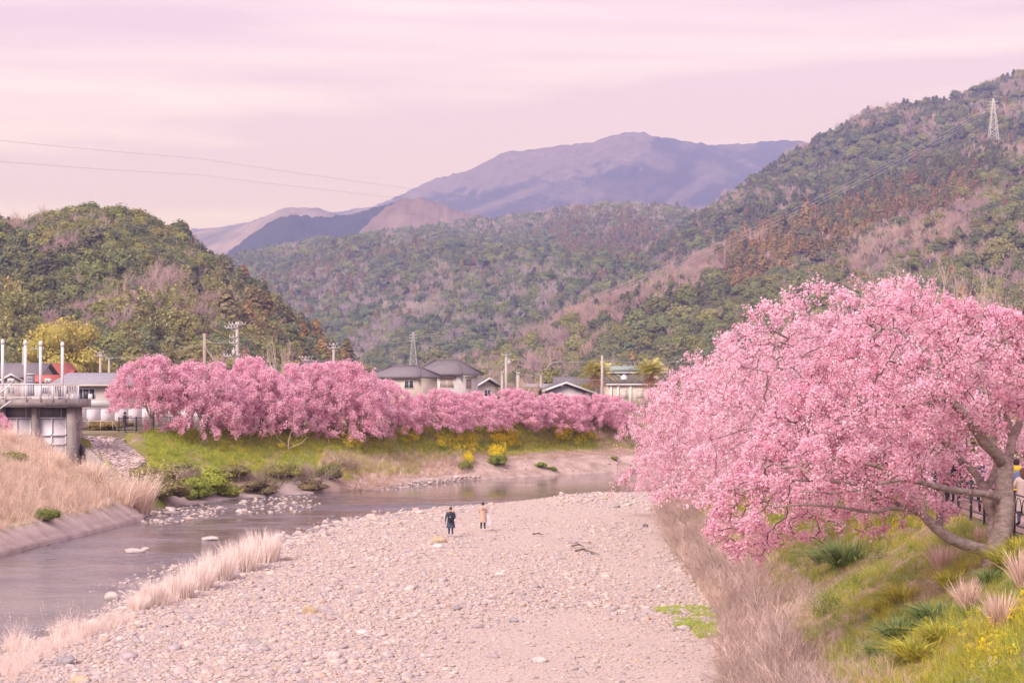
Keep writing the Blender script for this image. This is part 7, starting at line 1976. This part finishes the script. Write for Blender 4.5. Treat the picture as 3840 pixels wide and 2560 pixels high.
    def rings(name, zs, rx, ry, col, yoff=None, n=18, wob=0.0):
        an = np.linspace(0, 2 * math.pi, n, endpoint=False); R_ = []
        for i, (z, a, b) in enumerate(zip(zs, rx, ry)):
            wv = 1 + wob * np.sin(an * 5 + i) * (1 - i / len(zs))
            R_.append(np.stack([a * np.cos(an) * wv, b * np.sin(an) * wv + (yoff[i] if yoff else 0), np.full(n, z)], 1))
        R_ = np.concatenate(R_) * s; k = len(zs); ii_ = np.arange(k - 1)[:, None] * n; jj = np.arange(n)[None, :]; kk = (jj + 1) % n
        q = np.stack([ii_ + jj, ii_ + kk, ii_ + n + kk, ii_ + n + jj], -1).reshape(-1, 4)
        m = MB(); m.add(R_, [q], col); return m.build(name, CLOTH, root, True)
    if coat:
        zl, c, fl = coat
        zs = [zl, zl + 0.10, 0.86, 1.02, 1.20, 1.33, 1.40, 1.44]
        rings('coat', zs, [0.225 * fl, 0.215 * fl, 0.195, 0.18, 0.195, 0.20, 0.15, 0.07], [0.185 * fl, 0.175 * fl, 0.155, 0.145, 0.15, 0.145, 0.10, 0.06], c, wob=0.05)
    if collar: rings('fur_collar', [1.34, 1.40, 1.46, 1.49], [0.15, 0.17, 0.14, 0.09], [0.12, 0.145, 0.12, 0.08], collar, [-0.03] * 4)
    if hood:
        m = MB(); v, f = ICO2; hv = v * np.array((0.13, 0.09, 0.13)) + np.array((0, -0.12, 1.33)); m.add(hv * s, [f], hood); m.build('hood', CLOTH, root, True)
    if cap: 
        m = MB(); v, f = ICO2; hv = v * np.array((0.098, 0.11, 0.10)) + np.array((0, -0.005, 0.06)); kf = f[(hv[:, 2] > 0.05)[f].all(1)]; m.add((hv + hd) * s, [kf], cap); m.build('cap', CLOTH, root, True)
    return root
def rucksack(loc, rz, col, label, sc=1.0, flap=None):
    r = empty('backpack', loc, rz); r.scale = (sc, sc, sc); tag(r, label, 'backpack', None, 'thing')
    m = MB(); v, f = ICO2; q = v * np.array((1, 1, 1)); q = np.sign(q) * np.abs(q) ** 0.55 * np.array((0.15, 0.08, 0.22)); m.add(q, [f], col); m.build('bag', CLOTH, r, True)
    m = MB(); q = np.sign(v) * np.abs(v) ** 0.55 * np.array((0.12, 0.045, 0.10)) + np.array((0, -0.075, -0.09)); m.add(q, [f], np.array(col) * 0.8); m.build('pocket', CLOTH, r, True)
    for sx in (-1, 1):
        m = MB(); m.tube([(sx * 0.09, 0.05, 0.2), (sx * 0.12, 0.16, 0.22), (sx * 0.13, 0.22, 0.08), (sx * 0.12, 0.06, -0.15)], 0.018, 5, np.array(col) * 0.9); m.build('strap', CLOTH, r)
    if flap is not None:
        m = MB(); m.box((0, -0.10, 0.06), (0.05, 0.06, 0.04), 0, flap); m.build('patch', CLOTH, r)
    return r
NAVY, DARKC, TAN, WHT = (0.065, 0.085, 0.115), (0.035, 0.033, 0.04), (0.56, 0.385, 0.30), (0.80, 0.74, 0.72)
X, Y, Z = ray_ground(1690, 2016)
person((X, Y, Z + 0.06), R(-6), 1.62, 'person in dark padded coat with fur hood and backpack walking on the cobbles', NAVY, (0.05, 0.06, 0.12), WHT, (0.11, 0.07, 0.055), coat=(0.50, NAVY, 1.12), collar=(0.62, 0.38, 0.17), hood=(0.05, 0.06, 0.09), long_hair=False, arms=((-0.27, -0.03, 1.08), (-0.30, 0.0, 0.82), (0.25, 0.02, 1.10), (0.17, 0.20, 1.00)), step=0.10)
rucksack((X + 0.0, Y - 0.235, Z + 0.06 + 1.03), R(-6), (0.035, 0.032, 0.045), 'dark backpack on the back of the person in the dark padded coat', 1.0, (0.75, 0.7, 0.68))
X, Y, Z = ray_ground(1811, 1994)
person((X, Y, Z + 0.06), R(4), 1.60, 'person in beige coat and black leggings standing on the cobbles', TAN, DARKC, WHT, (0.06, 0.045, 0.045), coat=(0.52, TAN, 1.02), hood=(0.48, 0.32, 0.24), arms=((-0.24, 0.02, 1.10), (-0.12, 0.22, 1.08), (0.24, 0.02, 1.10), (0.12, 0.22, 1.08)), step=0.02)
m = MB(); m.add([(0, 0, 0), (0.20, 0.02, -0.02), (0.26, 0.05, -0.62), (0.02, 0.03, -0.60)], [(0, 1, 2, 3)], (0.6, 0.58, 0.62)); m.add([(0.0, -0.04, 0), (0.20, -0.02, -0.02), (0.26, -0.02, -0.62), (0.02, -0.03, -0.60)], [(3, 2, 1, 0)], (0.6, 0.58, 0.62)); m.tube([(0.05, 0, 0), (-0.05, -0.17, 0.32), (-0.18, -0.16, 0.52)], 0.015, 5, (0.6, 0.55, 0.54))
o = m.build('shoulder_bag', CLOTH); o.location = (X + 0.20, Y + 0.0, Z + 0.98); tag(o, 'pale shoulder bag hanging beside the person in the beige coat', 'bag')
# photographer on the far bank
X, Y = -31.0, 148.0
person((X, Y, LAND_Z - 0.02), R(-75), 1.62, 'person in dark clothes taking a photograph on the far bank', (0.07, 0.05, 0.065), (0.10, 0.08, 0.10), DARKC, (0.05, 0.04, 0.045), coat=(0.42, (0.075, 0.055, 0.075), 1.0), arms=((-0.26, 0.10, 1.18), (-0.08, 0.34, 1.30), (0.26, 0.10, 1.18), (0.08, 0.34, 1.30)), step=0.03)
m = MB(); m.box((0, 0, 0), (0.12, 0.08, 0.09), 0, (0.04, 0.04, 0.045)); m.tube([(0, 0.04, 0), (0, 0.13, 0)], 0.035, 10, (0.04, 0.04, 0.045)); o = m.build('camera_body', CLOTH)
o.location = Vector((X, Y, LAND_Z - 0.02)) + Matrix.Rotation(R(-75), 4, 'Z') @ Vector((0, 0.46, 1.27)); o.rotation_euler = (0, 0, R(-75)); tag(o, 'small black camera held up by the person on the far bank', 'camera')
# on the near bank slope, far off under the blossom
X, Y, Z = ray_ground(2540, 1872)
person((X, Y, Z), R(-30), 1.64, 'person in orange top and dark trousers standing under the far end of the near blossom', (0.75, 0.20, 0.09), (0.03, 0.035, 0.06), DARKC, (0.06, 0.05, 0.05), arms=((-0.26, 0.05, 1.12), (-0.15, 0.25, 1.05), (0.26, 0.05, 1.12), (0.15, 0.25, 1.05)))
rucksack((X - 0.09, Y - 0.16, Z + 1.14), R(-30), (0.07, 0.105, 0.09), 'dark green backpack worn by the person in the orange top')
X2, Y2, Z2 = ray_ground(2578, 1868)
person((X2, Y2, Z2), R(60), 1.6, 'person in dark clothes sitting on the slope beside the standing one', (0.55, 0.50, 0.46), (0.035, 0.035, 0.055), DARKC, (0.06, 0.05, 0.05), 'sit')
m = MB(); m.box((0, 0, 0.2), (0.34, 0.05, 0.42), 0, (0.62, 0.44, 0.26)); o = m.build('paper_bag', CLOTH); o.location = (X2 - 0.30, Y2 - 0.25, Z2 + 0.12); o.rotation_euler = (0.2, 0.15, 0.3); tag(o, 'tan paper bag next to the sitting person on the slope', 'bag')
# on the footpath
def on_path(px, Y): return ((px - 1920) / F * Y, Y, LAND_Z + 0.02)
CREAM = (0.72, 0.58, 0.50)
person(on_path(3836, 51.6), R(10), 1.60, 'person with brown hair in a cream coat behind the fence at the right edge', CREAM, (0.12, 0.14, 0.20), DARKC, (0.16, 0.075, 0.06), coat=(0.45, CREAM, 1.1), long_hair=True, arms=((-0.25, 0.08, 1.14), (-0.12, 0.26, 1.12), (0.25, 0.08, 1.14), (0.12, 0.26, 1.12)))
person(on_path(3812, 55.2), R(-10), 1.72, 'person in a yellow hooded jacket walking away on the footpath', (0.86, 0.52, 0.03), (0.08, 0.09, 0.13), DARKC, (0.05, 0.04, 0.045), coat=(0.78, (0.86, 0.52, 0.03), 1.0), collar=(0.86, 0.52, 0.03))
p_ = on_path(3812, 55.2); rucksack((p_[0], p_[1] - 0.22, p_[2] + 1.16), R(-10), (0.16, 0.20, 0.32), 'blue grey backpack on the yellow jacket')
person(on_path(3688, 57.2), R(170), 1.68, 'person with a grey mask and dark trousers behind the nearest tree trunk', (0.42, 0.42, 0.46), (0.03, 0.03, 0.045), DARKC, (0.07, 0.055, 0.05), coat=(0.70, (0.10, 0.12, 0.18), 1.0))
person(on_path(3585, 61.5), R(150), 1.70, 'person in black half hidden by blossom behind the fence', (0.04, 0.04, 0.05), (0.04, 0.04, 0.06), DARKC, (0.05, 0.04, 0.04), coat=(0.62, (0.04, 0.042, 0.055), 1.05))
person(on_path(3545, 63.0), R(190), 1.62, 'person in a white top beside the one in black behind the fence', (0.72, 0.68, 0.68), (0.06, 0.07, 0.12), DARKC, (0.10, 0.06, 0.05))
person(on_path(3420, 69.0), R(175), 1.70, 'person with a dark blue jacket deep behind the blossom on the footpath', (0.10, 0.12, 0.22), (0.05, 0.05, 0.07), DARKC, (0.05, 0.04, 0.04), cap=(0.04, 0.045, 0.06))
person((-31.2, 185.2, LAND_Z + 2.06 - 0.6), R(180), 1.6, 'person in dark clothes on the balcony of the beige house', (0.06, 0.07, 0.10), (0.05, 0.05, 0.07), DARKC, (0.05, 0.04, 0.04))
# ================================================================== THE AIR
hz = MB(); hz.box((0, 4600, 424), (11000, 10000, 852))
haze_m = bpy.data.materials.new('haze_air')
haze_m.use_nodes = True
hn = haze_m.node_tree
hn.nodes.clear()
ho = hn.nodes.new('ShaderNodeOutputMaterial')
hv = hn.nodes.new('ShaderNodeVolumePrincipled')
hv.inputs['Color'].default_value = (0.40, 0.44, 1.0, 1)
hv.inputs['Absorption Color'].default_value = (1, 1, 1, 1)
hv.inputs['Density'].default_value = 2.3e-4
hv.inputs['Anisotropy'].default_value = 0.0
hn.links.new(hv.outputs['Volume'], ho.inputs['Volume'])
haze_o = hz.build('haze', haze_m)
tag(haze_o, 'thin bluish haze filling the valley air', None, None, 'stuff')
